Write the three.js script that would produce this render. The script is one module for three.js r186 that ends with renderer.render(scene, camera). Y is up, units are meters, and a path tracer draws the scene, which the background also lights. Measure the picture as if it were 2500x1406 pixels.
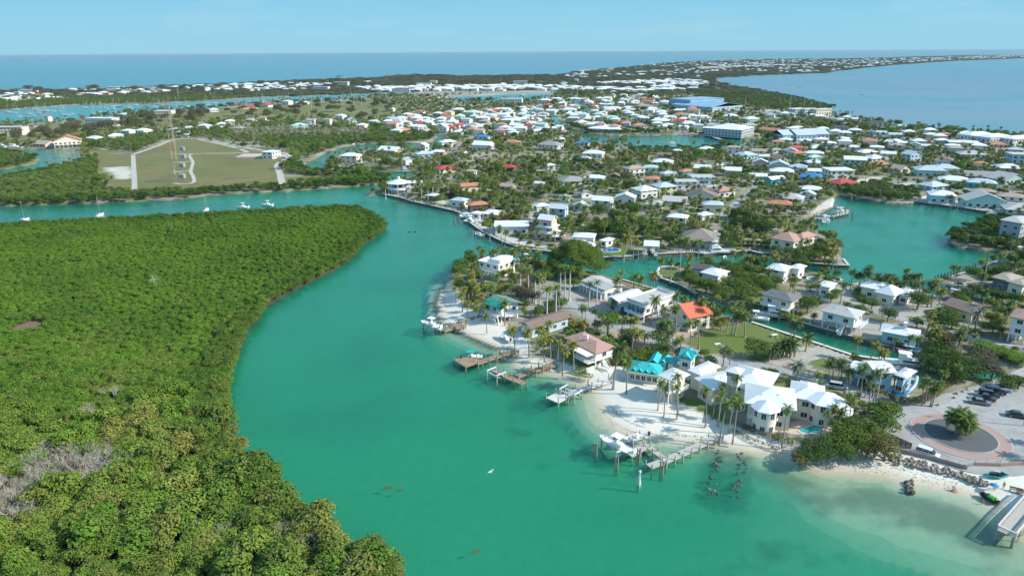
import * as THREE from 'three';
import { mergeGeometries } from 'three/addons/utils/BufferGeometryUtils.js';
import { ImprovedNoise } from 'three/addons/math/ImprovedNoise.js';

// ---------------------------------------------------------------- camera, sky, sun, exposure
const scene = new THREE.Scene();
const W = 1024, Hh = 575;
const camera = new THREE.PerspectiveCamera(45.7, W / Hh, 1, 80000);
camera.position.set(0, 90, 0);
camera.rotation.order = 'YXZ';
camera.rotation.set(-19.2 * Math.PI / 180, 0, -0.32 * Math.PI / 180);
camera.updateMatrixWorld(true); camera.updateProjectionMatrix();
const renderer = new THREE.WebGLRenderer({ antialias: true });
renderer.setSize(W, Hh);
renderer.toneMapping = THREE.LinearToneMapping;
renderer.toneMappingExposure = 1.45;
renderer.shadowMap.enabled = true;

const SUN = new THREE.Vector3(0.80, 0.574, 0.17).normalize();
const sun = new THREE.DirectionalLight(new THREE.Color(1, 0.95, 0.86), 4.2);
sun.position.copy(SUN).multiplyScalar(900).add(new THREE.Vector3(40, 0, -250));
sun.target.position.set(40, 0, -250);
sun.castShadow = true; sun.shadow.mapSize.set(4096, 4096);
Object.assign(sun.shadow.camera, { left: -420, right: 420, top: 420, bottom: -420, near: 10, far: 2400 });
scene.add(sun, sun.target);

const lerp = (a, b, t) => a + (b - a) * t, clamp = (x, a, b) => Math.min(b, Math.max(a, x));
const smooth = (a, b, x) => { const t = clamp((x - a) / (b - a), 0, 1); return t * t * (3 - 2 * t); };
const R = (seed) => () => { seed = (seed + 0x6D2B79F5) | 0; let t = Math.imul(seed ^ (seed >>> 15), 1 | seed); t = (t + Math.imul(t ^ (t >>> 7), 61 | t)) ^ t; return ((t ^ (t >>> 14)) >>> 0) / 4294967296; };
const perlin = new ImprovedNoise();
const noise = (x, z, s = 0) => perlin.noise(x + 37.3, s * 7.31 + 0.37, z - 11.7);
const fbm = (x, z, s = 0, o = 4) => { let a = 0, k = 0.5; for (let i = 0; i < o; i++) { a += k * noise(x, z, s + i); x *= 2.03; z *= 2.03; k *= 0.5; } return a; };
{ // clear sky: pale over the sea, deeper blue overhead, a broad glow round the sun
  const w = 2048, h = 1024, d = new Float32Array(w * h * 4);
  for (let j = 0; j < h; j++) for (let i = 0; i < w; i++) {
    const el = ((j + 0.5) / h - 0.5) * Math.PI, az = ((i + 0.5) / w - 0.5) * 2 * Math.PI;
    const e = Math.max(0, el) / (Math.PI / 2);
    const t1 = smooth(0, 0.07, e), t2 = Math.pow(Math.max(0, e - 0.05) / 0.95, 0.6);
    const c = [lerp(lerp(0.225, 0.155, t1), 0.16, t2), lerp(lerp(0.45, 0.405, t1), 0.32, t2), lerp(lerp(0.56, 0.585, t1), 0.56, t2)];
    const dx = Math.cos(el) * Math.cos(az), dy = Math.sin(el), dz = Math.cos(el) * Math.sin(az);
    const g = Math.pow(Math.max(0, dx * SUN.x + dy * SUN.y + dz * SUN.z), 10) * 0.35;
    const k = (j * w + i) * 4; let cl = 0; if (el > 0 && el < 0.5) { const s = 1 / (el + 0.09); cl = 0.016 * smooth(0.02, 0.35, fbm(dx * s * 1.3, dz * s * 1.3, 81, 5) + 0.05) * smooth(0, 0.03, el) * (1 - smooth(0.3, 0.5, el)); }
    d[k] = c[0] + g + cl * 1.5; d[k + 1] = c[1] + g * 0.95 + cl; d[k + 2] = c[2] + g * 0.8 + cl * 0.6; d[k + 3] = 1;
  }
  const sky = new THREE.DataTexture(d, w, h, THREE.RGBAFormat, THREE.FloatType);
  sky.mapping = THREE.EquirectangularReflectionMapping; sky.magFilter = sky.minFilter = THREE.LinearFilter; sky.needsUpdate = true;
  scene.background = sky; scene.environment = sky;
}

// ---------------------------------------------------------------- helpers
// land survey: a mark read off the photograph (2500 x 1406) at height y above the water, as a place in metres
const tmpV = new THREE.Vector3();
function plot(px, py, y = 0) {
  tmpV.set(px / 1250 - 1, 1 - py / 703, 0.5).unproject(camera).sub(camera.position);
  const t = (y - 90) / tmpV.y;
  return new THREE.Vector3(tmpV.x * t, y, -90 * 0 + tmpV.z * t);
}
const poly = (list, y = 0) => { const o = []; for (let i = 0; i < list.length; i += 2) { const p = plot(list[i], list[i + 1], y); o.push([p.x, p.z]); } return o; };
function bounds(P) { let a = 1e9, b = 1e9, c = -1e9, d = -1e9; for (const [x, z] of P) { a = Math.min(a, x); b = Math.min(b, z); c = Math.max(c, x); d = Math.max(d, z); } return [a, b, c, d]; }
function inside(P, x, z) {
  let r = false;
  for (let i = 0, j = P.length - 1; i < P.length; j = i++) { const [xi, zi] = P[i], [xj, zj] = P[j]; if ((zi > z) !== (zj > z) && x < (xj - xi) * (z - zi) / (zj - zi) + xi) r = !r; }
  return r;
}
function distLine(P, x, z, closed = true) {
  let best = 1e18;
  for (let i = 0, n = P.length; i < (closed ? n : n - 1); i++) {
    const a = P[i], b = P[(i + 1) % n], dx = b[0] - a[0], dz = b[1] - a[1];
    const t = clamp(((x - a[0]) * dx + (z - a[1]) * dz) / (dx * dx + dz * dz + 1e-9), 0, 1), ex = x - a[0] - t * dx, ez = z - a[1] - t * dz;
    const e = ex * ex + ez * ez; if (e < best) best = e;
  }
  return Math.sqrt(best);
}
const zone = (P) => ({ P, b: bounds(P) });
const inZone = (Z, x, z) => x >= Z.b[0] && x <= Z.b[2] && z >= Z.b[1] && z <= Z.b[3] && inside(Z.P, x, z);
function signed(Z, x, z, reach) { // metres inside the outline (negative outside, cut off at reach)
  const b = Z.b; if (x < b[0] - reach || x > b[2] + reach || z < b[1] - reach || z > b[3] + reach) return -reach;
  const d = distLine(Z.P, x, z); return inside(Z.P, x, z) ? d : -d;
}
const taken = {};
function numbered(n) { taken[n] = (taken[n] ?? -1) + 1; return taken[n] ? n + '_' + String(taken[n]).padStart(3, '0') : n; }
function dress(o) { o.traverse((m) => { if (m.isMesh) { m.castShadow = true; m.receiveShadow = true; } }); return o; }
function tag(o, label, category, group, kind) { if (label) o.userData.label = label; if (category) o.userData.category = category; if (group) o.userData.group = group; if (kind) o.userData.kind = kind; return o; }
function thing(name, label, category, x = 0, y = 0, z = 0, turn = 0, group) {
  const g = new THREE.Group(); g.name = numbered(name); g.position.set(x, y, z); g.rotation.y = turn; scene.add(g);
  return tag(g, label, category, group);
}
function part(parent, name, geo, mat) { const m = new THREE.Mesh(geo, mat); m.name = name; m.castShadow = m.receiveShadow = true; parent.add(m); return m; }
function structure(name, geo, mat) { const m = new THREE.Mesh(geo, mat); m.name = numbered(name); m.castShadow = m.receiveShadow = true; m.userData.kind = 'structure'; scene.add(m); return m; }
const rgb = (r, g, b) => new THREE.Color().setRGB(r, g, b);
const matCache = {};
function mat(hexOrRgb, rough = 0.8, extra = {}) {
  const k = JSON.stringify([hexOrRgb, rough, Object.keys(extra), extra.tag]);
  if (matCache[k]) return matCache[k];
  const { tag: _t, ...e } = extra;
  return matCache[k] = new THREE.MeshStandardMaterial({ color: Array.isArray(hexOrRgb) ? rgb(...hexOrRgb) : new THREE.Color(hexOrRgb), roughness: rough, ...e });
}
const clean = (g) => { const n = g.index ? g.toNonIndexed() : g; for (const k of Object.keys(n.attributes)) if (!['position', 'normal', 'uv'].includes(k)) n.deleteAttribute(k); return n; };
const join = (list) => mergeGeometries(list.map(clean));
const box = (w, h, d, x = 0, y = 0, z = 0, ry = 0) => { const g = new THREE.BoxGeometry(w, h, d); if (ry) g.rotateY(ry); g.translate(x, y, z); return g; };
const cyl = (r1, r2, h, x = 0, y = 0, z = 0, n = 8) => { const g = new THREE.CylinderGeometry(r1, r2, h, n); g.translate(x, y, z); return g; };
function bar(a, b, r, n = 5) { // round bar between two points
  const A = new THREE.Vector3(...a), B = new THREE.Vector3(...b), d = B.clone().sub(A), g = new THREE.CylinderGeometry(r, r, d.length(), n);
  g.applyQuaternion(new THREE.Quaternion().setFromUnitVectors(new THREE.Vector3(0, 1, 0), d.clone().normalize())); const c = A.add(B).multiplyScalar(0.5); g.translate(c.x, c.y, c.z); return g;
}
function mesh(pos, uv, idx, col) {
  const g = new THREE.BufferGeometry(); g.setAttribute('position', new THREE.Float32BufferAttribute(pos, 3));
  if (uv) g.setAttribute('uv', new THREE.Float32BufferAttribute(uv, 2)); if (col) g.setAttribute('color', new THREE.Float32BufferAttribute(col, 3)); if (idx) g.setIndex(idx); return g;
}
function sheet(P, y, uvScale = 1) { // flat area with the outline P (metres)
  const s = new THREE.Shape(P.map(([x, z]) => new THREE.Vector2(x, -z))); const g = new THREE.ShapeGeometry(s); g.rotateX(-Math.PI / 2); g.translate(0, y, 0);
  const p = g.attributes.position, u = g.attributes.uv; for (let i = 0; i < p.count; i++) u.setXY(i, p.getX(i) * uvScale, p.getZ(i) * uvScale); return g;
}
function slab(P, y0, y1) { const s = new THREE.Shape(P.map(([x, z]) => new THREE.Vector2(x, -z))); const g = new THREE.ExtrudeGeometry(s, { depth: y1 - y0, bevelEnabled: false }); g.rotateX(-Math.PI / 2); g.translate(0, y0, 0); return g; }
function strip(P, w, y, uvs = 1) { // band of width w along an open line
  const pos = [], uv = [], idx = []; let s = 0;
  for (let i = 0; i < P.length; i++) {
    const a = P[Math.max(0, i - 1)], b = P[Math.min(P.length - 1, i + 1)], dx = b[0] - a[0], dz = b[1] - a[1], l = Math.hypot(dx, dz) || 1, nx = -dz / l, nz = dx / l;
    if (i) s += Math.hypot(P[i][0] - P[i - 1][0], P[i][1] - P[i - 1][1]);
    pos.push(P[i][0] - nx * w / 2, y, P[i][1] - nz * w / 2, P[i][0] + nx * w / 2, y, P[i][1] + nz * w / 2); uv.push(0, s * uvs, w * uvs, s * uvs);
    if (i) { const k = i * 2; idx.push(k - 2, k - 1, k, k - 1, k + 1, k); }
  }
  const g = mesh(pos, uv, idx); g.computeVertexNormals(); return g;
}
function curve(P, step) { // the same line, rounded
  const c = new THREE.CatmullRomCurve3(P.map(([x, z]) => new THREE.Vector3(x, 0, z)), false, 'centripetal');
  return c.getSpacedPoints(Math.max(2, Math.round(c.getLength() / step))).map((v) => [v.x, v.z]);
}
// grain texture: grey around 1, tiles
function grain(size, fn) {
  const d = new Uint8Array(size * size * 4);
  for (let j = 0; j < size; j++) for (let i = 0; i < size; i++) { const v = clamp(fn(i / size, j / size, i, j) * 255, 0, 255), k = (j * size + i) * 4; d[k] = d[k + 1] = d[k + 2] = v; d[k + 3] = 255; }
  const t = new THREE.DataTexture(d, size, size); t.wrapS = t.wrapT = THREE.RepeatWrapping; t.magFilter = THREE.LinearFilter; t.minFilter = THREE.LinearMipmapLinearFilter; t.generateMipmaps = true; t.needsUpdate = true; return t;
}
const wrapNoise = (u, v, f, s) => { // tiling noise on a torus-like blend
  const a = noise(u * f, v * f, s), b = noise((u - 1) * f, v * f, s), c = noise(u * f, (v - 1) * f, s), d = noise((u - 1) * f, (v - 1) * f, s);
  return lerp(lerp(a, b, u), lerp(c, d, u), v);
};
// ---------------------------------------------------------------- shores
const isleMangrove = zone(poly([-700, 590, -300, 562, 0, 546, 200, 535, 420, 524, 600, 514, 750, 505, 868, 502, 905, 516, 946, 545, 925, 564, 885, 588, 870, 612, 830, 640, 780, 665, 730, 690, 690, 712, 645, 738, 640, 757, 600, 800, 585, 840, 560, 900, 553, 960, 570, 1020, 590, 1060, 612, 1100, 603, 1130, 640, 1158, 718, 1192, 712, 1225, 760, 1242, 790, 1275, 850, 1300, 890, 1296, 950, 1340, 1000, 1406, 1060, 1480, 1100, 1600, -1200, 1600, -1100, 800], 2.5));
const mainland = zone(poly([-700, 545, -300, 525, 0, 503, 130, 499, 290, 493, 420, 488, 520, 476, 600, 471, 700, 466, 850, 456, 952, 449, 960, 452, 930, 461, 902, 466, 904, 476, 936, 477, 980, 486, 1000, 493, 1050, 504, 1110, 518, 1131, 526, 1141, 538, 1152, 550, 1166, 560, 1176, 568, 1200, 580, 1220, 590, 1250, 602, 1270, 609, 1334, 617, 1400, 624, 1466, 632, 1520, 631, 1578, 625, 1581, 612, 1602, 612, 1604, 624, 1690, 620, 1718, 624, 1790, 618, 1830, 616, 1854, 622, 1890, 623, 1920, 640, 1970, 646, 2030, 651, 2071, 653, 2058, 637, 2050, 626, 2054, 606, 2030, 588, 2000, 572, 1988, 556, 1984, 540, 1986, 526, 2032, 509, 2038, 482, 2044, 477, 2056, 479, 2100, 487, 2160, 495, 2212, 498, 2236, 495, 2350, 510, 2410, 520, 2490, 527, 2700, 560, 3300, 640, 3600, 480, 2900, 380, 2500, 340, 2478, 336, 2426, 331, 2340, 323, 2225, 313, 2161, 305, 2084, 288, 2020, 281, 1998, 277, 2022, 272, 2039, 262, 1988, 249, 1873, 224, 1796, 211, 1748, 200, 1748, 191, 1860, 184, 2020, 178, 2062, 172, 2180, 159, 2308, 150, 2500, 142, 2900, 136, 2900, 128, 2500, 131, 2300, 137, 2084, 143, 1956, 144, 1860, 145, 1700, 149, 1636, 153, 1508, 166, 1383, 177, 1400, 182, 1284, 183, 1124, 186, 1006, 181, 916, 190, 800, 194, 684, 198, 486, 208, 252, 217, 0, 221, -400, 232, -900, 260, -1000, 420]));
const point = zone(poly([1075, 715, 1068, 740, 1072, 770, 1080, 790, 1095, 800, 1130, 814, 1166, 830, 1200, 844, 1240, 858, 1258, 866, 1250, 882, 1262, 893, 1290, 901, 1320, 907, 1360, 914, 1400, 930, 1430, 946, 1450, 970, 1462, 1004, 1478, 1030, 1504, 1050, 1540, 1066, 1580, 1074, 1650, 1079, 1700, 1081, 1740, 1087, 1780, 1095, 1840, 1105, 1900, 1114, 1940, 1128, 2000, 1151, 2060, 1155, 2140, 1162, 2180, 1170, 2206, 1180, 2250, 1187, 2300, 1197, 2350, 1208, 2390, 1222, 2430, 1246, 2480, 1290, 2560, 1360, 2660, 1450, 2900, 1600, 3600, 1400, 3300, 1000, 2760, 960, 2420, 930, 2262, 905, 2150, 884, 2080, 874, 2010, 850, 1930, 824, 1836, 793, 1790, 777, 1740, 764, 1690, 748, 1650, 738, 1600, 712, 1520, 688, 1490, 678, 1440, 664, 1380, 654, 1300, 642, 1255, 640, 1225, 634, 1170, 628, 1130, 637, 1105, 652, 1096, 680, 1090, 697]));
const midIsland = zone(poly([1604, 668, 1612, 657, 1660, 654, 1700, 653, 1760, 651, 1830, 647, 1870, 650, 1940, 660, 1990, 668, 2014, 676, 2056, 682, 2060, 694, 2074, 700, 2076, 691, 2110, 692, 2168, 695, 2210, 703, 2250, 709, 2274, 722, 2292, 728, 2320, 712, 2380, 728, 2520, 740, 3000, 790, 3100, 900, 2760, 930, 2420, 905, 2262, 880, 2228, 870, 2184, 856, 2122, 840, 2078, 827, 1934, 787, 1905, 776, 1860, 768, 1836, 765, 1800, 752, 1760, 737, 1700, 722, 1660, 700, 1615, 684]));
const eastShore = zone(poly([2290, 690, 2384, 660, 2430, 643, 2520, 627, 3000, 640, 3000, 790, 2520, 733, 2390, 716, 2330, 706]));
const eastPoint = zone(poly([2316, 584, 2330, 578, 2392, 555, 2414, 546, 2440, 538, 2560, 545, 3000, 570, 3000, 640, 2500, 622, 2400, 612, 2340, 604, 2318, 596]));
const harbourIsle = zone(poly([-250, 372, 0, 372, 72, 381, 95, 387, 83, 400, 0, 415, -250, 432]));
const waters = [
  [728, 410, 750, 395, 790, 376, 828, 361, 880, 352, 960, 350, 1060, 346, 1066, 328, 1095, 328, 1092, 345, 1070, 363, 1000, 367, 900, 365, 850, 373, 815, 386, 792, 402, 785, 412, 800, 421, 870, 423, 930, 418, 1014, 416, 1017, 437, 985, 443, 962, 452, 925, 462, 890, 466, 895, 456, 958, 447, 955, 440, 930, 429, 870, 429, 800, 426, 750, 419],
  [1404, 345, 1430, 335, 1440, 328, 1540, 331, 1600, 330, 1660, 328, 1700, 333, 1800, 338, 1850, 345, 1880, 350, 1830, 358, 1760, 363, 1700, 363, 1640, 367, 1580, 367, 1540, 359, 1510, 353, 1450, 348],
  [1336, 284, 1352, 284, 1382, 308, 1440, 329, 1425, 337, 1362, 310],
  [1398, 250, 1414, 250, 1446, 275, 1428, 278], [1500, 285, 1512, 284, 1600, 322, 1585, 330],
  [1063, 242, 1120, 236, 1200, 232, 1290, 228, 1350, 229, 1340, 240, 1250, 247, 1160, 249, 1120, 246],
  [-400, 285, 0, 270, 58, 266, 180, 257, 360, 254, 504, 247, 648, 238, 810, 232, 900, 228, 940, 226, 950, 234, 893, 238, 810, 245, 684, 249, 576, 258, 468, 267, 324, 276, 216, 289, 119, 300, 0, 302, -400, 325],
  [-250, 362, 0, 366, 54, 365, 119, 363, 191, 367, 202, 387, 187, 397, 126, 411, 90, 428, 0, 440, -250, 465]].map((l) => zone(poly(l)));
const islets = [[1912, 210, 1925, 207, 1940, 209, 1930, 211], [1945, 211, 1955, 209, 1962, 211, 1952, 213], [820, 187, 834, 186, 832, 188.5], [2130, 133.4, 2260, 132, 2260, 134.5, 2130, 135.5], [2390, 126.8, 2560, 125, 2560, 127.5, 2390, 129]].map((l) => zone(poly(l)));
const lands = [isleMangrove, mainland, point, midIsland, eastShore, eastPoint];
function shore(x, z, reach = 40) { // metres from the water's edge, positive on land
  let d = -reach; for (const L of lands) d = Math.max(d, signed(L, x, z, reach) - (L === isleMangrove ? 1.6 : 0));
  if (d > -reach) for (const w of waters) d = Math.min(d, -signed(w, x, z, reach));
  d = Math.max(d, signed(harbourIsle, x, z, reach)); for (const i of islets) d = Math.max(d, signed(i, x, z, reach));
  return d;
}
const beachZone = zone(poly([1040, 690, 1100, 690, 1135, 760, 1240, 810, 1300, 880, 1420, 900, 1530, 925, 1700, 1010, 1830, 1075, 1950, 1100, 2160, 1100, 2330, 1150, 2500, 1160, 2800, 1200, 2900, 1500, 2300, 1406, 1900, 1300, 1500, 1160, 1380, 1020, 1200, 920, 1040, 830]));
const shoal = plot(2150, 1290), LAND = 0.9;
function height(x, z, d) {
  const b = inZone(beachZone, x, z);
  if (d >= 0) return b ? LAND * smooth(0, 11, d + 0.6 * noise(x * 0.12, z * 0.12)) + 0.03 * Math.min(1, d) * noise(x * 0.8, z * 0.8, 3) : LAND * smooth(0, 0.8, d);
  const e = -d;
  let depth = b ? 0.1 * Math.min(e, 2) + lerp(1.9, 1.25, smooth(45, 80, x)) * smooth(1, lerp(17, 46, smooth(45, 80, x)), e) : 2.1 * smooth(0, 3, e);
  if (z < -430) depth = Math.min(depth, 1.2);
  if (z > -170 && x > 20) depth *= 1 - 0.45 * Math.exp(-((x - shoal.x) ** 2 + (z - shoal.z) ** 2) / 900) + 0.25 * fbm(x * 0.05, z * 0.05, 5);
  return -Math.max(0.03, depth + (e > 2 ? 0.25 * fbm(x * 0.03, z * 0.03, 9) : 0));
}

// ---------------------------------------------------------------- kinds of ground
const Zs = (l) => zone(poly(l));
const sandYards = [[1100, 700, 1075, 720, 1068, 780, 1130, 830, 1180, 845, 1240, 800, 1180, 770, 1135, 760, 1120, 720], [1210, 812, 1260, 808, 1290, 830, 1300, 870, 1260, 860], [1440, 905, 1530, 900, 1620, 935, 1600, 960, 1700, 1010, 1730, 1040, 1800, 1050, 1940, 1090, 1700, 1090, 1460, 1010], [2000, 1120, 2160, 1110, 2330, 1160, 2500, 1150, 2800, 1160, 2800, 1500, 2300, 1220, 1960, 1150]].map(Zs);
const lawns = [[1668, 843, 1740, 815, 1836, 794, 1900, 812, 1962, 838, 1900, 852, 1850, 872, 1790, 866, 1720, 870], [1966, 888, 2010, 872, 2035, 885, 2028, 912, 1985, 902], [1575, 973, 1620, 960, 1700, 985, 1765, 1015, 1770, 1040, 1725, 1035, 1650, 1005], [1378, 868, 1420, 868, 1430, 885, 1480, 898, 1440, 915, 1400, 905, 1370, 885], [1170, 695, 1230, 690, 1260, 705, 1230, 722, 1170, 715], [1460, 615, 1520, 612, 1575, 618, 1520, 629, 1470, 630], [1612, 664, 1650, 660, 1665, 672, 1640, 682, 1618, 676], [2255, 996, 2290, 978, 2330, 987, 2305, 999], [2330, 963, 2400, 930, 2460, 912, 2500, 905, 2500, 915, 2420, 945, 2350, 978], [1795, 510, 1812, 480, 1830, 470, 1820, 490, 1800, 515], [1740, 437, 1780, 434, 1806, 440, 1790, 448, 1745, 448], [2320, 998, 2360, 990, 2370, 1000, 2330, 1004]].map(Zs);
const pale = [[1300, 505, 1340, 500, 1350, 540, 1290, 545], [1040, 495, 1110, 490, 1130, 520, 1176, 562, 1250, 598, 1334, 612, 1334, 600, 1260, 585, 1200, 560, 1150, 520, 1060, 497], [1700, 455, 1760, 440, 1780, 448, 1720, 470, 1690, 470], [2080, 445, 2150, 432, 2160, 447, 2090, 452], [2160, 452, 2240, 450, 2235, 468, 2150, 462], [2236, 492, 2260, 480, 2500, 500, 2500, 527, 2350, 508], [250, 412, 320, 408, 322, 440, 290, 440], [1980, 525, 2036, 505, 2036, 485, 2020, 490, 1990, 515], [1950, 205, 2100, 230, 1200, 228, 1000, 215]].slice(0, 8).map(Zs);
const drives = [[1340, 700, 1420, 700, 1500, 730, 1480, 770, 1400, 755, 1330, 735], [1510, 775, 1620, 770, 1700, 795, 1750, 798, 1700, 820, 1640, 850, 1570, 840, 1490, 812], [1870, 890, 1920, 860, 2010, 852, 2080, 876, 2070, 900, 2030, 890, 1985, 905, 2050, 935, 1960, 920], [1950, 715, 2010, 700, 2080, 705, 2080, 745, 2040, 740, 1990, 735], [2080, 745, 2290, 745, 2330, 735, 2340, 770, 2230, 780, 2080, 765], [1950, 780, 2000, 760, 2130, 790, 2240, 800, 2260, 830, 2120, 835, 2080, 820], [2100, 870, 2230, 870, 2240, 950, 2130, 945]].map(Zs);
const golf = [[-400, 420, 0, 355, 40, 320, 130, 305, 330, 285, 480, 270, 700, 255, 900, 245, 1000, 262, 900, 300, 760, 290, 600, 292, 480, 300, 420, 318, 240, 330, 130, 345]].map(Zs)[0];
const field = Zs([331, 377, 435, 338, 482, 340, 612, 369, 700, 378, 680, 401, 688, 456, 520, 471, 338, 477]);
const fieldEdge = Zs([225, 365, 331, 377, 338, 477, 290, 478, 240, 430, 220, 400]), fieldEast = Zs([690, 425, 760, 432, 860, 436, 840, 447, 692, 456]);
const barren = [[930, 228, 1100, 222, 1360, 222, 1360, 232, 1063, 240], [1700, 163, 1930, 156, 1960, 158, 1700, 170]].map(Zs);
// ---------------------------------------------------------------- the ground: one sheet in three grades, seabed included
function shade3(c, k) { return [c[0] * k, c[1] * k, c[2] * k]; }
const mix3 = (a, b, t) => [lerp(a[0], b[0], t), lerp(a[1], b[1], t), lerp(a[2], b[2], t)];
const C = { sand: [0.74, 0.70, 0.61], wet: [0.56, 0.49, 0.36], lawn: [0.11, 0.175, 0.025], dryGrass: [0.17, 0.185, 0.05], soil: [0.22, 0.195, 0.14], marl: [0.44, 0.41, 0.34], gravel: [0.40, 0.375, 0.325], scrub: [0.05, 0.065, 0.025], mud: [0.06, 0.055, 0.035], grassBed: [0.085, 0.085, 0.05], bed: [0.46, 0.43, 0.30] };
const anyIn = (list, x, z) => { for (const Z of list) if (inZone(Z, x, z)) return true; return false; };
const isleHole = plot(70, 805), reefA = [plot(1757, 1092), plot(1745, 1140), plot(1740, 1205)].map((v) => [v.x, v.z]), reefB = [plot(1795, 1100), plot(1812, 1140), plot(1785, 1215)].map((v) => [v.x, v.z]);
function groundColor(x, z, d) {
  const n1 = fbm(x * 0.06, z * 0.06, 1), n2 = noise(x * 0.5, z * 0.5, 2), n3 = fbm(x * 0.25, z * 0.25, 4);
  if (d < 0) {
    const e = -d; let c = C.bed;
    if (z > -200 && x > -5) { // turtle grass beds off the beaches
      let g = 0.75 * smooth(-0.05, 0.3, fbm(x * 0.035, z * 0.055, 21) + 0.30 * n3 + 0.18 * noise(x * 0.13, z * 0.16, 27) + 0.30 * smooth(3, 7, e) * (1 - smooth(11, 20, e)) * smooth(40, 60, x) - 0.12 - 0.12 * smooth(16, 34, e)) * smooth(2.5, 6, e);
      const rf = Math.min(distLine(reefA, x, z, false), distLine(reefB, x, z, false)); g = Math.max(g, 0.8 * (1 - smooth(1.5, 5, rf + 2 * n2)));
      c = mix3(c, C.grassBed, 0.85 * g);
      c = mix3(C.wet, c, smooth(0, 2.5, e));
    } else { c = mix3(c, C.grassBed, 0.25 * smooth(0.0, 0.4, fbm(x * 0.02, z * 0.02, 8))); c = mix3(C.mud, c, smooth(0.5, 4, e + n2)); }
    return shade3(c, 1 + 0.1 * n2);
  }
  { const jx = 0.7 * n2 + 1.2 * n1, jz = 0.7 * n3; x += jx * (z < -430 ? 5 : 1); z += jz * (z < -430 ? 8 : 1); }
  if (inZone(isleMangrove, x, z)) { const h = Math.hypot((x - isleHole.x), (z - isleHole.z) * 0.7); return mix3(C.mud, [0.2, 0.13, 0.07], 1 - smooth(4, 8, h + 3 * n1)); }
  if (inZone(beachZone, x, z) && (d < 14 || anyIn(sandYards, x, z))) return shade3(mix3(C.wet, C.sand, smooth(0.3, 4.5, d + 0.8 * n1)), 1 + 0.05 * n2 + 0.04 * n3);
  if (anyIn(sandYards, x, z)) return shade3(C.sand, 1 + 0.06 * n2);
  if (anyIn(lawns, x, z)) return mix3(C.lawn, C.dryGrass, clamp(0.35 + 0.9 * n1 + 0.35 * n2, 0, 1));
  if (anyIn(drives, x, z)) return shade3(C.gravel, 1 + 0.08 * n2 + 0.1 * n1);
  if (anyIn(pale, x, z)) return shade3(mix3(C.marl, C.sand, clamp(0.5 + n1, 0, 1)), 1 + 0.08 * n2);
  if (inZone(field, x, z)) { const t = clamp(0.5 + 1.3 * fbm(x * 0.02, z * 0.02, 12), 0, 1); let c = mix3([0.13, 0.155, 0.035], [0.21, 0.175, 0.06], t); const s = plot(500, 440); if (z > s.z - 5) c = mix3(c, [0.11, 0.10, 0.06], smooth(0.05, 0.3, fbm(x * 0.025, z * 0.12, 15))); c = mix3(c, [0.15, 0.12, 0.06], 0.7 * smooth(0.05, 0.3, fbm(x * 0.05, z * 0.09, 16))); return shade3(c, 1 + 0.3 * n3); }
  if (inZone(fieldEdge, x, z) || inZone(fieldEast, x, z)) return mix3([0.17, 0.165, 0.05], C.marl, 0.8 * smooth(0.15, 0.4, fbm(x * 0.02, z * 0.03, 14)));
  if (inZone(golf, x, z)) return mix3([0.14, 0.16, 0.045], [0.22, 0.20, 0.08], clamp(0.5 + 1.4 * n1, 0, 1));
  if (anyIn(barren, x, z)) return mix3(C.marl, C.soil, clamp(0.4 + 1.5 * fbm(x * 0.01, z * 0.01, 3), 0, 1));
  if (z < -1500) return mix3(C.scrub, C.marl, 0.4 * smooth(0.1, 0.4, fbm(x * 0.004, z * 0.004, 6)));
  const t = fbm(x * 0.045, z * 0.045, 31);
  return shade3(mix3(mix3(C.soil, C.dryGrass, smooth(-0.2, 0.15, t)), C.marl, (z < -560 ? 0.85 : 0.65) * smooth(-0.08, 0.22, fbm(x * 0.03, z * 0.03, 44))), 1 + 0.15 * n3);
}
const speckle = grain(256, (u, v) => 0.86 + 0.14 * wrapNoise(u, v, 40, 2) + 0.10 * wrapNoise(u, v, 12, 5) + 0.1 * (Math.sin(u * 9173.1 + v * 7919.7) * 0.5));
const groundMat = new THREE.MeshStandardMaterial({ vertexColors: true, roughness: 0.95, map: speckle });
function terrain(name, x0, z0, x1, z1, step, reach) {
  const nx = Math.round((x1 - x0) / step), nz = Math.round((z1 - z0) / step), pos = [], col = [], uv = [], idx = [];
  for (let j = 0; j <= nz; j++) for (let i = 0; i <= nx; i++) {
    const x = x0 + (x1 - x0) * i / nx, z = z0 + (z1 - z0) * j / nz, d = shore(x, z, reach);
    pos.push(x, height(x, z, d), z); col.push(...groundColor(x, z, d)); uv.push(x / 7, z / 7);
    if (i && j) { const k = j * (nx + 1) + i; idx.push(k - nx - 2, k - 1, k - nx - 1, k - 1, k, k - nx - 1); }
  }
  const g = mesh(pos, uv, idx, col); g.computeVertexNormals(); return structure(name, g, groundMat);
}
const NEAR = [-200, -440, 300, -80], MID = [-900, -1400, 1100, -440];
terrain('ground', NEAR[0], NEAR[1], NEAR[2], NEAR[3], 1.25, 45);
terrain('ground', -640, -440, NEAR[0], -80, 4, 20); terrain('ground', NEAR[2], -440, 700, -80, 4, 20);
terrain('ground', MID[0], MID[1], MID[2], MID[3], 4, 20);
terrain('ground', -5200, -9000, 7200, -1400, 30, 60);
terrain('ground', -2600, -1400, MID[0], -440, 20, 40); terrain('ground', MID[2], -1400, 2600, -440, 20, 40);

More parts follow.
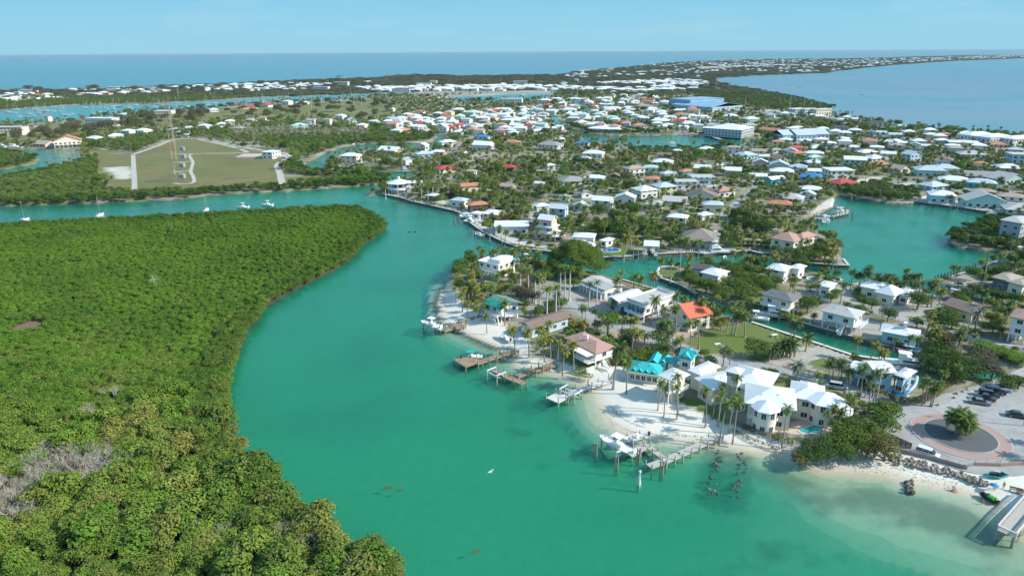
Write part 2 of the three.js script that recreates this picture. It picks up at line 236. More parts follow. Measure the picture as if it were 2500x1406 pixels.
// ---------------------------------------------------------------- the water
const ripple = grain(512, (u, v) => 0.5 + 0.5 * wrapNoise(u, v, 34, 3) + 0.35 * wrapNoise(u, v, 80, 6) + 0.25 * wrapNoise(u, v, 11, 8));
function waterSheet(step, x0, z0, x1, z1, y) {
  const s1 = step < 12;
  const nx = Math.max(1, Math.round((x1 - x0) / step)), nz = Math.max(1, Math.round((z1 - z0) / step)), pos = [], col = [], uv = [], idx = [];
  for (let j = 0; j <= nz; j++) for (let i = 0; i <= nx; i++) {
    const x = x0 + (x1 - x0) * i / nx, z = z0 + (z1 - z0) * j / nz;
    // lime silt hangs in the lagoons, the open sea is clearer and bluer, the bay carries weed rafts
    const n = fbm(x * 0.006, z * 0.006, 17), far = smooth(-420, -900, z + 60 * n), bay = s1 ? 0 : smooth(0.17, 0.27, x / -z);
    let c = mix3([0.02, 0.32, 0.20], [0.035, 0.375, 0.345], smooth(-150, -330, z + 40 * n)); c = mix3(c, [0.04, 0.38, 0.50], far);
    const sea = smooth(-2100, -2700, z + 0.15 * x); c = mix3(c, [0.03, 0.40, 0.66], sea); c = mix3(c, mix3([0.10, 0.36, 0.64], [0.30, 0.37, 0.62], smooth(-0.15, 0.25, fbm(x * 0.003, z * 0.006, 22) + 0.25 * smooth(-1250, -900, z))), bay * (1 - sea));
    c = mix3(c, [0.02, 0.42, 0.66], sea * smooth(0.05, 0.3, fbm(x * 0.0003, z * 0.0012, 25)));
    pos.push(x, y + (s1 ? 0.3 * fbm(x * 0.05, z * 0.05, 91) : 0), z); col.push(...shade3(c, 1 + 0.12 * n + (s1 ? 0.16 * noise(x * 0.02, z * 0.05, 93) + 0.12 * noise(x * 0.05, z * 0.11, 95) : 0))); uv.push(x / 24, z / 24);
    if (i && j) { const k = j * (nx + 1) + i; idx.push(k - nx - 2, k - 1, k - nx - 1, k - 1, k, k - nx - 1); }
  }
  const g = mesh(pos, uv, idx, col); g.computeVertexNormals(); return g;
}
const clear = new THREE.MeshPhysicalMaterial({ color: rgb(0.05, 0.3, 0.25), roughness: 0.9, specularIntensity: 0, transparent: true, opacity: 0.02, thickness: 2, attenuationColor: rgb(0.64, 0.94, 0.875), attenuationDistance: 1.0, name: 'lagoon water' });
const silty = new THREE.MeshStandardMaterial({ vertexColors: true, roughness: 1, transparent: true, opacity: 0.115, name: 'hanging lime silt' });
const surfaceMat = new THREE.MeshPhysicalMaterial({ color: 0xffffff, roughness: 0.06, transmission: 1, thickness: 0, ior: 1.33, bumpMap: ripple, bumpScale: 0.11 });
const water = new THREE.Group(); water.name = 'water'; water.userData.kind = 'structure'; scene.add(water);
const wet = [[8, -700, -880, 420, -60], [80, -5200, -9000, 7200, -880], [200, -5200, -880, -700, -60], [40, 420, -880, 7220, -60], [8000, -42000, -42000, 42000, -9000], [4000, -42000, -9000, -5200, -60], [4000, 7200, -9000, 42000, -60]];
const flat = (a, b, c, d, y) => { const g = mesh([a, y, b, a, y, d, c, y, b, c, y, d], [a / 24, b / 24, a / 24, d / 24, c / 24, b / 24, c / 24, d / 24], [0, 1, 2, 1, 3, 2]); g.computeVertexNormals(); return g; };
part(water, 'water_body', flat(-42000, -42000, 42000, -60, 0), clear);
const silt0 = waterSheet(...wet[0], 0), silt1 = mergeGeometries(wet.slice(1).map(([s, a, b, c, d]) => waterSheet(s, a, b, c, d, 0)));
part(water, 'silt_layer', silt1, new THREE.MeshStandardMaterial({ vertexColors: true, roughness: 1, transparent: true, opacity: 0.4, name: 'blue sea water' })).position.y = -0.03;
for (const y of [-0.2, -0.5, -0.85]) part(water, 'silt_layer', silt0, silty).position.y = y;
part(water, 'water_surface', flat(-1000, -880, 420, -60, 0.004), surfaceMat);
const seaMat = new THREE.MeshPhysicalMaterial({ color: 0xffffff, roughness: 0.4, specularIntensity: 0.4, transmission: 1, thickness: 0, ior: 1.33, bumpMap: ripple, bumpScale: 0.15, name: 'open sea' });
part(water, 'water_surface', mergeGeometries([flat(-42000, -42000, 42000, -880, 0.004), flat(-42000, -880, -1000, -60, 0.004), flat(420, -880, 42000, -60, 0.004)]), seaMat);
structure('seabed', flat(-42000, -42000, 42000, -40, -5), mat([0.3, 0.3, 0.25], 1));
scene.fog = new THREE.FogExp2(new THREE.Color(0.6, 0.84, 1.0), 2.5e-5);
// ---------------------------------------------------------------- foliage
// a crown: leaf sprays set on the skins of a few lobes
function crown(seed, lobes, perArea, size, opt = {}) {
  const r = R(seed), pos = [], col = [], idx = [];
  for (const [cx, cy, cz, a, b, c] of lobes) {
    const n = Math.round(perArea * (a * b + b * c + a * c));
    for (let i = 0; i < n; i++) {
      const u = r() * 2 - 1, ph = r() * Math.PI * 2, s = Math.sqrt(1 - u * u); let dx = s * Math.cos(ph), dy = u, dz = s * Math.sin(ph);
      if (dy < (opt.under ?? -0.45)) dy = -dy;
      const k = 0.62 + 0.42 * Math.sqrt(r()), x = cx + dx * a * k, y = cy + dy * b * k, z = cz + dz * c * k;
      const N = new THREE.Vector3(dx / a + (r() - 0.5) * 1.1 / a, dy / b + (r() - 0.5) * 1.1 / b + 0.35 / b, dz / c + (r() - 0.5) * 1.1 / c).normalize();
      const T = new THREE.Vector3(r() - 0.5, r() - 0.5, r() - 0.5).cross(N).normalize(), B = N.clone().cross(T), L = size * (0.6 + 0.8 * r()), Wd = L * (opt.slim ?? 0.55), q = pos.length / 3;
      const p = (m, o, l) => pos.push(x + T.x * m + B.x * o + N.x * l, y + T.y * m + B.y * o + N.y * l, z + T.z * m + B.z * o + N.z * l);
      p(-L / 2, 0, -L * 0.1); p(0, -Wd / 2, L * 0.05); p(L / 2, 0, -L * 0.1); p(0, Wd / 2, L * 0.05);
      const t = 0.75 + 0.5 * r(), yl = r() * (opt.yellow ?? 0.25); for (let m = 0; m < 4; m++) col.push(t * (1 + yl), t * (1 + 0.25 * yl), t * (1 - 0.3 * yl));
      idx.push(q, q + 1, q + 2, q, q + 2, q + 3);
    }
  }
  return mesh(pos, null, idx, col);
}
function lobes(seed, n, rad, h, squash = 0.75, base = 0.35) { // lobes of a round crown, base of the plant at 0
  const r = R(seed), out = [[0, h - rad * squash * 0.8, 0, rad * 0.75, rad * 0.7 * squash, rad * 0.75]];
  for (let i = 0; i < n; i++) { const a = (i + r() * 0.7) / n * Math.PI * 2, d = rad * (0.35 + 0.35 * r()), s = rad * (0.34 + 0.22 * r()), y = lerp(h * base, h - s * squash, 0.25 + 0.75 * r()); out.push([Math.cos(a) * d, y, Math.sin(a) * d, s, s * squash, s]); }
  return out;
}
const leafMat = (c, name) => new THREE.MeshPhysicalMaterial({ color: rgb(...c), vertexColors: true, roughness: 0.7, specularIntensity: 0.35, side: THREE.DoubleSide, name });
function branching(seed, h, spread, rad, depth = 3) { // trunk that forks into limbs
  const r = R(seed), out = [];
  const grow = (p, d, l, w, k) => {
    const q = [p[0] + d[0] * l, p[1] + d[1] * l, p[2] + d[2] * l], A = new THREE.Vector3(...p), D = new THREE.Vector3(...q).sub(A);
    const g = new THREE.CylinderGeometry(w * 0.65, w, D.length(), k > 1 ? 6 : 4, 1, true); g.applyQuaternion(new THREE.Quaternion().setFromUnitVectors(new THREE.Vector3(0, 1, 0), D.clone().normalize())); g.translate((p[0] + q[0]) / 2, (p[1] + q[1]) / 2, (p[2] + q[2]) / 2); out.push(g);
    if (k > 0) for (let i = 0; i < 3; i++) { const a = r() * 6.28, s = spread * (0.5 + r()); const e = [d[0] + Math.cos(a) * s, d[1] * 0.9 + 0.1 + r() * 0.2, d[2] + Math.sin(a) * s], m = Math.hypot(...e); grow(q, e.map((v) => v / m), l * (0.55 + 0.3 * r()), w * 0.6, k - 1); }
  };
  grow([0, 0, 0], [0, 1, 0], h * 0.42, rad, depth); return join(out);
}
const barkMat = mat([0.19, 0.16, 0.13], 0.95, { tag: 'bark' }), deadMat = mat([0.44, 0.40, 0.34], 0.95, { tag: 'dead' });
function instances(parent, name, geo, material, list) { // list of [x, y, z, turn, sx, sy, colour]
  const m = new THREE.InstancedMesh(geo, material, list.length), M = new THREE.Matrix4(), q = new THREE.Quaternion(), up = new THREE.Vector3(0, 1, 0), c = new THREE.Color();
  list.forEach(([x, y, z, t, s, sy, k], i) => { m.setMatrixAt(i, M.compose(new THREE.Vector3(x, y, z), q.setFromAxisAngle(up, t), new THREE.Vector3(s, sy, s))); m.setColorAt(i, c.setRGB(...k)); });
  m.name = name; m.castShadow = m.receiveShadow = true; m.userData.kind = 'stuff'; parent.add(m); return m;
}
// ---- mangroves
const mangroveLeaf = leafMat([1, 1, 1], 'mangrove leaves');
const mangroveGeo = [0, 1, 2, 3].map((i) => crown(100 + i, lobes(200 + i, 8, 1.75, 4.2, 0.8), 42, 0.36));
const mangroveTrunk = [0, 1, 2, 3].map((i) => branching(300 + i, 4.2, 0.6, 0.12, 2));
const bareTwigs = [0, 1, 2].map((i) => branching(330 + i, 4.0, 0.75, 0.07, 4));
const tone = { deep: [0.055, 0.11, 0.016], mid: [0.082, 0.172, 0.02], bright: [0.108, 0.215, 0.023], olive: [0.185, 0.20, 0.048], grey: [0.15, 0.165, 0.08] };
const deadSpots = [[150, 1130, 13], [220, 1150, 10], [60, 1190, 12], [20, 1240, 9], [110, 1165, 10], [520, 1230, 3], [660, 1220, 3], [470, 1290, 3], [560, 1300, 3], [270, 960, 3], [215, 1010, 3], [700, 1300, 4], [770, 1330, 4], [380, 690, 2]].map(([a, b, s]) => { const p = plot(a, b, 3); return [p.x, p.z, s]; });
{
  const r = R(7), near = [], rest = [[], [], [], []], dead = [[], [], []], b = isleMangrove.b, st = 1.6;
  for (let z = -86; z > b[1]; z -= st) {
    const half = 0.80 * -z + 16;
    for (let x = -half; x < Math.min(b[2], 30); x += st) {
      const X = x + (r() - 0.5) * 1.5, Z = z + (r() - 0.5) * 1.5; const sd = signed(isleMangrove, X, Z, 3); if (sd < (r() < 0.4 ? -1.2 : 0.2)) continue;
      const d = Math.max(0, sd);
      if (Math.hypot(X - isleHole.x, (Z - isleHole.z) * 0.7) < 5 + 2 * noise(X * 0.3, Z * 0.3)) continue;
      let dd = 0; for (const [ex, ez, s] of deadSpots) dd = Math.max(dd, 1 - Math.hypot(X - ex, (Z - ez) * 1.3) / s);
      const lump = fbm(X * 0.05, Z * 0.05, 51), tall = smooth(-250, -110, Z), old = smooth(-175, -150, Z + 22 * lump); if (sd < old * 1.6) continue; if (dd < 0.12 && r() < 0.52 * old) continue;
      let s = lerp(0.46, 0.62, smooth(-260, -130, Z)) + 0.22 * r() + 0.25 * smooth(12, 2, d) + 0.45 * tall * smooth(-0.05, 0.2, lump + 0.1) * (0.6 + 0.8 * r()); s += old * (0.1 + 0.7 * r() * r());
      const n = fbm(X * 0.035, Z * 0.035, 61), e = r();
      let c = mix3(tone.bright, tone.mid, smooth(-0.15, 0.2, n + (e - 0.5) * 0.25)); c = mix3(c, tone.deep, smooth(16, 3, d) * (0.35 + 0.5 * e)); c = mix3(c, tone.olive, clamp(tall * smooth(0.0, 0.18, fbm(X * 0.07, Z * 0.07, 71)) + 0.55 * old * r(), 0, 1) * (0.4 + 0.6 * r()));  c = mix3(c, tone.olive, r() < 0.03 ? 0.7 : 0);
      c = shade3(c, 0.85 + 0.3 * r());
      if (dd > 0 && r() < dd * 2.2) { dead[(r() * 3) | 0].push([X, 0.3, Z, r() * 6.28, 0.75 + 0.6 * r(), 0.85 + 0.5 * r(), shade3([1, 1, 1], 0.7 + 0.6 * r())]); if (r() < 0.75) continue; s *= 0.5; }
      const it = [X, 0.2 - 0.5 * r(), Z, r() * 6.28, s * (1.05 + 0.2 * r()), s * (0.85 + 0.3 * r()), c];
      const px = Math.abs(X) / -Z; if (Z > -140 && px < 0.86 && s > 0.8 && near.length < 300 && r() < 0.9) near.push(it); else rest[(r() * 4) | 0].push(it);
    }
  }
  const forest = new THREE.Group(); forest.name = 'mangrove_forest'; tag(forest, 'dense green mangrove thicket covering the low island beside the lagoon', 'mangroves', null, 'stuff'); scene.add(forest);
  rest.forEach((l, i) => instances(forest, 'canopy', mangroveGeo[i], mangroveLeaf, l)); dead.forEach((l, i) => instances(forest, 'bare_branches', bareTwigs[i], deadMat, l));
  const tones = {};
  near.forEach(([x, y, z, t, s, sy, c], i) => {
    const olive = c[0] > 0.122, key = [Math.round(c[0] * 40), Math.round(c[1] * 40)].join(); const mm = tones[key] ??= leafMat(c, 'mangrove leaves');
    const g = thing('mangrove_tree', olive ? 'olive green mangrove tree with a rounded crown on the wooded island' : c[1] < 0.14 ? 'dark green mangrove tree with a rounded crown on the wooded island' : 'bright green mangrove tree with a rounded crown on the wooded island', 'tree', x, y, z, t, olive ? 'olive mangroves on the island' : c[1] < 0.14 ? 'dark mangroves on the island' : 'bright mangroves on the island');
    g.scale.set(s, sy, s); part(g, 'crown', mangroveGeo[i % 4], mm); part(g, 'trunk', mangroveTrunk[i % 4], barkMat);
  });
  console.log('mangroves', near.length, rest.map((l) => l.length).join(), dead.map((l) => l.length).join());
}
// ---------------------------------------------------------------- house kit
const RC = { w: [0.76, 0.77, 0.78], b: [0.50, 0.58, 0.64], g: [0.36, 0.36, 0.36], r: [0.50, 0.07, 0.05], o: [0.58, 0.25, 0.14], t: [0.46, 0.38, 0.30], n: [0.27, 0.19, 0.155], p: [0.52, 0.31, 0.25], m: [0.42, 0.64, 0.54], k: [0.09, 0.09, 0.095], u: [0.04, 0.22, 0.50], e: [0.03, 0.46, 0.46], s: [0.56, 0.55, 0.53], z: [0.27, 0.43, 0.58], v: [0.02, 0.30, 0.22], x: [0.72, 0.15, 0.08] };
const WC = { w: [0.76, 0.75, 0.72], c: [0.79, 0.715, 0.58], y: [0.74, 0.66, 0.38], b: [0.30, 0.50, 0.64], m: [0.42, 0.64, 0.58], t: [0.44, 0.36, 0.28], p: [0.70, 0.48, 0.42], k: [0.14, 0.10, 0.08], e: [0.10, 0.44, 0.50], g: [0.42, 0.44, 0.47], d: [0.16, 0.18, 0.21], l: [0.48, 0.62, 0.72], o: [0.10, 0.22, 0.30] };
const RN = { w: 'white', b: 'pale blue grey', g: 'grey', r: 'red', o: 'orange', t: 'tan', n: 'brown', p: 'pinkish brown', m: 'mint green', k: 'charcoal', u: 'bright blue', e: 'turquoise', s: 'light grey', z: 'pale blue', v: 'green', x: 'orange red' };
const WN = { w: 'white', c: 'cream', y: 'pale yellow', b: 'blue', m: 'mint', t: 'tan', p: 'pink', k: 'dark brown', e: 'teal', g: 'grey', d: 'dark grey', l: 'light blue', o: 'dark blue' };
const ribs = grain(128, (u, v) => { const t = (u * 4) % 1; return t < 0.12 ? 1 : 0.25; });
const tiles = grain(256, (u, v) => 0.82 + 0.12 * wrapNoise(u, v, 30, 4) + 0.14 * wrapNoise(u, v, 9, 7) + (((v * 16) % 1) < 0.16 ? -0.14 : 0) + 0.05 * Math.sin(u * 400));
const stain = grain(256, (u, v) => 0.93 + 0.10 * wrapNoise(u, v, 9, 14) + 0.07 * wrapNoise(u, v, 33, 15));
const roofMats = {}, wallMats = {};
const roofMat = (c) => roofMats[c] ??= 'wbmeuvxrz'.includes(c) ? new THREE.MeshStandardMaterial({ color: rgb(...RC[c]), roughness: 0.5, metalness: 0, map: stain, bumpMap: ribs, bumpScale: 0.03, name: RN[c] + ' metal roof' }) : new THREE.MeshStandardMaterial({ color: rgb(...RC[c]), roughness: 0.9, map: tiles, bumpMap: tiles, bumpScale: 0.03, name: RN[c] + ' tile roof' });
const wallMat = (c) => wallMats[c] ??= new THREE.MeshStandardMaterial({ color: rgb(...WC[c]), roughness: 0.85, map: stain, name: WN[c] + ' wall' });
const paneMat = new THREE.MeshStandardMaterial({ color: rgb(0.03, 0.045, 0.06), roughness: 0.12, metalness: 0.0, name: 'window glass' });
const whiteMat = mat([0.78, 0.78, 0.77], 0.6, { tag: 'white paint' }), creamMat = wallMat('c'), railMat = mat([0.74, 0.74, 0.73], 0.6, { tag: 'rail' });
const concrete = new THREE.MeshStandardMaterial({ color: rgb(0.42, 0.41, 0.385), roughness: 0.95, map: speckle, name: 'concrete' });
const woodMat = new THREE.MeshStandardMaterial({ color: rgb(0.30, 0.235, 0.175), roughness: 0.9, map: stain, name: 'weathered wood' }), greyWood = new THREE.MeshStandardMaterial({ color: rgb(0.42, 0.40, 0.37), roughness: 0.9, map: stain, name: 'grey wood' });
function facets(list) { // list of faces, each a list of points; flat shaded, texture in metres along each face
  const pos = [], uv = [], nor = [];
  for (const f of list) {
    const p = f.map((v) => new THREE.Vector3(...v)), n = p[1].clone().sub(p[0]).cross(p[2].clone().sub(p[0])).normalize();
    let h = new THREE.Vector3(0, 1, 0).cross(n); if (h.lengthSq() < 1e-4) h.set(1, 0, 0); h.normalize(); const s = n.clone().cross(h);
    for (let i = 1; i < p.length - 1; i++) for (const v of [p[0], p[i], p[i + 1]]) { pos.push(v.x, v.y, v.z); uv.push(v.dot(h) / 2, v.dot(s) / 2); nor.push(n.x, n.y, n.z); }
  }
  const g = mesh(pos, uv); g.setAttribute('normal', new THREE.Float32BufferAttribute(nor, 3)); return g;
}
// roof with its eaves at y = 0; ridge along x ('hip', 'gable') or z ('hipz', 'gablez')
function roofGeo(type, w, d, pitch, ov = 0.7, t = 0.22) {
  const z = type.endsWith('z'); if (z) { [w, d] = [d, w]; type = type.slice(0, -1); }
  const a = w / 2 + ov, b = d / 2 + ov, F = [];
  const rim = (y0, y1) => { F.push([[-a, y0, b], [a, y0, b], [a, y1, b], [-a, y1, b]], [[a, y0, b], [a, y0, -b], [a, y1, -b], [a, y1, b]], [[a, y0, -b], [-a, y0, -b], [-a, y1, -b], [a, y1, -b]], [[-a, y0, -b], [-a, y0, b], [-a, y1, b], [-a, y1, -b]]); F.push([[-a, y0, -b], [a, y0, -b], [a, y0, b], [-a, y0, b]]); };
  if (type === 'flat') { rim(-t, 0.05); F.push([[-a, 0.05, b], [a, 0.05, b], [a, 0.05, -b], [-a, 0.05, -b]]); }
  else if (type === 'hip') {
    const m = Math.min(a, b), H = m * pitch, rx = Math.max(0, a - b), rz = Math.max(0, b - a);
    F.push([[-a, 0, b], [a, 0, b], [rx, H, rz], [-rx, H, rz]], [[a, 0, b], [a, 0, -b], [rx, H, -rz], [rx, H, rz]], [[a, 0, -b], [-a, 0, -b], [-rx, H, -rz], [rx, H, -rz]], [[-a, 0, -b], [-a, 0, b], [-rx, H, rz], [-rx, H, -rz]]); rim(-t, 0);
  } else { // gable
    const H = b * pitch; F.push([[-a, 0, b], [a, 0, b], [a, H, 0], [-a, H, 0]], [[a, 0, -b], [-a, 0, -b], [-a, H, 0], [a, H, 0]]);
    F.push([[a, -t, b], [a, -t + 0, -b], [a, 0, -b], [a, 0, b]].slice(0, 0).length ? [] : [[-a, -t, b], [a, -t, b], [a, 0, b], [-a, 0, b]], [[a, -t, -b], [-a, -t, -b], [-a, 0, -b], [a, 0, -b]]);
    for (const s of [-1, 1]) { const e = s * a; F.push(s > 0 ? [[e, -t, b], [e, H - t, 0], [e, H, 0], [e, 0, b]] : [[e, H - t, 0], [e, -t, b], [e, 0, b], [e, H, 0]], s > 0 ? [[e, H - t, 0], [e, -t, -b], [e, 0, -b], [e, H, 0]] : [[e, -t, -b], [e, H - t, 0], [e, H, 0], [e, 0, -b]]); }
    F.push([[-a, H - t, 0], [a, H - t, 0], [a, -t, b], [-a, -t, b]], [[a, H - t, 0], [-a, H - t, 0], [-a, -t, -b], [a, -t, -b]]);
  }
  const g = facets(F); if (z) g.rotateY(Math.PI / 2); return g;
}
function gableEnds(w, d, pitch, ov, axisZ) { // triangles of wall under a gable roof
  const [W2, D2] = axisZ ? [d / 2, w / 2] : [w / 2, d / 2], h = D2 * pitch, y0 = ov * pitch - 0.25, F = [];
  for (const s of [-1, 1]) { const x = s * W2; F.push(s > 0 ? [[x, 0, D2], [x, 0, -D2], [x, y0, -D2], [x, h + y0, 0], [x, y0, D2]] : [[x, 0, -D2], [x, 0, D2], [x, y0, D2], [x, h + y0, 0], [x, y0, -D2]]); }
  const g = facets(F); if (axisZ) g.rotateY(Math.PI / 2); return g;
}
const frameGeo = (w, h) => join([box(w + 0.2, 0.1, 0.1, 0, h / 2 + 0.05, 0), box(w + 0.2, 0.1, 0.1, 0, -h / 2 - 0.05, 0), box(0.1, h, 0.1, -w / 2 - 0.05, 0, 0), box(0.1, h, 0.1, w / 2 + 0.05, 0, 0), box(0.06, h, 0.08, 0, 0, 0.01)]);
const paneGeos = {}, frameGeos = {};
function window_(parent, x, y, z, turn, w, h, fine) {
  const k = w + ',' + h, m = part(parent, 'window', paneGeos[k] ??= box(w, h, 0.08), paneMat); m.position.set(x, y, z); m.rotation.y = turn;
  if (fine) { const fr = part(parent.parent === scene ? m : parent, parent.parent === scene ? 'frame' : 'window_frame', frameGeos[k] ??= frameGeo(w, h), whiteMat); if (parent.parent !== scene) { fr.position.copy(m.position); fr.rotation.y = turn; } }
  return m;
}
function windows(parent, w, d, y, h, ww, gap, fine, sides = 'frlb') { // rows of windows on the walls of a w x d block
  for (const [s, len, off, turn] of [['f', w, d / 2, 0], ['r', d, w / 2, Math.PI / 2], ['b', w, d / 2, Math.PI], ['l', d, w / 2, -Math.PI / 2]]) {
    if (!sides.includes(s)) continue;
    const n = Math.max(1, Math.floor((len - 1) / gap)); for (let i = 0; i < n; i++) { const u = (i + 0.5) / n * len - len / 2, o = off + 0.03; window_(parent, s === 'f' ? u : s === 'b' ? -u : s === 'r' ? o : -o, y, s === 'f' ? o : s === 'b' ? -o : s === 'r' ? -u : u, turn, ww, h, fine); }
  }
}
function railing(len, h = 1, gap = 1.4) { const g = [box(len, 0.08, 0.08, 0, h, 0), box(len, 0.05, 0.05, 0, h * 0.5, 0), box(len, 0.05, 0.05, 0, 0.2, 0)]; const n = Math.max(1, Math.round(len / gap)); for (let i = 0; i <= n; i++) g.push(box(0.09, h, 0.09, -len / 2 + len * i / n, h / 2, 0)); for (let i = 0; i < len / 0.3; i++) g.push(box(0.03, h - 0.1, 0.03, -len / 2 + 0.15 + i * 0.3, h / 2, 0)); return join(g); }
const footprints = []; // [x, z, half width, half depth, turn, height]
const colGeo = {}; const column = (p, x, y, z, h, r = 0.18, m = whiteMat) => { const c = part(p, 'column', colGeo[r] ??= box(r * 2, 1, r * 2, 0, 0.5, 0), m); c.position.set(x, y, z); c.scale.y = h; return c; };
/* one block of a house: o = { w, d (walls), e (eaves), roof, pitch, rc, wc, stilt, ov, fine, win, x, y, z } */
function block(g, o) {
  const { w, d, e, roof = 'hip', pitch = 0.42, rc = 'w', wc = 'w', stilt = 0, ov = 0.75, fine = false, x = 0, z = 0, y = 0, turn = 0, win = 'fr' } = o;
  const b = x || z || turn || y ? Object.assign(new THREE.Group(), { name: o.name ?? 'wing' }) : g; if (b !== g) { b.position.set(x, y, z); b.rotation.y = turn; g.add(b); }
  const y0 = o.y0 ?? stilt, walls = [box(w, e - y0, d, 0, y0 + (e - y0) / 2, 0)];
  if (roof.startsWith('gable')) { const t = gableEnds(w, d, pitch, ov, roof.endsWith('z')); t.translate(0, e, 0); walls.push(t); }
  if (stilt) { walls.push(box(w * 0.5, stilt, d * 0.6, -w * 0.12, stilt / 2, -d * 0.15)); const nx = Math.max(2, Math.round(w / 4)); for (let i = 0; i <= nx; i++) for (const s of [-1, 1]) column(b, (-0.5 + i / nx) * (w - 0.5), 0, s * (d / 2 - 0.25), stilt); for (const s of [-1, 1]) column(b, s * (w / 2 - 0.25), 0, 0, stilt); }
  part(b, 'wall', join(walls), wallMat(wc));
  const rf = roofGeo(roof, w, d, pitch, ov); rf.translate(0, e, 0); part(b, 'roof', rf, roofMat(rc));
  if (roof === 'flat' && fine) { const q = join([box(w + 2 * ov, 0.5, 0.2, 0, e + 0.3, d / 2 + ov - 0.1), box(w + 2 * ov, 0.5, 0.2, 0, e + 0.3, -d / 2 - ov + 0.1), box(0.2, 0.5, d + 2 * ov - 0.4, w / 2 + ov - 0.1, e + 0.3, 0), box(0.2, 0.5, d + 2 * ov - 0.4, -w / 2 - ov + 0.1, e + 0.3, 0)]); part(b, 'parapet', q, whiteMat); }
  if (fine && roof !== 'flat') for (const [vx, q] of [[-0.22, 0.45], [0.18, 0.6]]) part(b, 'roof_vent', cyl(0.12, 0.12, 0.7, vx * w, e + Math.min(w, d) / 2 * pitch * q + 0.45, d / 2 * (1 - q) * (d <= w ? 1 : w / d), 6), mat([0.4, 0.4, 0.4], 0.6));
  if (win) for (let f = stilt ? stilt : 0; f + 2.2 < e + 0.3; f += 3) windows(b, w, d, f + 1.6, 1.3, fine ? 1.5 : 1.7, fine ? 3.2 : 3.6, fine, win);
  return b;
}
function abc(A, B, C, e, ov = 0.75) { // rectangle of eaves from three corners: left, front, right, at eaves height e above the ground
  const a = plot(...A, LAND + e), b = plot(...B, LAND + e), c = Array.isArray(C) ? plot(...C, LAND + e) : null, ux = b.clone().sub(a), w = ux.length(); ux.normalize();
  const turn = Math.atan2(-ux.z, ux.x), n = new THREE.Vector3(Math.sin(turn), 0, Math.cos(turn)), d = c ? Math.max(4, -c.clone().sub(b).dot(n)) : C;
  const m = a.add(b).multiplyScalar(0.5).addScaledVector(n, -d / 2);
  return { x: m.x, z: m.z, turn, w: w - 2 * ov, d: d - 2 * ov, e, ov };
}
function addFoot(f, h) { footprints.push([f.x, f.z, f.w / 2 + 1.2, f.d / 2 + 1.2, f.turn, h]); }
const local = (f, X, Z) => { const dx = X - f.x, dz = Z - f.z, c = Math.cos(f.turn), s = Math.sin(f.turn); return [dx * c - dz * s, dx * s + dz * c]; };
function house(name, label, f, o, cat = 'house') {
  const g = thing(name, label, cat, f.x, LAND, f.z, f.turn, o.group); addFoot(f, f.e + 2); block(g, { ...f, x: 0, z: 0, turn: 0, ...o }); return g;
}
function wing(g, base, f, o) { const [lx, lz] = local(base, f.x, f.z); addFoot(f, f.e + 2); return block(g, { ...f, x: lx + 1e-4, z: lz, turn: f.turn - base.turn, ...o }); }
function stairs(g, x, z, turn, w, rise, m = whiteMat, n = 8) { const L = []; for (let i = 0; i < n; i++) L.push(box(w, 0.14, 0.42, 0, rise - (i + 0.5) * rise / n, i * 0.36)); L.push(box(0.1, 0.3, Math.hypot(rise, n * 0.36), -w / 2, rise / 2, n * 0.18).rotateX(0)); const s = part(g, 'stairs', join(L), m); s.position.set(x, 0, z); s.rotation.y = turn; for (const k of [-1, 1]) { const r = part(s, 'handrail', bar([k * w / 2, rise + 0.9, 0], [k * w / 2, 0.9, n * 0.36], 0.06), railMat); } return s; }
function balcony(g, x, y, z, turn, w, d) { const b = part(g, 'balcony', box(w, 0.2, d, 0, -0.1, d / 2), whiteMat); b.position.set(x, y, z); b.rotation.y = turn; const A = railing(w); A.translate(0, 0, d - 0.08); const L = [A]; for (const s of [-1, 1]) { const q = railing(d - 0.3); q.rotateY(Math.PI / 2); q.translate(s * (w / 2 - 0.06), 0, d / 2 - 0.1); L.push(q); } const top = g.parent === scene, r = part(top ? b : g, 'railing', join(L), railMat); if (!top) { r.position.copy(b.position); r.rotation.y = turn; } return b; }
const poolWater = new THREE.MeshPhysicalMaterial({ color: rgb(0.02, 0.30, 0.36), roughness: 0.04, ior: 1.33, bumpMap: ripple, bumpScale: 0.01, name: 'pool water' });
function pool(label, pts, colour) {
  const P = curve(poly([...pts, pts[0], pts[1]], LAND), 0.8), c = P.reduce((s, p) => [s[0] + p[0] / P.length, s[1] + p[1] / P.length], [0, 0]);
  const g = thing('swimming_pool', label, 'pool', c[0], LAND, c[1]); const Q = P.map(([x, z]) => [x - c[0], z - c[1]]), G = Q.map(([x, z]) => { const l = Math.hypot(x, z); return [x * (1 + 0.5 / l), z * (1 + 0.5 / l)]; });
  part(g, 'coping', slab(G, 0.004, 0.12), mat([0.66, 0.63, 0.58], 0.8, { tag: 'coping' })); part(g, 'pool_water', sheet(Q, 0.13, 0.1), colour ? new THREE.MeshPhysicalMaterial({ color: rgb(...colour), roughness: 0.04, ior: 1.33, name: 'pool water' }) : poolWater); footprints.push([c[0], c[1], 3, 3, 0, 0]); return g;
}
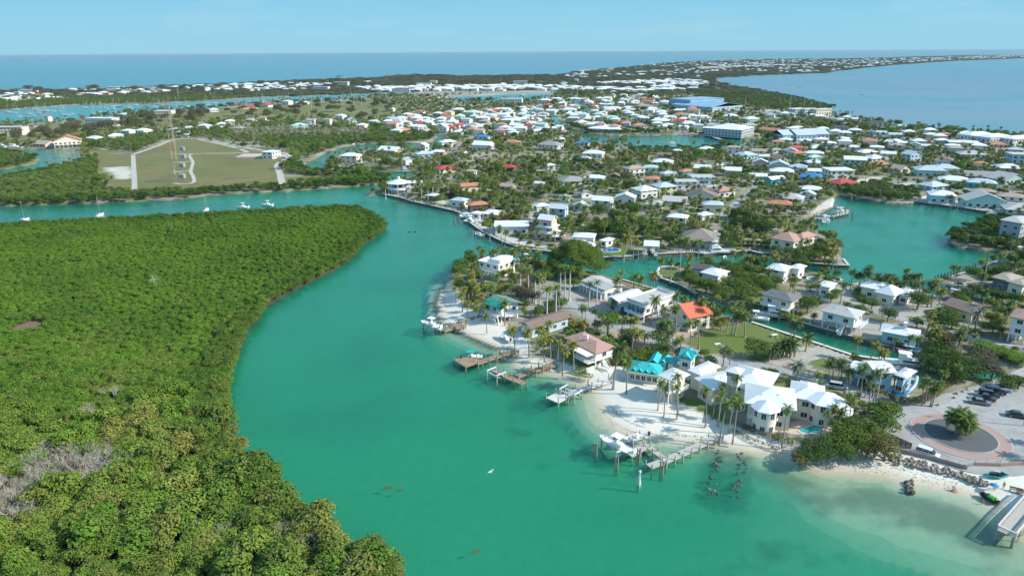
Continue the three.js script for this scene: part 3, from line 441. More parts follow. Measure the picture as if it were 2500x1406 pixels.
// ---------------------------------------------------------------- houses of the near point and the canal islands, corner by corner
{ // green-roofed house on arches
  const f = abc([1179, 738], [1222, 757], [1281, 741], 5.6, 1.4), g = house('green_roof_house', 'white beach house with a two-tone green gable roof and arched ground floor beside the dock', f, { roof: 'gable', rc: 'm', wc: 'w', stilt: 2.7, pitch: 0.36, fine: true });
  g.children.find((c) => c.name === 'roof').material = new THREE.MeshStandardMaterial({ color: rgb(0.17, 0.27, 0.22), roughness: 0.6, map: stain, bumpMap: ribs, bumpScale: 0.03 });
  const lo = part(g, 'lower_roof', facets([[[-f.w / 2 - 1.5, 0, f.d / 2 + 1.5], [f.w / 2 + 1.5, 0, f.d / 2 + 1.5], [f.w / 2 + 1.5, 1.2, f.d / 2 - 1.6], [-f.w / 2 - 1.5, 1.2, f.d / 2 - 1.6]]]), roofMat('v')); lo.position.set(0, f.e + 0.06, 0);
  balcony(g, 0, 2.8, f.d / 2, 0, f.w, 2); balcony(g, f.w / 2, 2.8, 0, Math.PI / 2, f.d, 1.8);
  for (let i = 0; i < 4; i++) { const a = part(g, 'arch', new THREE.TorusGeometry(1.35, 0.22, 6, 12, Math.PI), whiteMat); a.position.set(-f.w / 2 + f.w * (i + 0.5) / 4, 1.2, f.d / 2 + 1.7); for (const s of [-1, 1]) column(g, a.position.x + s * 1.35, 0, f.d / 2 + 1.7, 1.3, 0.2); }
}
{ const f = abc([1264, 788], [1298, 804], [1372, 764], 3.6); house('brown_gable_house', 'low house with a grey brown tile gable roof behind the beach palms', f, { roof: 'gablez', rc: 'n', wc: 'l', pitch: 0.3, fine: true }); }
{ // pinkish-brown hip house with the awning
  const f = abc([1376, 824], [1454, 864], [1506, 848], 5.4), g = house('pink_hip_house', 'two storey house with a pinkish brown hip roof and a white awning over its balcony', f, { rc: 'p', wc: 'w', stilt: 2.4, pitch: 0.34, fine: true });
  const b = balcony(g, f.w / 2 - 3, 2.5, f.d / 2, 0, 6, 3); part(g, 'awning', box(6.4, 0.15, 3.6, f.w / 2 - 3, 5.0, f.d / 2 + 1.9).rotateX(0), mat([0.78, 0.74, 0.64], 0.8)); part(g, 'chimney', box(0.5, 1.2, 0.5, 0, 7.4, 1), whiteMat); stairs(g, f.w / 2 + 1, 1, Math.PI / 2, 1.4, 2.5);
}
{ // flat-roofed cream house at the point
  const f = abc([1166, 638], [1217, 650], [1254, 633], 5.6, 0.3), g = house('flat_roof_house', 'cream flat roofed house with white parapets and an outside stair', f, { roof: 'flat', rc: 'w', wc: 'c', fine: true });
  part(g, 'upper_storey', box(f.w * 0.45, 1.6, f.d * 0.8, f.w * 0.2, f.e + 0.85, -f.d * 0.08), wallMat('w')); part(g, 'terrace', join([box(f.w * 0.9, 2.6, 3, f.w * 0.1, 1.3, f.d / 2 + 1.5), box(f.w * 0.9, 1, 0.2, f.w * 0.1, 3.1, f.d / 2 + 3)]), wallMat('w')); stairs(g, f.w * 0.2, f.d / 2 + 3.1, 0, 1.8, 2.6); part(g, 'air_conditioner', box(1, 0.9, 1, -2, f.e + 0.6, 1), mat([0.4, 0.4, 0.4]));
}
{ const f = abc([1419, 684], [1476, 709], [1526, 697], 4.0), g = house('white_gable_house', 'long white house with a low pale gable roof along the canal wall', f, { roof: 'gable', rc: 's', wc: 'w', pitch: 0.2, fine: true }); part(g, 'porch', box(f.w, 0.2, 2, 0, 2.9, f.d / 2 + 1), whiteMat); for (let i = 0; i < 7; i++) column(g, -f.w / 2 + f.w * i / 6, 0, f.d / 2 + 1.8, 2.9, 0.2); }
{ // blue gable next to the flat-roofed modern house
  const f = abc([1478, 726], [1510, 737], [1570, 714], 5.0), g = house('blue_gable_house', 'light blue house with a white gable roof joined to a flat roofed one', f, { roof: 'gablez', rc: 'w', wc: 'l', pitch: 0.28, fine: true });
  const f2 = abc([1530, 729], [1574, 745], [1648, 720], 7.0, 0.3), h = house('modern_house', 'white flat roofed modern house on columns with a glass balcony', f2, { roof: 'flat', rc: 's', wc: 'w', stilt: 2.8, fine: true });
  balcony(h, 0, 2.9, f2.d / 2, 0, f2.w, 1.6); for (let i = 0; i < 4; i++) { const p = part(h, 'glass_door', box(f2.w / 5, 2.5, 0.1, -f2.w / 2 + f2.w * (i + 0.5) / 4, 4.4, f2.d / 2 + 0.04), mat([0.05, 0.16, 0.17], 0.1)); } part(h, 'roof_rail', railing(f2.w), railMat).position.set(0, 7.4, -f2.d / 2); const rr = part(h, 'roof_rail', railing(f2.d), railMat); rr.position.set(f2.w / 2, 7.4, 0); rr.rotation.y = Math.PI / 2;
}
{ const f = abc([1683, 778], [1742, 766], 11.5, 5.3), g = house('orange_roof_house', 'cream house with a bright orange red gable roof by the lawn', f, { roof: 'gable', rc: 'x', wc: 'c', pitch: 0.55, fine: true, win: 'frl' }); stairs(g, -f.w / 2 - 0.6, 2.5, -Math.PI / 2, 1.6, 2.6, mat([0.5, 0.45, 0.38])); g.children.find((c) => c.name === 'roof').material = new THREE.MeshStandardMaterial({ color: rgb(0.70, 0.16, 0.085), roughness: 0.75, map: stain, bumpMap: ribs, bumpScale: 0.02 }); }
{ // turquoise house
  const f = abc([1530, 904], [1612, 917], [1668, 897], 3.4), g = house('turquoise_roof_house', 'low house with a bright turquoise metal roof of small gables beside the sandy yard', f, { roof: 'hip', rc: 'e', wc: 'c', pitch: 0.46, fine: true, win: '' });
  part(g, 'fascia', box(f.w + 1.8, 0.7, 0.25, 0, 2.9, f.d / 2 + 0.95), mat([0.70, 0.62, 0.42], 0.8)); for (let i = 0; i < 5; i++) { window_(g, -f.w / 2 + f.w * (i + 0.5) / 5, 1.5, f.d / 2 + 0.03, 0, f.w / 5 - 0.5, 1.5, true); }
  for (let i = 0; i < 4; i++) { const w = f.w / 4.6, q = roofGeo('gablez', w, 4.4, 0.75, 0.05, 0.1); q.translate(-f.w / 2 + f.w * (i + 0.62) / 4.4, 3.45, f.d / 2 - 1.6); part(g, 'dormer_roof', q, roofMat('e')); }
  const t = abc([1655, 872], [1690, 880], [1718, 868], 6.6, 0.5); wing(g, f, t, { roof: 'gablez', rc: 'e', wc: 'w', pitch: 0.8, name: 'tower', fine: true }); const cg = roofGeo('gable', t.w, t.d, 0.8, 0.5); const [lx, lz] = local(f, t.x, t.z); cg.rotateY(t.turn - f.turn); cg.translate(lx, 6.62, lz); part(g, 'cross_roof', cg, roofMat('e'));
  for (const [a, b, c] of [[[1582, 884], [1606, 888], [1622, 868]], [[1608, 884], [1626, 888], [1642, 872]], [[1628, 886], [1644, 890], [1660, 876]]]) { const q = abc(a, b, c, 4.3, 0.3); wing(g, f, q, { roof: 'gablez', rc: 'e', wc: 'w', pitch: 0.7, win: '', name: 'rear_wing' }); }
}
{ // the big cream mansion
  const f = abc([1604, 915], [1647, 933], [1700, 919], 6.8, 1.0), g = house('beach_mansion', 'sprawling cream mansion with white standing seam hip roofs above the crescent beach', f, { rc: 'w', wc: 'c', pitch: 0.42, fine: true, win: 'fr' }, 'mansion');
  balcony(g, 0, 3.2, f.d / 2, 0, f.w, 1.8); balcony(g, f.w / 2, 3.2, 0, Math.PI / 2, f.d, 1.5); for (let i = 0; i < 4; i++) column(g, -f.w / 2 + 0.2 + (f.w - 0.4) * i / 3, 0, f.d / 2 + 1.6, 6.7, 0.14, creamMat);
  const back = abc([1678, 903], [1711, 917], [1766, 896], 5.4, 0.8); wing(g, f, back, { rc: 'w', wc: 'c', pitch: 0.3, win: '' });
  const mid = abc([1694, 922], [1740, 951], [1822, 925], 5.6, 1.0); wing(g, f, mid, { roof: 'hip', rc: 'w', wc: 'c', pitch: 0.36, fine: true }); 
  const hall = abc([1768, 936], [1872, 962], 14, 5.4, 1.2); wing(g, f, hall, { roof: 'hip', rc: 'w', wc: 'c', pitch: 0.4, fine: true });
  const cup = abc([1768, 905], [1806, 915], [1826, 905], 10.6, 0.7), cb = wing(g, f, { ...cup }, { roof: 'hip', rc: 'w', wc: 'c', pitch: 0.5, win: '', name: 'cupola', y0: 6.4 }); for (let i = 0; i < 6; i++) window_(cb, -cup.w / 2 + cup.w * (i + 0.5) / 6, 9.6, cup.d / 2 + 0.03, 0, 0.7, 0.9, true);
  const big = abc([1816, 983], [1946, 1003], [2044, 964], 6.6, 1.2), bb = wing(g, f, big, { roof: 'hip', rc: 'w', wc: 'c', pitch: 0.36, fine: true, win: 'f' }); for (let i = 0; i < 5; i++) window_(bb, big.w / 2 + 0.03, 5.3, -big.d / 2 + big.d * (i + 0.5) / 5, Math.PI / 2, 1.6, 1.6, true); for (let i = 0; i < 4; i++) part(bb, 'glass_door', box(0.1, 2.5, 1.8, big.w / 2 + 0.04, 1.4, -big.d / 2 + big.d * (i + 0.5) / 4), paneMat); balcony(bb, -big.w * 0.25, 3.3, big.d / 2, 0, big.w * 0.5, 2);
  const oct = (px, py, e, r, h, roofR, low) => { const p = plot(px, py, LAND + e), [lx, lz] = local(f, p.x, p.z), b = new THREE.Group(); b.name = 'bay'; b.position.set(lx, 0, lz); g.add(b); part(b, 'wall', cyl(r, r, e, 0, e / 2, 0, 8).toNonIndexed(), creamMat); const c = new THREE.ConeGeometry(roofR, h, 8).toNonIndexed(); c.computeVertexNormals(); c.translate(0, e + h / 2, 0); part(b, 'roof', c, mat([0.76, 0.77, 0.78], 0.5, { tag: 'metal' })); for (let i = 0; i < 8; i++) for (const y of low ? [1.5] : [1.5, e - 1.4]) { const a = (i + 0.5) / 8 * 6.283; window_(b, Math.sin(a) * (r * 0.925 + 0.02), y, Math.cos(a) * (r * 0.925 + 0.02), a, 1.1, 1.5, true); } footprints.push([p.x, p.z, r, r, 0, 6]); return b; };
  oct(1870, 993, 6.4, 2.9, 1.9, 3.7); oct(2014, 974, 6.4, 3.6, 1.9, 4.8); oct(2030, 996, 3.2, 4.6, 0.8, 5.4, true); oct(1871, 1016, 3.3, 2.6, 0.8, 3.0, true);
  const link = abc([1925, 968], [2012, 984], 10, 6.3, 0.9); wing(g, f, link, { rc: 'w', wc: 'c', pitch: 0.36, fine: true, win: 'f' });
  const rear = abc([1945, 948], [1990, 958], [2030, 944], 6.2, 0.8); wing(g, f, rear, { rc: 'w', wc: 'c', pitch: 0.4, win: '' });
  const pd = poly([1836, 1022, 1870, 1034, 1940, 1030, 2010, 1012, 2060, 1010, 2062, 1022, 2012, 1060, 1950, 1064, 1900, 1058, 1850, 1046], LAND).map(([x, z]) => local(f, x, z)); part(g, 'terrace', slab(pd, 0.004, 0.1), new THREE.MeshStandardMaterial({ color: rgb(0.60, 0.47, 0.36), roughness: 0.85, map: stain }));
}
pool('curved turquoise swimming pool on the terrace of the cream mansion', [1950, 1052, 1970, 1046, 1985, 1040, 1995, 1034, 2010, 1034, 2016, 1040, 2005, 1050, 1985, 1057, 1960, 1058], [0.02, 0.36, 0.33]).position.y += 0.12;
pool('small turquoise swimming pool in the mansion courtyard under palms', [1778, 990, 1810, 985, 1815, 1000, 1790, 1004], [0.02, 0.26, 0.26]);
{ // blue house with the ribbed white roof
  const f = abc([2136, 910], [2192, 910], [2188, 880], 6.2, 0.8), g = house('blue_metal_roof_house', 'dark blue house with a ribbed white metal roof behind a curved hedge', f, { roof: 'gable', rc: 'w', wc: 'b', pitch: 0.22, fine: true });
  const l = abc([2072, 898], [2126, 912], [2136, 892], 5.0, 0.6); wing(g, f, l, { roof: 'gable', rc: 'w', wc: 'b', stilt: 2.6, pitch: 0.25, fine: true }); const r = abc([2182, 914], [2212, 924], [2248, 908], 5.4, 0.8); wing(g, f, r, { rc: 'w', wc: 'b', pitch: 0.4, fine: true });
  part(g, 'slide', new THREE.TubeGeometry(new THREE.CatmullRomCurve3([[9, 4.5, 3], [7, 3.6, 6], [4, 2.2, 8], [2, 0.6, 9]].map((v) => new THREE.Vector3(...v))), 16, 0.45, 8), mat([0.35, 0.55, 0.72], 0.4)); 
}
pool('curved blue swimming pool below the slide of the blue house', [2170, 955, 2186, 950, 2205, 958, 2216, 966, 2205, 970, 2180, 964], [0.01, 0.16, 0.22]);
{ const f = abc([1857, 718], [1934, 738], [1960, 723], 6.0), g = house('stilt_house', 'cream stilt house with a charcoal grey hip roof beside the canal boats', f, { rc: 'g', wc: 'c', stilt: 2.7, pitch: 0.36, fine: true }); g.children.find((c) => c.name === 'roof').material = new THREE.MeshStandardMaterial({ color: rgb(0.2, 0.205, 0.215), roughness: 0.8, map: tiles }); balcony(g, 0, 2.8, f.d / 2, 0, f.w, 1.8); }
{ const f = abc([2003, 758], [2090, 779], [2128, 763], 6.0), g = house('stilt_house', 'white stilt house with a pale grey hip roof and a balcony stair over the canal', f, { rc: 's', wc: 'w', stilt: 2.7, pitch: 0.36, fine: true }); balcony(g, f.w / 2, 2.8, 0, Math.PI / 2, f.d, 2.2); stairs(g, f.w / 2 - 3, f.d / 2 + 0.4, 0, 1.3, 2.8); }
{ const f = abc([2148, 808], [2245, 826], [2281, 812], 3.8), g = house('cyan_house', 'pale cyan house with a white hip roof and a pool deck on the canal', f, { rc: 'w', wc: 'm', pitch: 0.34, fine: true }); g.children.find((c) => c.name === 'wall').material = mat([0.36, 0.64, 0.66], 0.8); part(g, 'chimney', box(1, 1.6, 1.4, 1, 6, 0), whiteMat); balcony(g, f.w * 0.2, 1.0, f.d / 2, 0, f.w * 0.6, 2.2); }
pool('small oval swimming pool on the deck of the cyan house', [2216, 852, 2235, 848, 2250, 854, 2235, 858]);
{ const f = abc([2133, 712], [2186, 724], [2206, 708], 4.2, 0.9), g = house('pyramid_roof_house', 'cream house with a steep white pyramid roof between two low white wings', f, { rc: 'w', wc: 'c', pitch: 0.62, fine: true }); wing(g, f, abc([2098, 698], [2150, 709], [2176, 694], 4.2), { rc: 'w', wc: 'c', pitch: 0.26, fine: true }); wing(g, f, abc([2190, 717], [2222, 723], [2242, 709], 3.8), { rc: 'w', wc: 'w', pitch: 0.14, fine: true }); }
{ const f = abc([1995, 696], [2028, 703], [2062, 694], 4.0); house('small_hip_house', 'small cream house with a white hip roof by the canal mouth', f, { rc: 'w', wc: 'w', pitch: 0.26, fine: true }); }
{ const f = abc([2298, 741], [2374, 766], [2424, 757], 3.8), g = house('brown_ranch_house', 'long tan ranch house with a grey brown shingle gable roof', f, { roof: 'gable', rc: 'n', wc: 'c', pitch: 0.32, fine: true }); part(g, 'skylight', box(3, 0.15, 1, 3, 5.4, -1.2), mat([0.7, 0.45, 0.35])); }
{ const f = abc([2464, 772], [2520, 784], [2560, 768], 8.6); house('pink_roof_house', 'tall white house with a pink hip roof and a blue forecourt', f, { rc: 'p', wc: 'w', stilt: 2.6, pitch: 0.4, fine: true }); }
{ const f = abc([1869, 655], [1918, 664], [1966, 656], 5.2), g = house('twin_gable_house', 'white house with two bright white roofs beside a turquoise pool', f, { roof: 'hip', rc: 'w', wc: 'w', pitch: 0.4, fine: true }); wing(g, f, abc([1925, 652], [1952, 658], [1968, 648], 4.8), { rc: 'w', wc: 'w', pitch: 0.4 }); }
pool('bright turquoise rectangular pool behind the house with two white roofs', [1972, 678, 1988, 676, 1993, 682, 1976, 684], [0.02, 0.42, 0.5]);
{ const f = abc([1684, 655], [1742, 661], [1752, 648], 4.2), g = house('black_roof_house', 'house with a black flat roof and a white hip wing half hidden in trees', f, { roof: 'gable', rc: 'k', wc: 'w', pitch: 0.12 }); wing(g, f, abc([1708, 664], [1755, 675], [1780, 661], 4.4), { rc: 'w', wc: 'w', pitch: 0.34 }); }
{ const f = abc([2419, 676], [2470, 688], [2486, 672], 4.6), g = house('tan_roof_house', 'large house with tan hip roofs and dark window bands by the sea wall', f, { rc: 't', wc: 'd', pitch: 0.36, fine: true }); wing(g, f, abc([2456, 686], [2500, 698], [2560, 680], 4.6), { rc: 't', wc: 'c', pitch: 0.3, fine: true }); }
{ const f = abc([2440, 536], [2498, 546], [2540, 536], 10.2), g = house('three_storey_house', 'three storey grey house with a white hip roof on the mangrove point', f, { rc: 's', wc: 'g', stilt: 2.8, pitch: 0.3, fine: true }); balcony(g, -f.w * 0.2, 2.9, f.d / 2, 0, f.w * 0.5, 3); }
// shore of the mainland
{ // round pavilion house
  const p = plot(972, 474, LAND), g = thing('round_house', 'round white house with a conical roof and a ring balcony on the sea wall', 'house', p.x, LAND, p.z - 6); part(g, 'wall', cyl(5.4, 5.4, 6.4, 0, 3.2, 0, 10), wallMat('g')); part(g, 'balcony', cyl(7.4, 7.4, 1.1, 0, 3.2, 0, 20), whiteMat); const c = new THREE.ConeGeometry(8.2, 2.6, 10).toNonIndexed(); c.computeVertexNormals(); c.translate(0, 8, 0); part(g, 'roof', c, roofMat('w')); part(g, 'cupola', cyl(0.8, 0.8, 1.6, 0, 9.6, 0, 8), whiteMat); for (let i = 0; i < 10; i++) { const a = i / 10 * 6.283; column(g, Math.sin(a) * 7.1, 0, Math.cos(a) * 7.1, 6.8, 0.15); window_(g, Math.sin(a + 0.31) * 5.2, 5, Math.cos(a + 0.31) * 5.2, a + 0.31, 1.8, 1.8, false); } block(g, { w: 12, d: 8, e: 6, roof: 'flat', rc: 'w', wc: 'w', x: 8, z: -6, turn: 0.1 }); footprints.push([p.x, p.z - 6, 8, 8, 0, 6]);
}
{ // pink stepped house
  const f = abc([1300, 566], [1350, 573], [1352, 560], 3.6, 0.7), g = house('pink_stepped_house', 'pink house whose white roofs step up in three tiers', f, { roof: 'hip', rc: 'w', wc: 'p', pitch: 0.5, win: 'f' }); for (const [y, k, t] of [[3.4, 0.82, 'hip'], [6.6, 0.7, 'gable']]) block(g, { w: f.w * k, d: f.d * k, e: y + (t === 'hip' ? 3 : 3.4), stilt: 0, roof: t, rc: 'w', wc: 'p', pitch: 0.55, x: 0.01, z: -0.6, name: 'upper_tier', win: 'f' });
}
{ const f = abc([1396, 578], [1452, 581], [1462, 570], 4.6, 0.7), g = house('pool_house', 'white villa with low white roofs and a round pavilion beside a blue pool', f, { rc: 'w', wc: 'w', pitch: 0.3 }); wing(g, f, abc([1391, 591], [1428, 594], [1440, 586], 3), { rc: 'w', wc: 'w', pitch: 0.3 }); const p = plot(1437, 599, 3.4), [lx, lz] = local(f, p.x, p.z), c = new THREE.ConeGeometry(3.6, 1.6, 12).toNonIndexed(); c.computeVertexNormals(); c.translate(lx, 3.6, lz); part(g, 'pavilion_roof', c, roofMat('w')); for (let i = 0; i < 6; i++) column(g, lx + 2.8 * Math.sin(i), 0, lz + 2.8 * Math.cos(i), 2.9, 0.12); wing(g, f, abc([1462, 586], [1480, 590], [1494, 580], 3.2), { rc: 'w', wc: 'w', roof: 'flat', pitch: 0.3 }); }
pool('deep blue kidney swimming pool by the white villa on the sea wall', [1470, 609, 1490, 606, 1512, 609, 1510, 613, 1486, 615, 1472, 613], [0.008, 0.14, 0.34]);
{ const f = abc([1571, 600], [1610, 602], [1620, 588], 5.0, 0.6), g = thing('boathouse', 'open boathouse with a flat white roof on posts over its slip', 'boathouse', f.x, LAND, f.z, f.turn); addFoot(f, 5); const r = roofGeo('gable', f.w, f.d, 0.1, 0.6); r.translate(0, 5, 0); part(g, 'roof', r, roofMat('w')); for (const i of [-1, 0, 1]) for (const j of [-1, 1]) if (i) column(g, i * f.w / 2, -1.5, j * f.d / 2, 6.5, 0.22); part(g, 'floor', box(1.6, 0.3, f.d, f.w / 2 - 0.8, 0, 0), greyWood); }
{ const f = abc([1660, 584], [1752, 592], [1790, 572], 4.4), g = house('brown_shingle_house', 'broad house with a brown shingle hip roof behind the sport fishing boat', f, { rc: 't', wc: 't', pitch: 0.46 }); g.children.find((c) => c.name === 'roof').material = new THREE.MeshStandardMaterial({ color: rgb(0.33, 0.27, 0.22), roughness: 0.9, map: tiles }); }
{ const f = abc([1878, 580], [1940, 592], [1964, 578], 6.4), g = house('terracotta_villa', 'cream villa with stepped terracotta tile hip roofs behind garden trees', f, { rc: 'p', wc: 'c', pitch: 0.45 }); wing(g, f, abc([1930, 577], [1962, 584], [1986, 572], 6.8), { rc: 'p', wc: 'c', pitch: 0.55 }); }
{ const a = plot(1792, 598, LAND), b = plot(1858, 600, LAND), dx = b.x - a.x, dz = b.z - a.z, L = Math.hypot(dx, dz), g = thing('covered_walkway', 'long covered walkway with a grey thatched roof on posts along the canal', 'walkway', (a.x + b.x) / 2, LAND, (a.z + b.z) / 2, Math.atan2(-dz, dx)); const r = roofGeo('gable', L, 2.4, 0.4, 0.4); r.translate(0, 2.8, 0); part(g, 'roof', r, mat([0.36, 0.31, 0.26], 0.95)); for (let i = 0; i <= 6; i++) for (const s of [-1, 1]) column(g, -L / 2 + L * i / 6, 0, s * 1.1, 2.8, 0.13, mat([0.3, 0.2, 0.15])); }
// ---------------------------------------------------------------- the mainland houses: [left, top, right, base, kind, roof, wall] as seen; sizes follow from the distance
const town = `1056 402 1117 424 H r w|1130 412 1168 438 H t c|1220 401 1266 426 H r k|1328 397 1358 423 H w w|1119 445 1172 471 G o c|1216 446 1264 468 G t t|1301 442 1336 462 G w w|1038 470 1078 492 H w d|1097 480 1150 508 H b w|1138 490 1196 520 H o k|1150 513 1180 536 H w w|1172 512 1234 537 H w w|1206 540 1292 574 F w w|1348 573 1380 593 H w t|1298 494 1345 517 H w w|1336 495 1392 536 G b l|1362 476 1394 494 G g w|1624 526 1684 546 H w w|1694 518 1742 539 H w w|1710 489 1766 521 H b c|1440 477 1502 515 G w w|1497 471 1556 499 G w w|1538 451 1606 486 H w w|1588 443 1652 479 H b y|1644 438 1700 463 F s w|1682 427 1742 451 F s l|1612 480 1682 505 G s c|1570 490 1628 513 H s w|1668 474 1757 494 G n w|1728 454 1794 483 H p w|1517 403 1576 433 H t w|1566 401 1608 429 H m w|1606 417 1648 441 H b w|1650 412 1696 433 H o e|1568 428 1614 449 H o w|1478 424 1522 445 G n k|1358 430 1432 454 H g w|1422 425 1480 448 H w w|1394 498 1442 516 G b m|1408 472 1450 485 G s w|1690 403 1740 421 G w w|1740 402 1776 413 H w w|1700 358 1746 373 H w w|1770 355 1808 375 H t w|1880 341 1914 362 H o y|1916 355 1964 371 H r t|1788 369 1848 391 H b m|1832 363 1872 381 G t c|1874 361 1908 375 H g w|1908 364 1950 378 G b w|1924 368 1964 389 H o m|1966 357 2018 371 H w w|1962 368 2010 385 H w w|1964 381 2006 393 H m m|1960 391 2006 411 H w w|1850 377 1878 393 G w w|1874 384 1922 398 G n w|1836 390 1874 411 G w p|1874 393 1926 418 G b m|1922 400 1972 421 H b w|1874 409 1938 434 H w t|1864 430 1916 454 G w e|1948 427 2010 444 H u b|1968 416 2004 428 G w w|2014 412 2073 438 F w w|2018 436 2088 460 H r c|1764 407 1812 433 G w t|1948 456 2006 475 H w e|1895 475 1966 499 H s w|1950 472 1994 488 G w w|1868 494 1938 513 H o t|1824 425 1872 441 G w w|2088 366 2138 385 H w t|2148 374 2186 384 G w w|2202 372 2244 396 G b l|2280 387 2328 405 G p w|2338 369 2396 387 H s w|2426 404 2490 421 H w t|2462 380 2530 408 F s l|2056 383 2112 411 G w l|2106 384 2156 396 H w w|2120 395 2168 411 H o t|2170 405 2218 425 G t c|2230 406 2298 433 H b m|2274 402 2332 425 H b c|2350 422 2422 442 G g l|2418 429 2490 450 G s m|2290 432 2360 455 H w y|2358 439 2424 462 H b e|2244 447 2306 466 H b l|2262 467 2326 498 H w l|2350 478 2438 510 G s m|2374 468 2422 480 H t t|2436 474 2494 494 H t w|2450 504 2530 528 H s l|2374 396 2406 415 H o w|2156 344 2184 361 G w l|2188 346 2212 362 G w w|2220 350 2243 365 G w w|2246 353 2269 367 G w w|1986 323 2020 343 G w c|2068 314 2102 331 H w e|2111 295 2161 310 H k w|2177 304 2225 317 H m c|2409 348 2452 361 H o p|2113 320 2135 336 G b b|2135 320 2164 337 G b w|2167 325 2199 341 G b w|2033 308 2068 328 G k g|1809 300 1847 317 H s w|1810 284 1853 300 H w m|1764 277 1802 291 H w l|1706 284 1738 297 H b w|2055 282 2078 294 H w c|2078 287 2100 297 G w w|2126 288 2151 298 G m e|922 356 986 377 G w c|1014 349 1050 368 G w w|1068 340 1118 361 H w w|980 383 1017 406 G w w|1010 367 1063 387 H b l|1049 364 1092 381 H w p|1105 365 1143 381 G n w|1151 343 1210 368 G w w|1156 381 1198 400 H n t|1156 328 1198 342 H u w|1230 340 1274 361 H o c|1308 344 1380 371 H g w|1418 365 1479 388 H w w|1399 381 1450 398 H w w|1402 343 1444 358 H u w|1447 351 1473 361 H r t|1588 386 1647 406 H w w|1601 375 1642 387 G n w|1636 367 1668 377 H w w|1297 317 1327 326 G w w|1364 319 1393 329 H t t|1348 304 1380 318 H w w|1351 336 1383 347 H w w|1012 304 1046 323 H w w|964 309 988 321 H w w|1071 306 1098 326 G w w|1092 311 1105 323 H r w|1038 296 1063 310 H w w|1066 293 1092 307 H w l|1092 290 1124 301 H w w|1124 287 1156 307 H b w|1146 306 1169 323 H w m|832 372 884 400 H w c|214 290 292 310 F w w|292 277 320 290 H w c|300 316 332 332 H w w|334 314 372 331 H w w|266 327 304 342 H w w|214 333 256 347 H w w|138 338 200 361 G o c|90 347 134 359 G t p|414 314 446 323 H b l|448 308 480 320 H w w|484 302 518 316 H w l|530 298 556 311 H w w|550 292 576 308 H w c|568 308 602 320 H t t|600 288 630 298 H s w|628 284 656 296 H p w|708 300 756 316 H m l|750 291 772 308 F w w|790 290 812 305 F s w|820 278 848 292 H w w|846 288 874 302 G w m|870 300 900 315 H w c|384 270 424 282 F w w|510 264 535 274 H w w|580 256 636 266 G r c|634 252 666 262 G r w|690 244 716 256 H w w|720 246 756 256 H w y|0 312 60 330 F s c|112 284 130 300 H o c|1210 318 1240 330 H r w|1244 300 1284 315 H w w|1180 282 1220 296 H t w|1225 272 1262 286 H w l|1260 284 1300 298 H w w|1140 268 1170 280 H m w|1100 262 1140 276 H w w|1056 272 1086 284 H w t|1014 268 1040 280 H o w|980 274 1010 288 H w w|940 284 972 298 H s w|900 292 930 305 H w l|940 262 966 272 H w w|1290 262 1330 276 H b w|1310 240 1350 252 H w w|1220 240 1280 256 F w w|1400 292 1440 306 H w p|1370 262 1410 276 H w w|1440 296 1480 310 H w w|1500 292 1540 306 H r t|1540 300 1580 314 H o w|1590 286 1630 300 H w l|1640 274 1680 288 H o w|1660 296 1700 310 H w w`.split('|');
const kindName = { H: 'hip', G: 'gable', F: 'flat' };
const seenTown = {};
function fitHouse(xl, yt, xr, yb, kind, rc, wc, seed, fine) {
  const r = R(seed), p = plot((xl + xr) / 2, yb, LAND), D0 = Math.hypot(p.x, p.z), th = Math.atan2(89, D0), depth = Math.hypot(D0, 89) * Math.cos(Math.atan2((yb - 703), 1668)), m = depth / 1668;
  const turn = kind === 'F' ? -0.25 + 0.3 * r() : -0.52 + 0.3 * r() + (r() < 0.2 ? 0.75 : 0), ratio = 0.62 + 0.3 * r(), ca = Math.abs(Math.cos(turn)), sa = Math.abs(Math.sin(turn));
  const w = clamp((xr - xl) * m / (ca + ratio * sa), 6, 40), d = Math.min(w * ratio, 15), tall = (yb - yt) * m;
  let top = (tall - 0.75 * d * Math.sin(th)) / Math.cos(th); top = clamp(top, 3.6, 11);
  const pitch = kind === 'G' ? 0.4 : kind === 'H' ? 0.36 : 0.02, rise = kind === 'F' ? 0.3 : (Math.min(w, d) / 2 + 0.7) * pitch, e = Math.max(2.8, top - rise), storeyed = e > 5;
  const fx = p.x, back = d * 0.5 * ca + w * 0.5 * sa, s = back / D0, x = fx * (1 + s), z = p.z * (1 + s);
  return { f: { x, z, turn, w: w - 1.4, d: Math.max(4, d - 1.4), e, ov: 0.7 }, o: { roof: kind === 'H' ? 'hip' : kind === 'G' ? (r() < 0.5 ? 'gable' : 'gablez') : 'flat', pitch, rc, wc, stilt: storeyed && r() < 0.55 ? 2.5 : 0, win: fine ? 'frl' : 'f', fine: false } };
}
const spots = []; // [x, z, radius] of house plots
let townCount = 0;
town.forEach((t, i) => {
  const q = t.split(' '), [xl, yt, xr, yb] = q.slice(0, 4).map(Number), { f, o } = fitHouse(xl, yt, xr, yb, q[4], q[5], q[6], 900 + i * 13, yb > 360);
  let where = yb > 480 ? 'near the sea wall' : yb > 400 ? 'in palm shaded streets' : yb > 330 ? 'near the inner lagoon' : xl < 930 ? 'along the golf course' : 'in distant canal streets';
  const storey = f.e > 7.5 ? 'three storey ' : f.e > 5 ? 'two storey ' : 'low ', label = `${storey}${WN[o.wc]} ${o.stilt ? 'stilt ' : ''}house with ${RN[o.rc]} ${kindName[q[4]]} roof ${where}`;
  house('house', label, f, { ...o, group: label.replace('house with', 'houses with') }); townCount++;
});
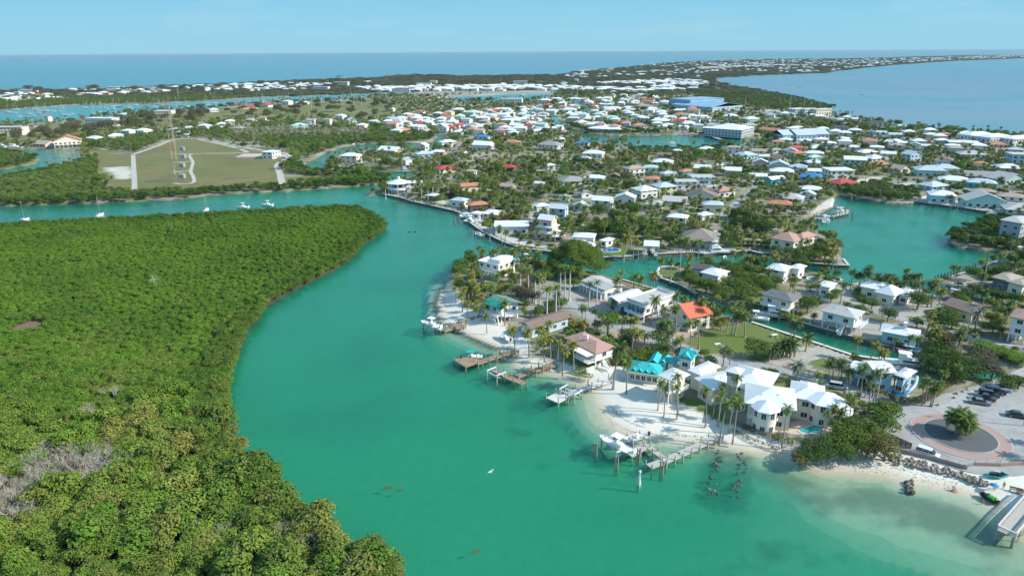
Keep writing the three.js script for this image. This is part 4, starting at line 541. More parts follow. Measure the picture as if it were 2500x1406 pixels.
// larger blocks
function bigBlock(name, label, A, B, C, e, o, cat = 'building') { const f = abc(A, B, C, e, 0.6); return house(name, label, f, { win: 'fr', ...o }, cat); }
{ const g = bigBlock('apartment_block', 'long grey apartment block with a white roof and dark balconies by the inner lagoon', [1719, 312], [1812, 318], [1830, 309], 8.5, { roof: 'hip', rc: 'w', wc: 'g', pitch: 0.22 }); }
bigBlock('shop_row', 'long low building with an orange and white roof beside the highway', [1850, 314], [1940, 326], [1946, 322], 4, { roof: 'gable', rc: 'o', wc: 'w', pitch: 0.3 });
[[1879, 324, 1912, 330, 1922, 322], [1912, 323, 1946, 330, 1954, 321], [1946, 321, 1976, 328, 1985, 318]].forEach(([a, b, c, d, e, f], i) => bigBlock('condominium', ['pale blue three storey condominium with a blue grey roof, farthest from the orange house', 'pale blue three storey condominium between two of its kind', 'pale blue three storey condominium at the cream house end of the row'][i], [a, b], [c, d], [e, f], 7, { roof: 'gablez', rc: 'b', wc: 'l', pitch: 0.35 }));
bigBlock('bay_apartment', 'white apartment building on the bay with a white hip roof, first of three', [2335, 326], [2372, 331], [2384, 322], 7, { rc: 'w', wc: 'w', pitch: 0.3 });
bigBlock('bay_apartment', 'blue and white apartment building on the bay, middle of three', [2374, 331], [2420, 336], [2430, 327], 7.5, { rc: 'w', wc: 'l', pitch: 0.25 });
bigBlock('bay_apartment', 'white apartment building on the bay beside the orange roof, last of three', [2432, 335], [2476, 340], [2484, 330], 6.5, { rc: 'w', wc: 'w', pitch: 0.25 });
[[1921, 264, 1942, 266, 1948, 262], [1950, 264, 1966, 266, 1970, 261], [1976, 265, 1994, 267, 1998, 262]].forEach(([a, b, c, d, e, f], i) => bigBlock('shore_condominium', ['grey three storey condominium behind the mangrove point', 'white three storey condominium behind the mangrove point', 'cream three storey condominium at the water end of the mangrove point'][i], [a, b], [c, d], [e, f], 10, { roof: 'flat', rc: 'w', wc: 'gwc'[i] }));
{ const g = bigBlock('school_hall', 'large blue school hall with pale blue roofs beside the sports field', [1632, 240], [1686, 244], [1694, 234], 14, { roof: 'flat', rc: 'z', wc: 'b' }); bigBlock('school_wing', 'long low blue school wing in front of the tall hall', [1640, 254], [1740, 262], [1752, 252], 7, { roof: 'gable', rc: 'z', wc: 'l', pitch: 0.15 }); }
// ---------------------------------------------------------------- roads, walls, roundabout
const patchy = grain(512, (u, v) => { const w = wrapNoise(u, v, 5, 31), k = Math.abs(wrapNoise(u, v, 7, 35) + 0.3 * wrapNoise(u, v, 25, 36)); return 0.86 + 0.22 * w + 0.10 * wrapNoise(u, v, 22, 33) + 0.07 * wrapNoise(u, v, 90, 34) - (k < 0.012 ? 0.22 : 0); });
const asphalt = new THREE.MeshStandardMaterial({ color: rgb(0.38, 0.372, 0.36), roughness: 0.95, map: patchy, name: 'bleached asphalt' });
const roadLines = [];
function road(pts, w, m = asphalt, y = LAND + 0.02, name = 'road') { const P = curve(poly(pts, LAND), 3); roadLines.push([P, w / 2 + 0.8]); return structure(name, strip(P, w, y, 0.045), m); }
road([1330, 716, 1400, 750, 1450, 775, 1510, 797, 1580, 816, 1640, 838, 1690, 862, 1760, 882, 1850, 893, 1910, 909, 1980, 926, 2050, 944, 2110, 965, 2170, 985, 2215, 1010], 6.2);
road([2080, 742, 2150, 762, 2200, 778, 2260, 793, 2330, 815, 2420, 838, 2520, 855], 5.6, undefined, LAND + 0.024);
road([1760, 528, 1790, 505, 1820, 480, 1850, 460], 6); road([1300, 545, 1330, 520, 1340, 500], 8); road([1300, 475, 1400, 478, 1480, 492, 1560, 498], 5, undefined, LAND + 0.03); road([1340, 545, 1400, 548, 1470, 552], 5); road([1660, 465, 1740, 448, 1800, 440, 1850, 432], 7, undefined, LAND + 0.034);
for (const l of [[1000, 392, 1100, 398, 1200, 408, 1300, 416, 1400, 415], [1080, 455, 1180, 462, 1300, 475], [1480, 440, 1560, 450, 1640, 470, 1700, 480], [1750, 395, 1850, 403, 1950, 402, 2050, 402], [1800, 365, 1900, 380, 2000, 398, 2060, 425], [2060, 370, 2200, 388, 2350, 412, 2500, 425], [2200, 440, 2350, 462, 2500, 470], [1100, 320, 1200, 312, 1330, 300], [1250, 380, 1330, 378, 1400, 378], [1480, 300, 1560, 326], [1540, 265, 1640, 300, 1760, 340], [1000, 290, 1100, 285, 1220, 265], [1420, 400, 1500, 396, 1580, 410]]) road(l, 5, undefined, LAND + 0.026);
road([1700, 296, 1780, 300, 1900, 306, 2000, 318, 2150, 332, 2300, 346, 2520, 372], 9); road([1460, 215, 1520, 212, 1555, 225, 1545, 245, 1600, 262, 1640, 275], 10, undefined, LAND + 0.03);
road([2215, 1000, 2300, 990, 2400, 975, 2480, 950, 2560, 925], 11, undefined, LAND + 0.028);
const paveMat = (c) => new THREE.MeshStandardMaterial({ color: rgb(...c), roughness: 0.95, map: patchy });
const rc = plot(2344, 1064, LAND), rr = (plot(2470, 1064, LAND).x - rc.x) * 0.87, ring = (r, n = 64) => Array.from({ length: n }, (_, i) => [rc.x + Math.cos(i / n * 6.2832) * r, rc.z + Math.sin(i / n * 6.2832) * r]);
roadLines.push([[[rc.x, rc.z], [rc.x + 0.1, rc.z]], rr + 9]);
structure('road', sheet(ring(rr + 6), LAND + 0.032, 0.045), asphalt);
{ const lot = poly([2240, 1000, 2330, 955, 2440, 925, 2700, 880, 2900, 960, 2800, 1150, 2500, 1135, 2470, 1100], LAND); structure('road', sheet(lot, LAND + 0.016, 0.045), asphalt); roadLines.push([[[rc.x + 22, rc.z - 12], [rc.x + 60, rc.z - 14]], 14]); structure('pavement', strip(poly([2290, 1006, 2340, 980, 2400, 950, 2470, 918, 2520, 896], LAND), 2.4, LAND + 0.05, 0.2), paveMat([0.44, 0.43, 0.41])); structure('pavement', sheet(poly([2352, 990, 2440, 935, 2478, 942, 2420, 990, 2376, 1000], LAND), LAND + 0.04, 0.2), paveMat([0.42, 0.385, 0.33])); }
{ // paved ring with kerbs round a gravel bed
  const g = thing('roundabout', 'round traffic island of pink pavers with a dark gravel bed', 'roundabout', rc.x, LAND, rc.z), at = (r) => ring(r).map(([x, z]) => [x - rc.x, z - rc.z]);
  part(g, 'outer_kerb', slab(at(rr), 0.005, 0.14), concrete); part(g, 'paver_ring', slab(at(rr - 0.45), 0.0, 0.155), new THREE.MeshStandardMaterial({ color: rgb(0.46, 0.315, 0.275), roughness: 0.9, map: tiles, bumpMap: speckle, bumpScale: 0.01 })); part(g, 'inner_kerb', slab(at(rr * 0.735), 0, 0.27), concrete); part(g, 'gravel_bed', slab(at(rr * 0.735 - 0.35), 0, 0.3), new THREE.MeshStandardMaterial({ color: rgb(0.12, 0.125, 0.135), roughness: 1, map: speckle, bumpMap: speckle, bumpScale: 0.06 }));
}
structure('pavement', sheet(poly([1890, 868, 1950, 845, 2010, 852, 2075, 876, 2060, 892, 2010, 874, 1970, 884, 1930, 898, 1880, 888], LAND), LAND + 0.012, 0.2), paveMat([0.46, 0.42, 0.36]));
for (const l of [[1655, 805, 1710, 800, 1720, 818, 1640, 830, 1600, 822], [1500, 798, 1530, 790, 1545, 815, 1580, 832, 1640, 850, 1560, 850, 1500, 820], [1400, 722, 1450, 722, 1500, 735, 1470, 745, 1420, 740]]) structure('driveway', sheet(poly(l, LAND), LAND + 0.008, 0.2), paveMat([0.45, 0.34, 0.27]));
// sea walls: a wall with a cap along each bulkheaded shore
function seawall(label, pts, capC = [0.52, 0.50, 0.46], posts = 0, wallC = [0.12, 0.11, 0.10]) {
  const P = poly(pts), o = P[0], g = thing('sea_wall', label, 'sea wall', o[0], 0, o[1]), W1 = [], cap = [];
  for (let i = 0; i < P.length - 1; i++) { const [ax, az] = P[i], [bx, bz] = P[i + 1], dx = bx - ax, dz = bz - az, L = Math.hypot(dx, dz), t = Math.atan2(-dz, dx), x = (ax + bx) / 2 - o[0], z = (az + bz) / 2 - o[1]; W1.push(box(L + 0.3, 3.0, 0.5, x, -0.55, z, t)); cap.push(box(L + 0.6, 0.2, 1.1, x, 1.04, z, t)); if (posts) for (let s = 0; s < L; s += posts) { const p = part(g, 'post', cyl(0.16, 0.16, 1.6, ax - o[0] + dx * s / L, 1.5, az - o[1] + dz * s / L, 6), whiteMat); } }
  part(g, 'wall', join(W1), mat(wallC, 0.9)); part(g, 'cap', join(cap), mat(capC, 0.9)); return g;
}
seawall('concrete sea wall curving along the mainland below the round house', [936, 477, 980, 486, 1000, 493, 1050, 504, 1110, 518, 1131, 526], undefined, 6);
seawall('concrete sea wall with small docks between the round house and the pink house', [1131, 526, 1141, 538, 1152, 550, 1166, 560, 1176, 568], undefined, 0);
seawall('pale concrete sea wall below the pink stepped house', [1176, 568, 1200, 580, 1220, 590, 1250, 602, 1270, 609, 1334, 617, 1400, 624], undefined, 7);
seawall('sea wall round the lawn of the white villa', [1466, 632, 1520, 631, 1578, 625]); seawall('sea wall behind the sport fishing boat', [1604, 624, 1690, 620, 1718, 624, 1790, 618, 1830, 616, 1854, 622, 1890, 623], undefined, 8);
seawall('sea wall round the tip of the terracotta villa garden', [1920, 640, 1970, 646, 2030, 651, 2071, 653, 2058, 637]); seawall('sea wall with white posts along the far side of the east basin', [2236, 495, 2350, 510, 2410, 520, 2490, 527, 2700, 560], undefined, 7);
seawall('pale capped canal wall beside the lawn and the gravel lot', [1836, 793, 1930, 824, 2010, 850, 2080, 874, 2150, 884], [0.62, 0.58, 0.48]); seawall('tan canal wall behind the long white house', [1520, 688, 1600, 712], [0.5, 0.40, 0.26]);
seawall('white capped wall round the small lawn at the canal bend', [1660, 654, 1612, 657, 1604, 668, 1615, 684, 1660, 700, 1700, 722], [0.60, 0.58, 0.55], 5);
seawall('dark canal wall with white mooring posts below the white stilt house', [1934, 787, 2078, 827], [0.4, 0.39, 0.37], 6); seawall('dark red canal wall below the cyan house', [2078, 827, 2122, 840, 2184, 856, 2228, 870], [0.22, 0.12, 0.11]);
seawall('low wall lined with dark wooden posts at the east shore', [2290, 690, 2384, 660, 2430, 643], [0.38, 0.36, 0.32]);
{ const P = poly([2288, 691, 2386, 661]), r = R(3); for (let i = 0; i < 14; i++) { const t = i / 13, m = new THREE.Mesh(cyl(0.18, 0.2, 4.5, 0, 1, 0, 6), mat([0.07, 0.06, 0.055], 0.95)); m.name = numbered('mooring_post'); m.position.set(lerp(P[0][0], P[1][0], t) - 1.5, 0, lerp(P[0][1], P[1][1], t) + 0.3 * r()); dress(m); tag(m, 'dark wooden mooring post standing in the row along the east shore', 'post', 'posts along the east shore'); scene.add(m); } }
// low walls and fences by the roundabout
function wallFence(label, pts, h, c, fence) {
  const P = poly(pts, LAND), o = P[0], g = thing('low_wall', label, 'wall', o[0], LAND, o[1]), L1 = [], F = [];
  for (let i = 0; i < P.length - 1; i++) { const [ax, az] = P[i], [bx, bz] = P[i + 1], dx = bx - ax, dz = bz - az, L = Math.hypot(dx, dz), t = Math.atan2(-dz, dx), x = (ax + bx) / 2 - o[0], z = (az + bz) / 2 - o[1]; L1.push(box(L + 0.25, h + 0.8, 0.3, x, h / 2 - 0.4, z, t)); if (fence) for (let s = 0; s <= L; s += 2.4) part(g, 'fence_post', cyl(0.04, 0.04, 1.1, ax - o[0] + dx * s / L, h + 0.5, az - o[1] + dz * s / L, 5), mat([0.3, 0.3, 0.3], 0.5)); if (fence) F.push(box(L, 0.05, 0.05, x, h + 1.02, z, t), box(L, 0.03, 0.03, x, h + 0.55, z, t)); }
  part(g, 'wall', join(L1), mat(c, 0.9)); if (fence) part(g, 'fence_rail', join(F), mat([0.3, 0.3, 0.3], 0.5)); return g;
}
wallFence('low pinkish brown wall topped with a wire fence above the boulders', [2198, 1104, 2280, 1124, 2358, 1146], 1.0, [0.36, 0.24, 0.21], true); wallFence('low pinkish brown wall with a fence right of the beach gate', [2379, 1137, 2440, 1139, 2520, 1133], 0.9, [0.36, 0.24, 0.21], true);
wallFence('white picket wall beside the sandy yard', [1431, 908, 1466, 894], 1.0, [0.7, 0.7, 0.7]); wallFence('white sand retaining wall at the turquoise house', [1530, 905, 1560, 930], 0.4, [0.55, 0.53, 0.48]);
{ const a = plot(2361, 1146, LAND), g = thing('beach_gate', 'grey metal gate between the two pinkish walls', 'gate', a.x, LAND, a.z, 0.5); part(g, 'gate_frame', join([box(0.1, 1.8, 0.1, 0, 0.9, 0), box(0.1, 1.8, 0.1, 2.2, 0.9, 0), box(2.2, 0.08, 0.08, 1.1, 1.7, 0), box(2.2, 0.08, 0.08, 1.1, 0.3, 0)]), mat([0.45, 0.45, 0.45], 0.5)); for (let i = 0; i < 7; i++) part(g, 'gate_bar', box(0.05, 1.4, 0.05, 0.3 + i * 0.28, 1, 0), mat([0.45, 0.45, 0.45], 0.5)); }
{ const a = plot(2198, 1085, LAND), g = thing('wooden_screen', 'brown board screen at the edge of the thicket by the roundabout', 'fence', a.x, LAND, a.z, -1.0); for (let i = 0; i < 9; i++) part(g, 'board', box(0.52, 1.6, 0.06, i * 0.56 - 2.2, 0.8, 0), i % 2 ? woodMat : mat([0.2, 0.14, 0.1], 0.9)); }
// boulders
function rockGeo(seed) { const g = new THREE.IcosahedronGeometry(0.5, 1), p = g.attributes.position, v = new THREE.Vector3(); for (let i = 0; i < p.count; i++) { v.fromBufferAttribute(p, i); v.multiplyScalar(0.8 + 0.5 * Math.abs(noise(v.x * 3 + seed * 9, v.y * 3 + v.z * 4, seed))); p.setXYZ(i, v.x, v.y * 0.75, v.z); } g.computeVertexNormals(); return g; }
const rocks = [1, 2, 3, 4].map(rockGeo), rockMats = [[0.38, 0.32, 0.26], [0.29, 0.24, 0.19], [0.45, 0.39, 0.32], [0.21, 0.175, 0.14]].map((c) => mat(c, 0.95, { map: stain, tag: 'rock' + c[0] })), darkRock = mat([0.10, 0.085, 0.065], 0.9, { map: stain, tag: 'reef' });
function boulder(r, x, y, z, s, m, label, group) { const q = new THREE.Mesh(rocks[(r() * 4) | 0], m); q.name = numbered('boulder'); q.position.set(x, y, z); q.rotation.set(r() * 3, r() * 6, r() * 3); q.scale.setScalar(s); dress(q); tag(q, label, 'boulder', group); scene.add(q); }
{
  const r = R(44), P = poly([2160, 1117, 2210, 1128, 2270, 1142, 2330, 1158, 2370, 1172, 2408, 1182], LAND * 0.8), seg = curve(P, 0.4);
  for (let i = 0; i < 260; i++) { const t = Math.pow(r(), 0.9), k = seg[Math.floor(t * (seg.length - 1))], w = lerp(2.6, 1.6, t); boulder(r, k[0] + (r() - 0.5) * w, 0.75 + r() * 0.5, k[1] + (r() - 0.5) * w * 1.5, 0.4 + 0.6 * r(), rockMats[(r() * 4) | 0], 'pale boulder in the rock bank below the pinkish wall', 'boulders of the rock bank'); }
  for (const [L, n, s] of [[[1757, 1092, 1752, 1120, 1746, 1140], 26, 1], [[1746, 1145, 1740, 1175, 1738, 1203], 10, 1.3], [[1798, 1100, 1812, 1120, 1808, 1145], 16, 1.2], [[1802, 1145, 1796, 1180, 1786, 1212], 14, 1.4]]) { const S = curve(poly(L), 0.5); for (let i = 0; i < n; i++) { const k = S[Math.floor(r() * S.length)]; boulder(r, k[0] + (r() - 0.5) * 1.8 * s, -0.28 - 0.25 * r(), k[1] + (r() - 0.5) * 2 * s, 0.5 + 0.7 * r(), r() < 0.85 ? darkRock : rockMats[3], 'weedy dark rock of the sunken groyne beside the long dock', 'rocks of the sunken groyne'); } }
  for (let i = 0; i < 34; i++) { const a = plot(2212 + 16 * r(), 1176 + 34 * r()); boulder(r, a.x, 0.1 + 0.3 * r(), a.z, 0.6 + 0.7 * r(), r() < 0.6 ? darkRock : rockMats[1], 'weedy rock in the small heap at the edge of the public beach', 'rock heap at the water edge'); }
  for (const [px, py] of [[2352, 957], [2362, 952], [2290, 990], [2330, 972], [2336, 962], [2400, 935], [2420, 930]]) { const a = plot(px, py, LAND); boulder(r, a.x, LAND + 0.2, a.z, 0.9 + 0.5 * r(), rockMats[2], 'single pale boulder on the grass verge beside the car park', 'boulders on the grass verge'); }
}
// wrack line: dry weed scraps strewn along the tide mark
{ const r = R(66), list = []; for (const [l, n, w] of [[[1472, 1000, 1500, 1030, 1545, 1050, 1600, 1056, 1680, 1060, 1730, 1064], 220, 1.0], [[1490, 990, 1520, 1020, 1570, 1042], 90, 0.8], [[1180, 836, 1215, 846, 1250, 850], 60, 1], [[2010, 1135, 2080, 1138, 2160, 1148, 2240, 1166, 2320, 1184, 2380, 1200], 150, 2.6], [[2130, 1130, 2220, 1148, 2330, 1176], 90, 1.6], [[1320, 896, 1380, 912, 1420, 930], 70, 1]]) { const S = curve(poly(l, 0.6), 0.3); for (let i = 0; i < n; i++) { const k = S[Math.floor(r() * S.length)], x = k[0] + (r() + r() - 1) * w, z = k[1] + (r() + r() - 1) * w * 0.7, d = shore(x, z, 20); if (d < 0.8) continue; list.push([x, height(x, z, d) + 0.01, z, r() * 6.28, 0.25 + 0.6 * r() * r(), 0.4, shade3([0.2, 0.15, 0.09], 0.6 + 0.9 * r())]); } } const g = []; for (let i = 0; i < 7; i++) g.push(new THREE.IcosahedronGeometry(0.06 + 0.07 * r(), 0).scale(2.2, 0.5, 0.9).rotateY(r() * 3).translate((r() - 0.5) * 0.5, 0.02, (r() - 0.5) * 0.3)); tag(instances(scene, 'wrack_line', join(g), mat([1, 1, 1], 1, { tag: 'wrack' }), list), 'dry brown seaweed scraps strewn along the tide mark of the beaches', 'seaweed', null, 'stuff'); }
// transmitter field
{
  const track = paveMat([0.5, 0.47, 0.41]);
  road([329, 476, 328, 440, 326, 400, 325, 378], 3.6, track); road([325, 377, 380, 358, 432, 340, 482, 338, 560, 352, 612, 362, 700, 375, 712, 380], 4, track, LAND + 0.025); road([690, 456, 684, 425, 678, 402, 712, 379], 5, track, LAND + 0.03); road([482, 340, 540, 352, 580, 362, 606, 372], 4, track, LAND + 0.035); road([422, 447, 455, 449, 470, 446, 472, 432, 466, 420, 468, 408, 471, 396, 466, 386, 464, 378, 480, 375, 560, 374, 605, 372], 2.6, track, LAND + 0.03);
  for (const l of [[422, 420, 468, 417], [424, 396, 470, 394], [426, 376, 468, 375]]) road(l, 3, track, LAND + 0.04, 'path');
  const wb = bigBlock('transmitter_building', 'white block building on a walled pad beside the transmitter field', [636, 371], [664, 372], [668, 366], 6, { roof: 'flat', rc: 'w', wc: 'w' }); const pp = plot(645, 382, LAND); const pad = thing('walled_pad', 'raised pinkish concrete pad in front of the white transmitter building', 'pad', pp.x, LAND, pp.z); part(pad, 'wall', box(44, 1.2, 20, 0, 0.6, 0), mat([0.45, 0.42, 0.4], 0.9)); part(pad, 'floor', box(43, 0.1, 19, 0, 1.24, 0), mat([0.52, 0.40, 0.37], 0.9));
  const gz = plot(452, 335, LAND), gt = thing('gate_hut', 'small white hut at the head of the transmitter field', 'hut', gz.x, LAND, gz.z); block(gt, { w: 7, d: 5, e: 3.5, roof: 'flat', rc: 'w', wc: 'w' });
  const steel = mat([0.32, 0.33, 0.33], 0.6), seg = (H, y0, y1) => { const L = []; for (let k = 0; k < 3; k++) { const a = k * 2.094, b = a + 2.094, p = (t, y) => [0.4 * Math.cos(t), y, 0.4 * Math.sin(t)]; L.push(bar(p(a, y0), p(a, y1), 0.045, 4)); for (let y = y0; y < y1 - 0.1; y += 2) L.push(bar(p(a, y), p(b, Math.min(y1, y + 2)), 0.022, 3)); } return join(L); };
  const redM = mat([0.45, 0.17, 0.11], 0.7), palM = mat([0.55, 0.52, 0.48], 0.7);
  [[431, 446, 40], [434, 410, 46], [433, 390, 48], [431, 372, 52]].forEach(([px, py, H], i) => {
    const p = plot(px, py, LAND), g = thing('radio_mast', `slender red and white lattice radio mast, ${['first', 'second', 'third', 'fourth'][i]} of the row counted from the channel`, 'radio mast', p.x, LAND, p.z), n = 7; for (let k = 0; k < n; k++) part(g, k % 2 ? 'white_section' : 'red_section', seg(H, H * k / n, H * (k + 1) / n), k % 2 ? palM : redM);
    for (let k = 0; k < 3; k++) { const a = k * 2.094 + 0.4; part(g, 'guy_wire', bar([0, H * 0.9, 0], [Math.cos(a) * H * 0.6, 0, Math.sin(a) * H * 0.6], 0.04, 3), steel); }
    const q = plot([446, 446, 449, 446][i], [437, 410, 388, 369][i], LAND), s = thing('equipment_shed', `grey louvred equipment shed beside the ${['first', 'second', 'third', 'fourth'][i]} radio mast from the channel`, 'shed', q.x, LAND, q.z); part(s, 'wall', box(3.6, 3.4, 3.6, 0, 2.3, 0), mat([0.3, 0.31, 0.3], 0.7)); for (let k = 0; k < 6; k++) part(s, 'louvre', box(3.4, 0.12, 0.2, 0, 0.9 + k * 0.5, 1.9), steel); for (const a of [-1.5, 1.5]) column(s, a, 0, 1.5, 0.6, 0.15, steel); part(s, 'fence', box(9, 1.2, 0.08, -3, 0.6, 3), steel);
  });
}
// street and utility poles: base mark, height
const poleMat = mat([0.55, 0.54, 0.52], 0.7), darkPole = mat([0.2, 0.17, 0.14], 0.9);
[[2137, 993, 10, 0, 'white lamp pole at the road by the curved hedge'], [2358, 828, 11, 1, 'dark utility pole beside the road on the canal island'], [1963, 920, 5.5, 0, 'short lamp post at the gravel lot'], [2148, 806, 10, 1, 'dark utility pole behind the cyan house'], [1631, 838, 8, 0, 'lamp post at the turn of the point road'], [2498, 1040, 16, 0, 'tall grey light pole beside the parked cars'], [1767, 450, 9, 0, 'pale utility pole beside the green corner lot'], [1351, 478, 9, 1, 'dark utility pole on the palm lined road'], [2190, 466, 9, 1, 'dark utility pole at the sandy building plot'], [2398, 700, 12, 0, 'white flagpole at the east shore pool'], [1659, 668, 11, 0, 'white flagpole on the small lawn at the canal bend']].forEach(([px, py, h, k, label]) => { const p = plot(px, py, LAND), g = thing('pole', label, 'pole', p.x, LAND, p.z); part(g, 'shaft', cyl(0.09, 0.16, h, 0, h / 2, 0, 7), k ? darkPole : poleMat); if (label.includes('flag')) part(g, 'finial', new THREE.SphereGeometry(0.15, 8, 6).translate(0, h, 0), poleMat); else if (k) part(g, 'crossarm', box(1.8, 0.14, 0.14, 0, h - 0.8, 0), darkPole); else part(g, 'lamp_head', join([box(1.4, 0.08, 0.08, 0.6, h, 0), box(0.6, 0.12, 0.3, 1.3, h - 0.05, 0)]), poleMat); });
{ const r = R(90); for (let i = 0; i < 70; i++) { const px = 60 + 2300 * r(), py = 205 + 70 * r(), p = plot(px, py, LAND); if (shore(p.x, p.z, 30) < 4) continue; const h = 12 + 12 * r(), m = new THREE.Mesh(cyl(0.18, 0.3, h, 0, h / 2, 0, 5), poleMat); m.name = numbered('far_pole'); m.position.set(p.x, LAND, p.z); dress(m); tag(m, 'slim pale pole standing up out of the distant town', 'pole', 'poles of the distant town'); scene.add(m); } }
// ---------------------------------------------------------------- docks
const plankBump = grain(128, (u, v) => (((v * 8) % 1) < 0.1 ? 0.2 : 0.8) + 0.15 * wrapNoise(u, v, 20, 3));
const deckMat = (c) => new THREE.MeshStandardMaterial({ color: rgb(...c), roughness: 0.9, map: stain, bumpMap: plankBump, bumpScale: 0.02 });
const brownDeck = deckMat([0.32, 0.225, 0.145]), greyDeck = deckMat([0.46, 0.43, 0.385]), whiteDeck = deckMat([0.62, 0.60, 0.57]), pileMat = mat([0.30, 0.26, 0.20], 0.95, { map: stain, tag: 'pile' }), greyPile = mat([0.42, 0.40, 0.36], 0.95, { map: stain, tag: 'gpile' });
const pileGeo = new THREE.CylinderGeometry(0.15, 0.18, 1, 7).translate(0, 0.5, 0);
function pile(g, x, z, y0, h, m = pileMat, s = 1) { const p = part(g, 'piling', pileGeo, m); p.position.set(x, y0, z); p.scale.set(s, h, s); return p; }
function dock(label, runs, m, pm, top = 1.1, tall = 0.9) { // runs: [[points], width]
  const o = plot(runs[0][0][0], runs[0][0][1], top), g = thing('dock', label, 'dock', o.x, 0, o.z);
  runs.forEach(([pts, w], k) => { const P = poly(pts, top).map(([x, z]) => [x - o.x, z - o.z]); for (let i = 0; i < P.length - 1; i++) { const [ax, az] = P[i], [bx, bz] = P[i + 1], dx = bx - ax, dz = bz - az, L = Math.hypot(dx, dz), t = Math.atan2(-dz, dx), nx = -dz / L, nz = dx / L; const b = box(L + (i < P.length - 2 ? w * 0.3 : 0), 0.16, w, 0, 0, 0); const uv = b.attributes.uv, ps = b.attributes.position; for (let q = 0; q < uv.count; q++) uv.setXY(q, ps.getZ(q), ps.getX(q)); b.rotateY(t); b.translate((ax + bx) / 2, top - 0.08 - 0.004 * k, (az + bz) / 2); part(g, 'deck', b, m); const n = Math.max(1, Math.round(L / 3)); for (let s = 0; s <= n; s++) for (const e of [-1, 1]) pile(g, ax + dx * s / n + nx * e * (w / 2 + 0.1), az + dz * s / n + nz * e * (w / 2 + 0.1), -2.5, 2.5 + top + tall * (0.7 + 0.5 * ((s * 7 + k) % 3) / 2), pm); for (const e of [-1, 1]) { const q = box(L, 0.25, 0.1, 0, 0, 0, t); q.translate((ax + bx) / 2 + nx * e * (w / 2 - 0.1), top - 0.28, (az + bz) / 2 + nz * e * (w / 2 - 0.1)); part(g, 'stringer', q, pm); } } });
  return g;
}
dock('brown dock with a boat lift reaching out from the dark stepped deck', [[[1130, 797, 1108, 800, 1083, 806, 1070, 798], 2.2], [[1108, 792, 1126, 800], 4]], brownDeck, pileMat, 1.1, 1.2);
dock('brown plank walk from the green roofed house to the sand', [[[1118, 788, 1150, 777, 1172, 770], 1.4]], brownDeck, pileMat, 1.15, 0.1);
dock('brown dock with a square platform and a small white boat', [[[1262, 856, 1225, 866, 1190, 877, 1162, 886], 2.0], [[1128, 872, 1158, 890], 6.0]], brownDeck, pileMat, 1.2, 1.1);
dock('brown tee shaped dock with an empty boat lift', [[[1356, 889, 1320, 899, 1285, 910, 1262, 918], 2.0], [[1208, 906, 1240, 920, 1280, 936], 2.2]], brownDeck, pileMat, 1.2, 1.3);
dock('grey dock with white decking and bare lift beams', [[[1540, 920, 1490, 930, 1440, 944, 1410, 952, 1385, 960], 1.7], [[1345, 965, 1375, 978], 3.8], [[1375, 968, 1400, 958], 2]], whiteDeck, greyPile, 1.1, 1.5);
dock('long grey dock with a side arm and two boats on lifts', [[[1757, 1062, 1720, 1080, 1660, 1108, 1620, 1125, 1584, 1138], 1.9], [[1624, 1120, 1600, 1103, 1580, 1086], 1.5], [[1578, 1086, 1555, 1098, 1534, 1110], 2.2]], greyDeck, greyPile, 1.1, 1.0);
dock('narrow dock below the solar panel house', [[[1166, 566, 1156, 566], 1.4], [[1178, 572, 1170, 575], 1.4]], greyDeck, greyPile, 1.0, 0.6);
dock('wooden finger dock with boats at the east basin', [[[1994, 524, 2030, 528, 2068, 520], 1.8], [[2068, 520, 2070, 512], 1.6]], greyDeck, pileMat, 1.0, 1.6); dock('short dock holding the white catamaran', [[[1983, 532, 2010, 533], 2.4]], greyDeck, pileMat, 1.0, 0.8); dock('thin floating dock in the east basin', [[[2038, 503, 2062, 505], 1.4]], greyDeck, pileMat, 0.7, 1.2);
dock('pale dock at the mouth of the canal island', [[[2014, 686, 2040, 682, 2056, 681], 2.4]], whiteDeck, greyPile, 1.1, 1.0); dock('pale dock with bollards behind the pyramid roofed house', [[[2074, 690, 2100, 694, 2120, 697], 2.2]], whiteDeck, greyPile, 1.1, 0.9);
dock('canal dock below the charcoal roofed stilt house', [[[1836, 757, 1870, 764, 1905, 772], 1.6]], greyDeck, greyPile, 1.1, 0.8); dock('short pale dock on the small east canal', [[[2322, 704, 2378, 716], 1.5]], whiteDeck, greyPile, 1.0, 0.5);
// boat lifts
function lift(label, a, b, w, m = greyPile) { const A = plot(...a, 1.5), B = plot(...b, 1.5), dx = B.x - A.x, dz = B.z - A.z, L = Math.hypot(dx, dz), g = thing('boat_lift', label, 'boat lift', (A.x + B.x) / 2, 0, (A.z + B.z) / 2, Math.atan2(-dz, dx)); for (const i of [-1, 1]) for (const j of [-1, 1]) pile(g, i * L / 2, j * w / 2, -2.5, 5.3, m, 1.1); for (const i of [-1, 1]) part(g, 'beam', box(0.25, 0.3, w + 0.4, i * L / 2, 2.5, 0), mat([0.62, 0.63, 0.62], 0.5)); for (const j of [-1, 1]) part(g, 'cradle', box(L + 0.4, 0.25, 0.25, 0, 1.5, j * w / 4), mat([0.6, 0.6, 0.6], 0.5)); return g; }
lift('empty boat lift on the outer side of the tee dock', [1200, 908], [1224, 920], 3.4); lift('empty boat lift beside the white decked dock', [1376, 952], [1412, 966], 3.6); lift('boat lift holding the white centre console boat', [1486, 1076], [1522, 1108], 4, pileMat); lift('boat lift under the white boat at the brown dock', [1043, 794], [1064, 802], 3.2, pileMat); lift('boat lift holding the white skiff by the beach', [1538, 1076], [1568, 1070], 2.6);
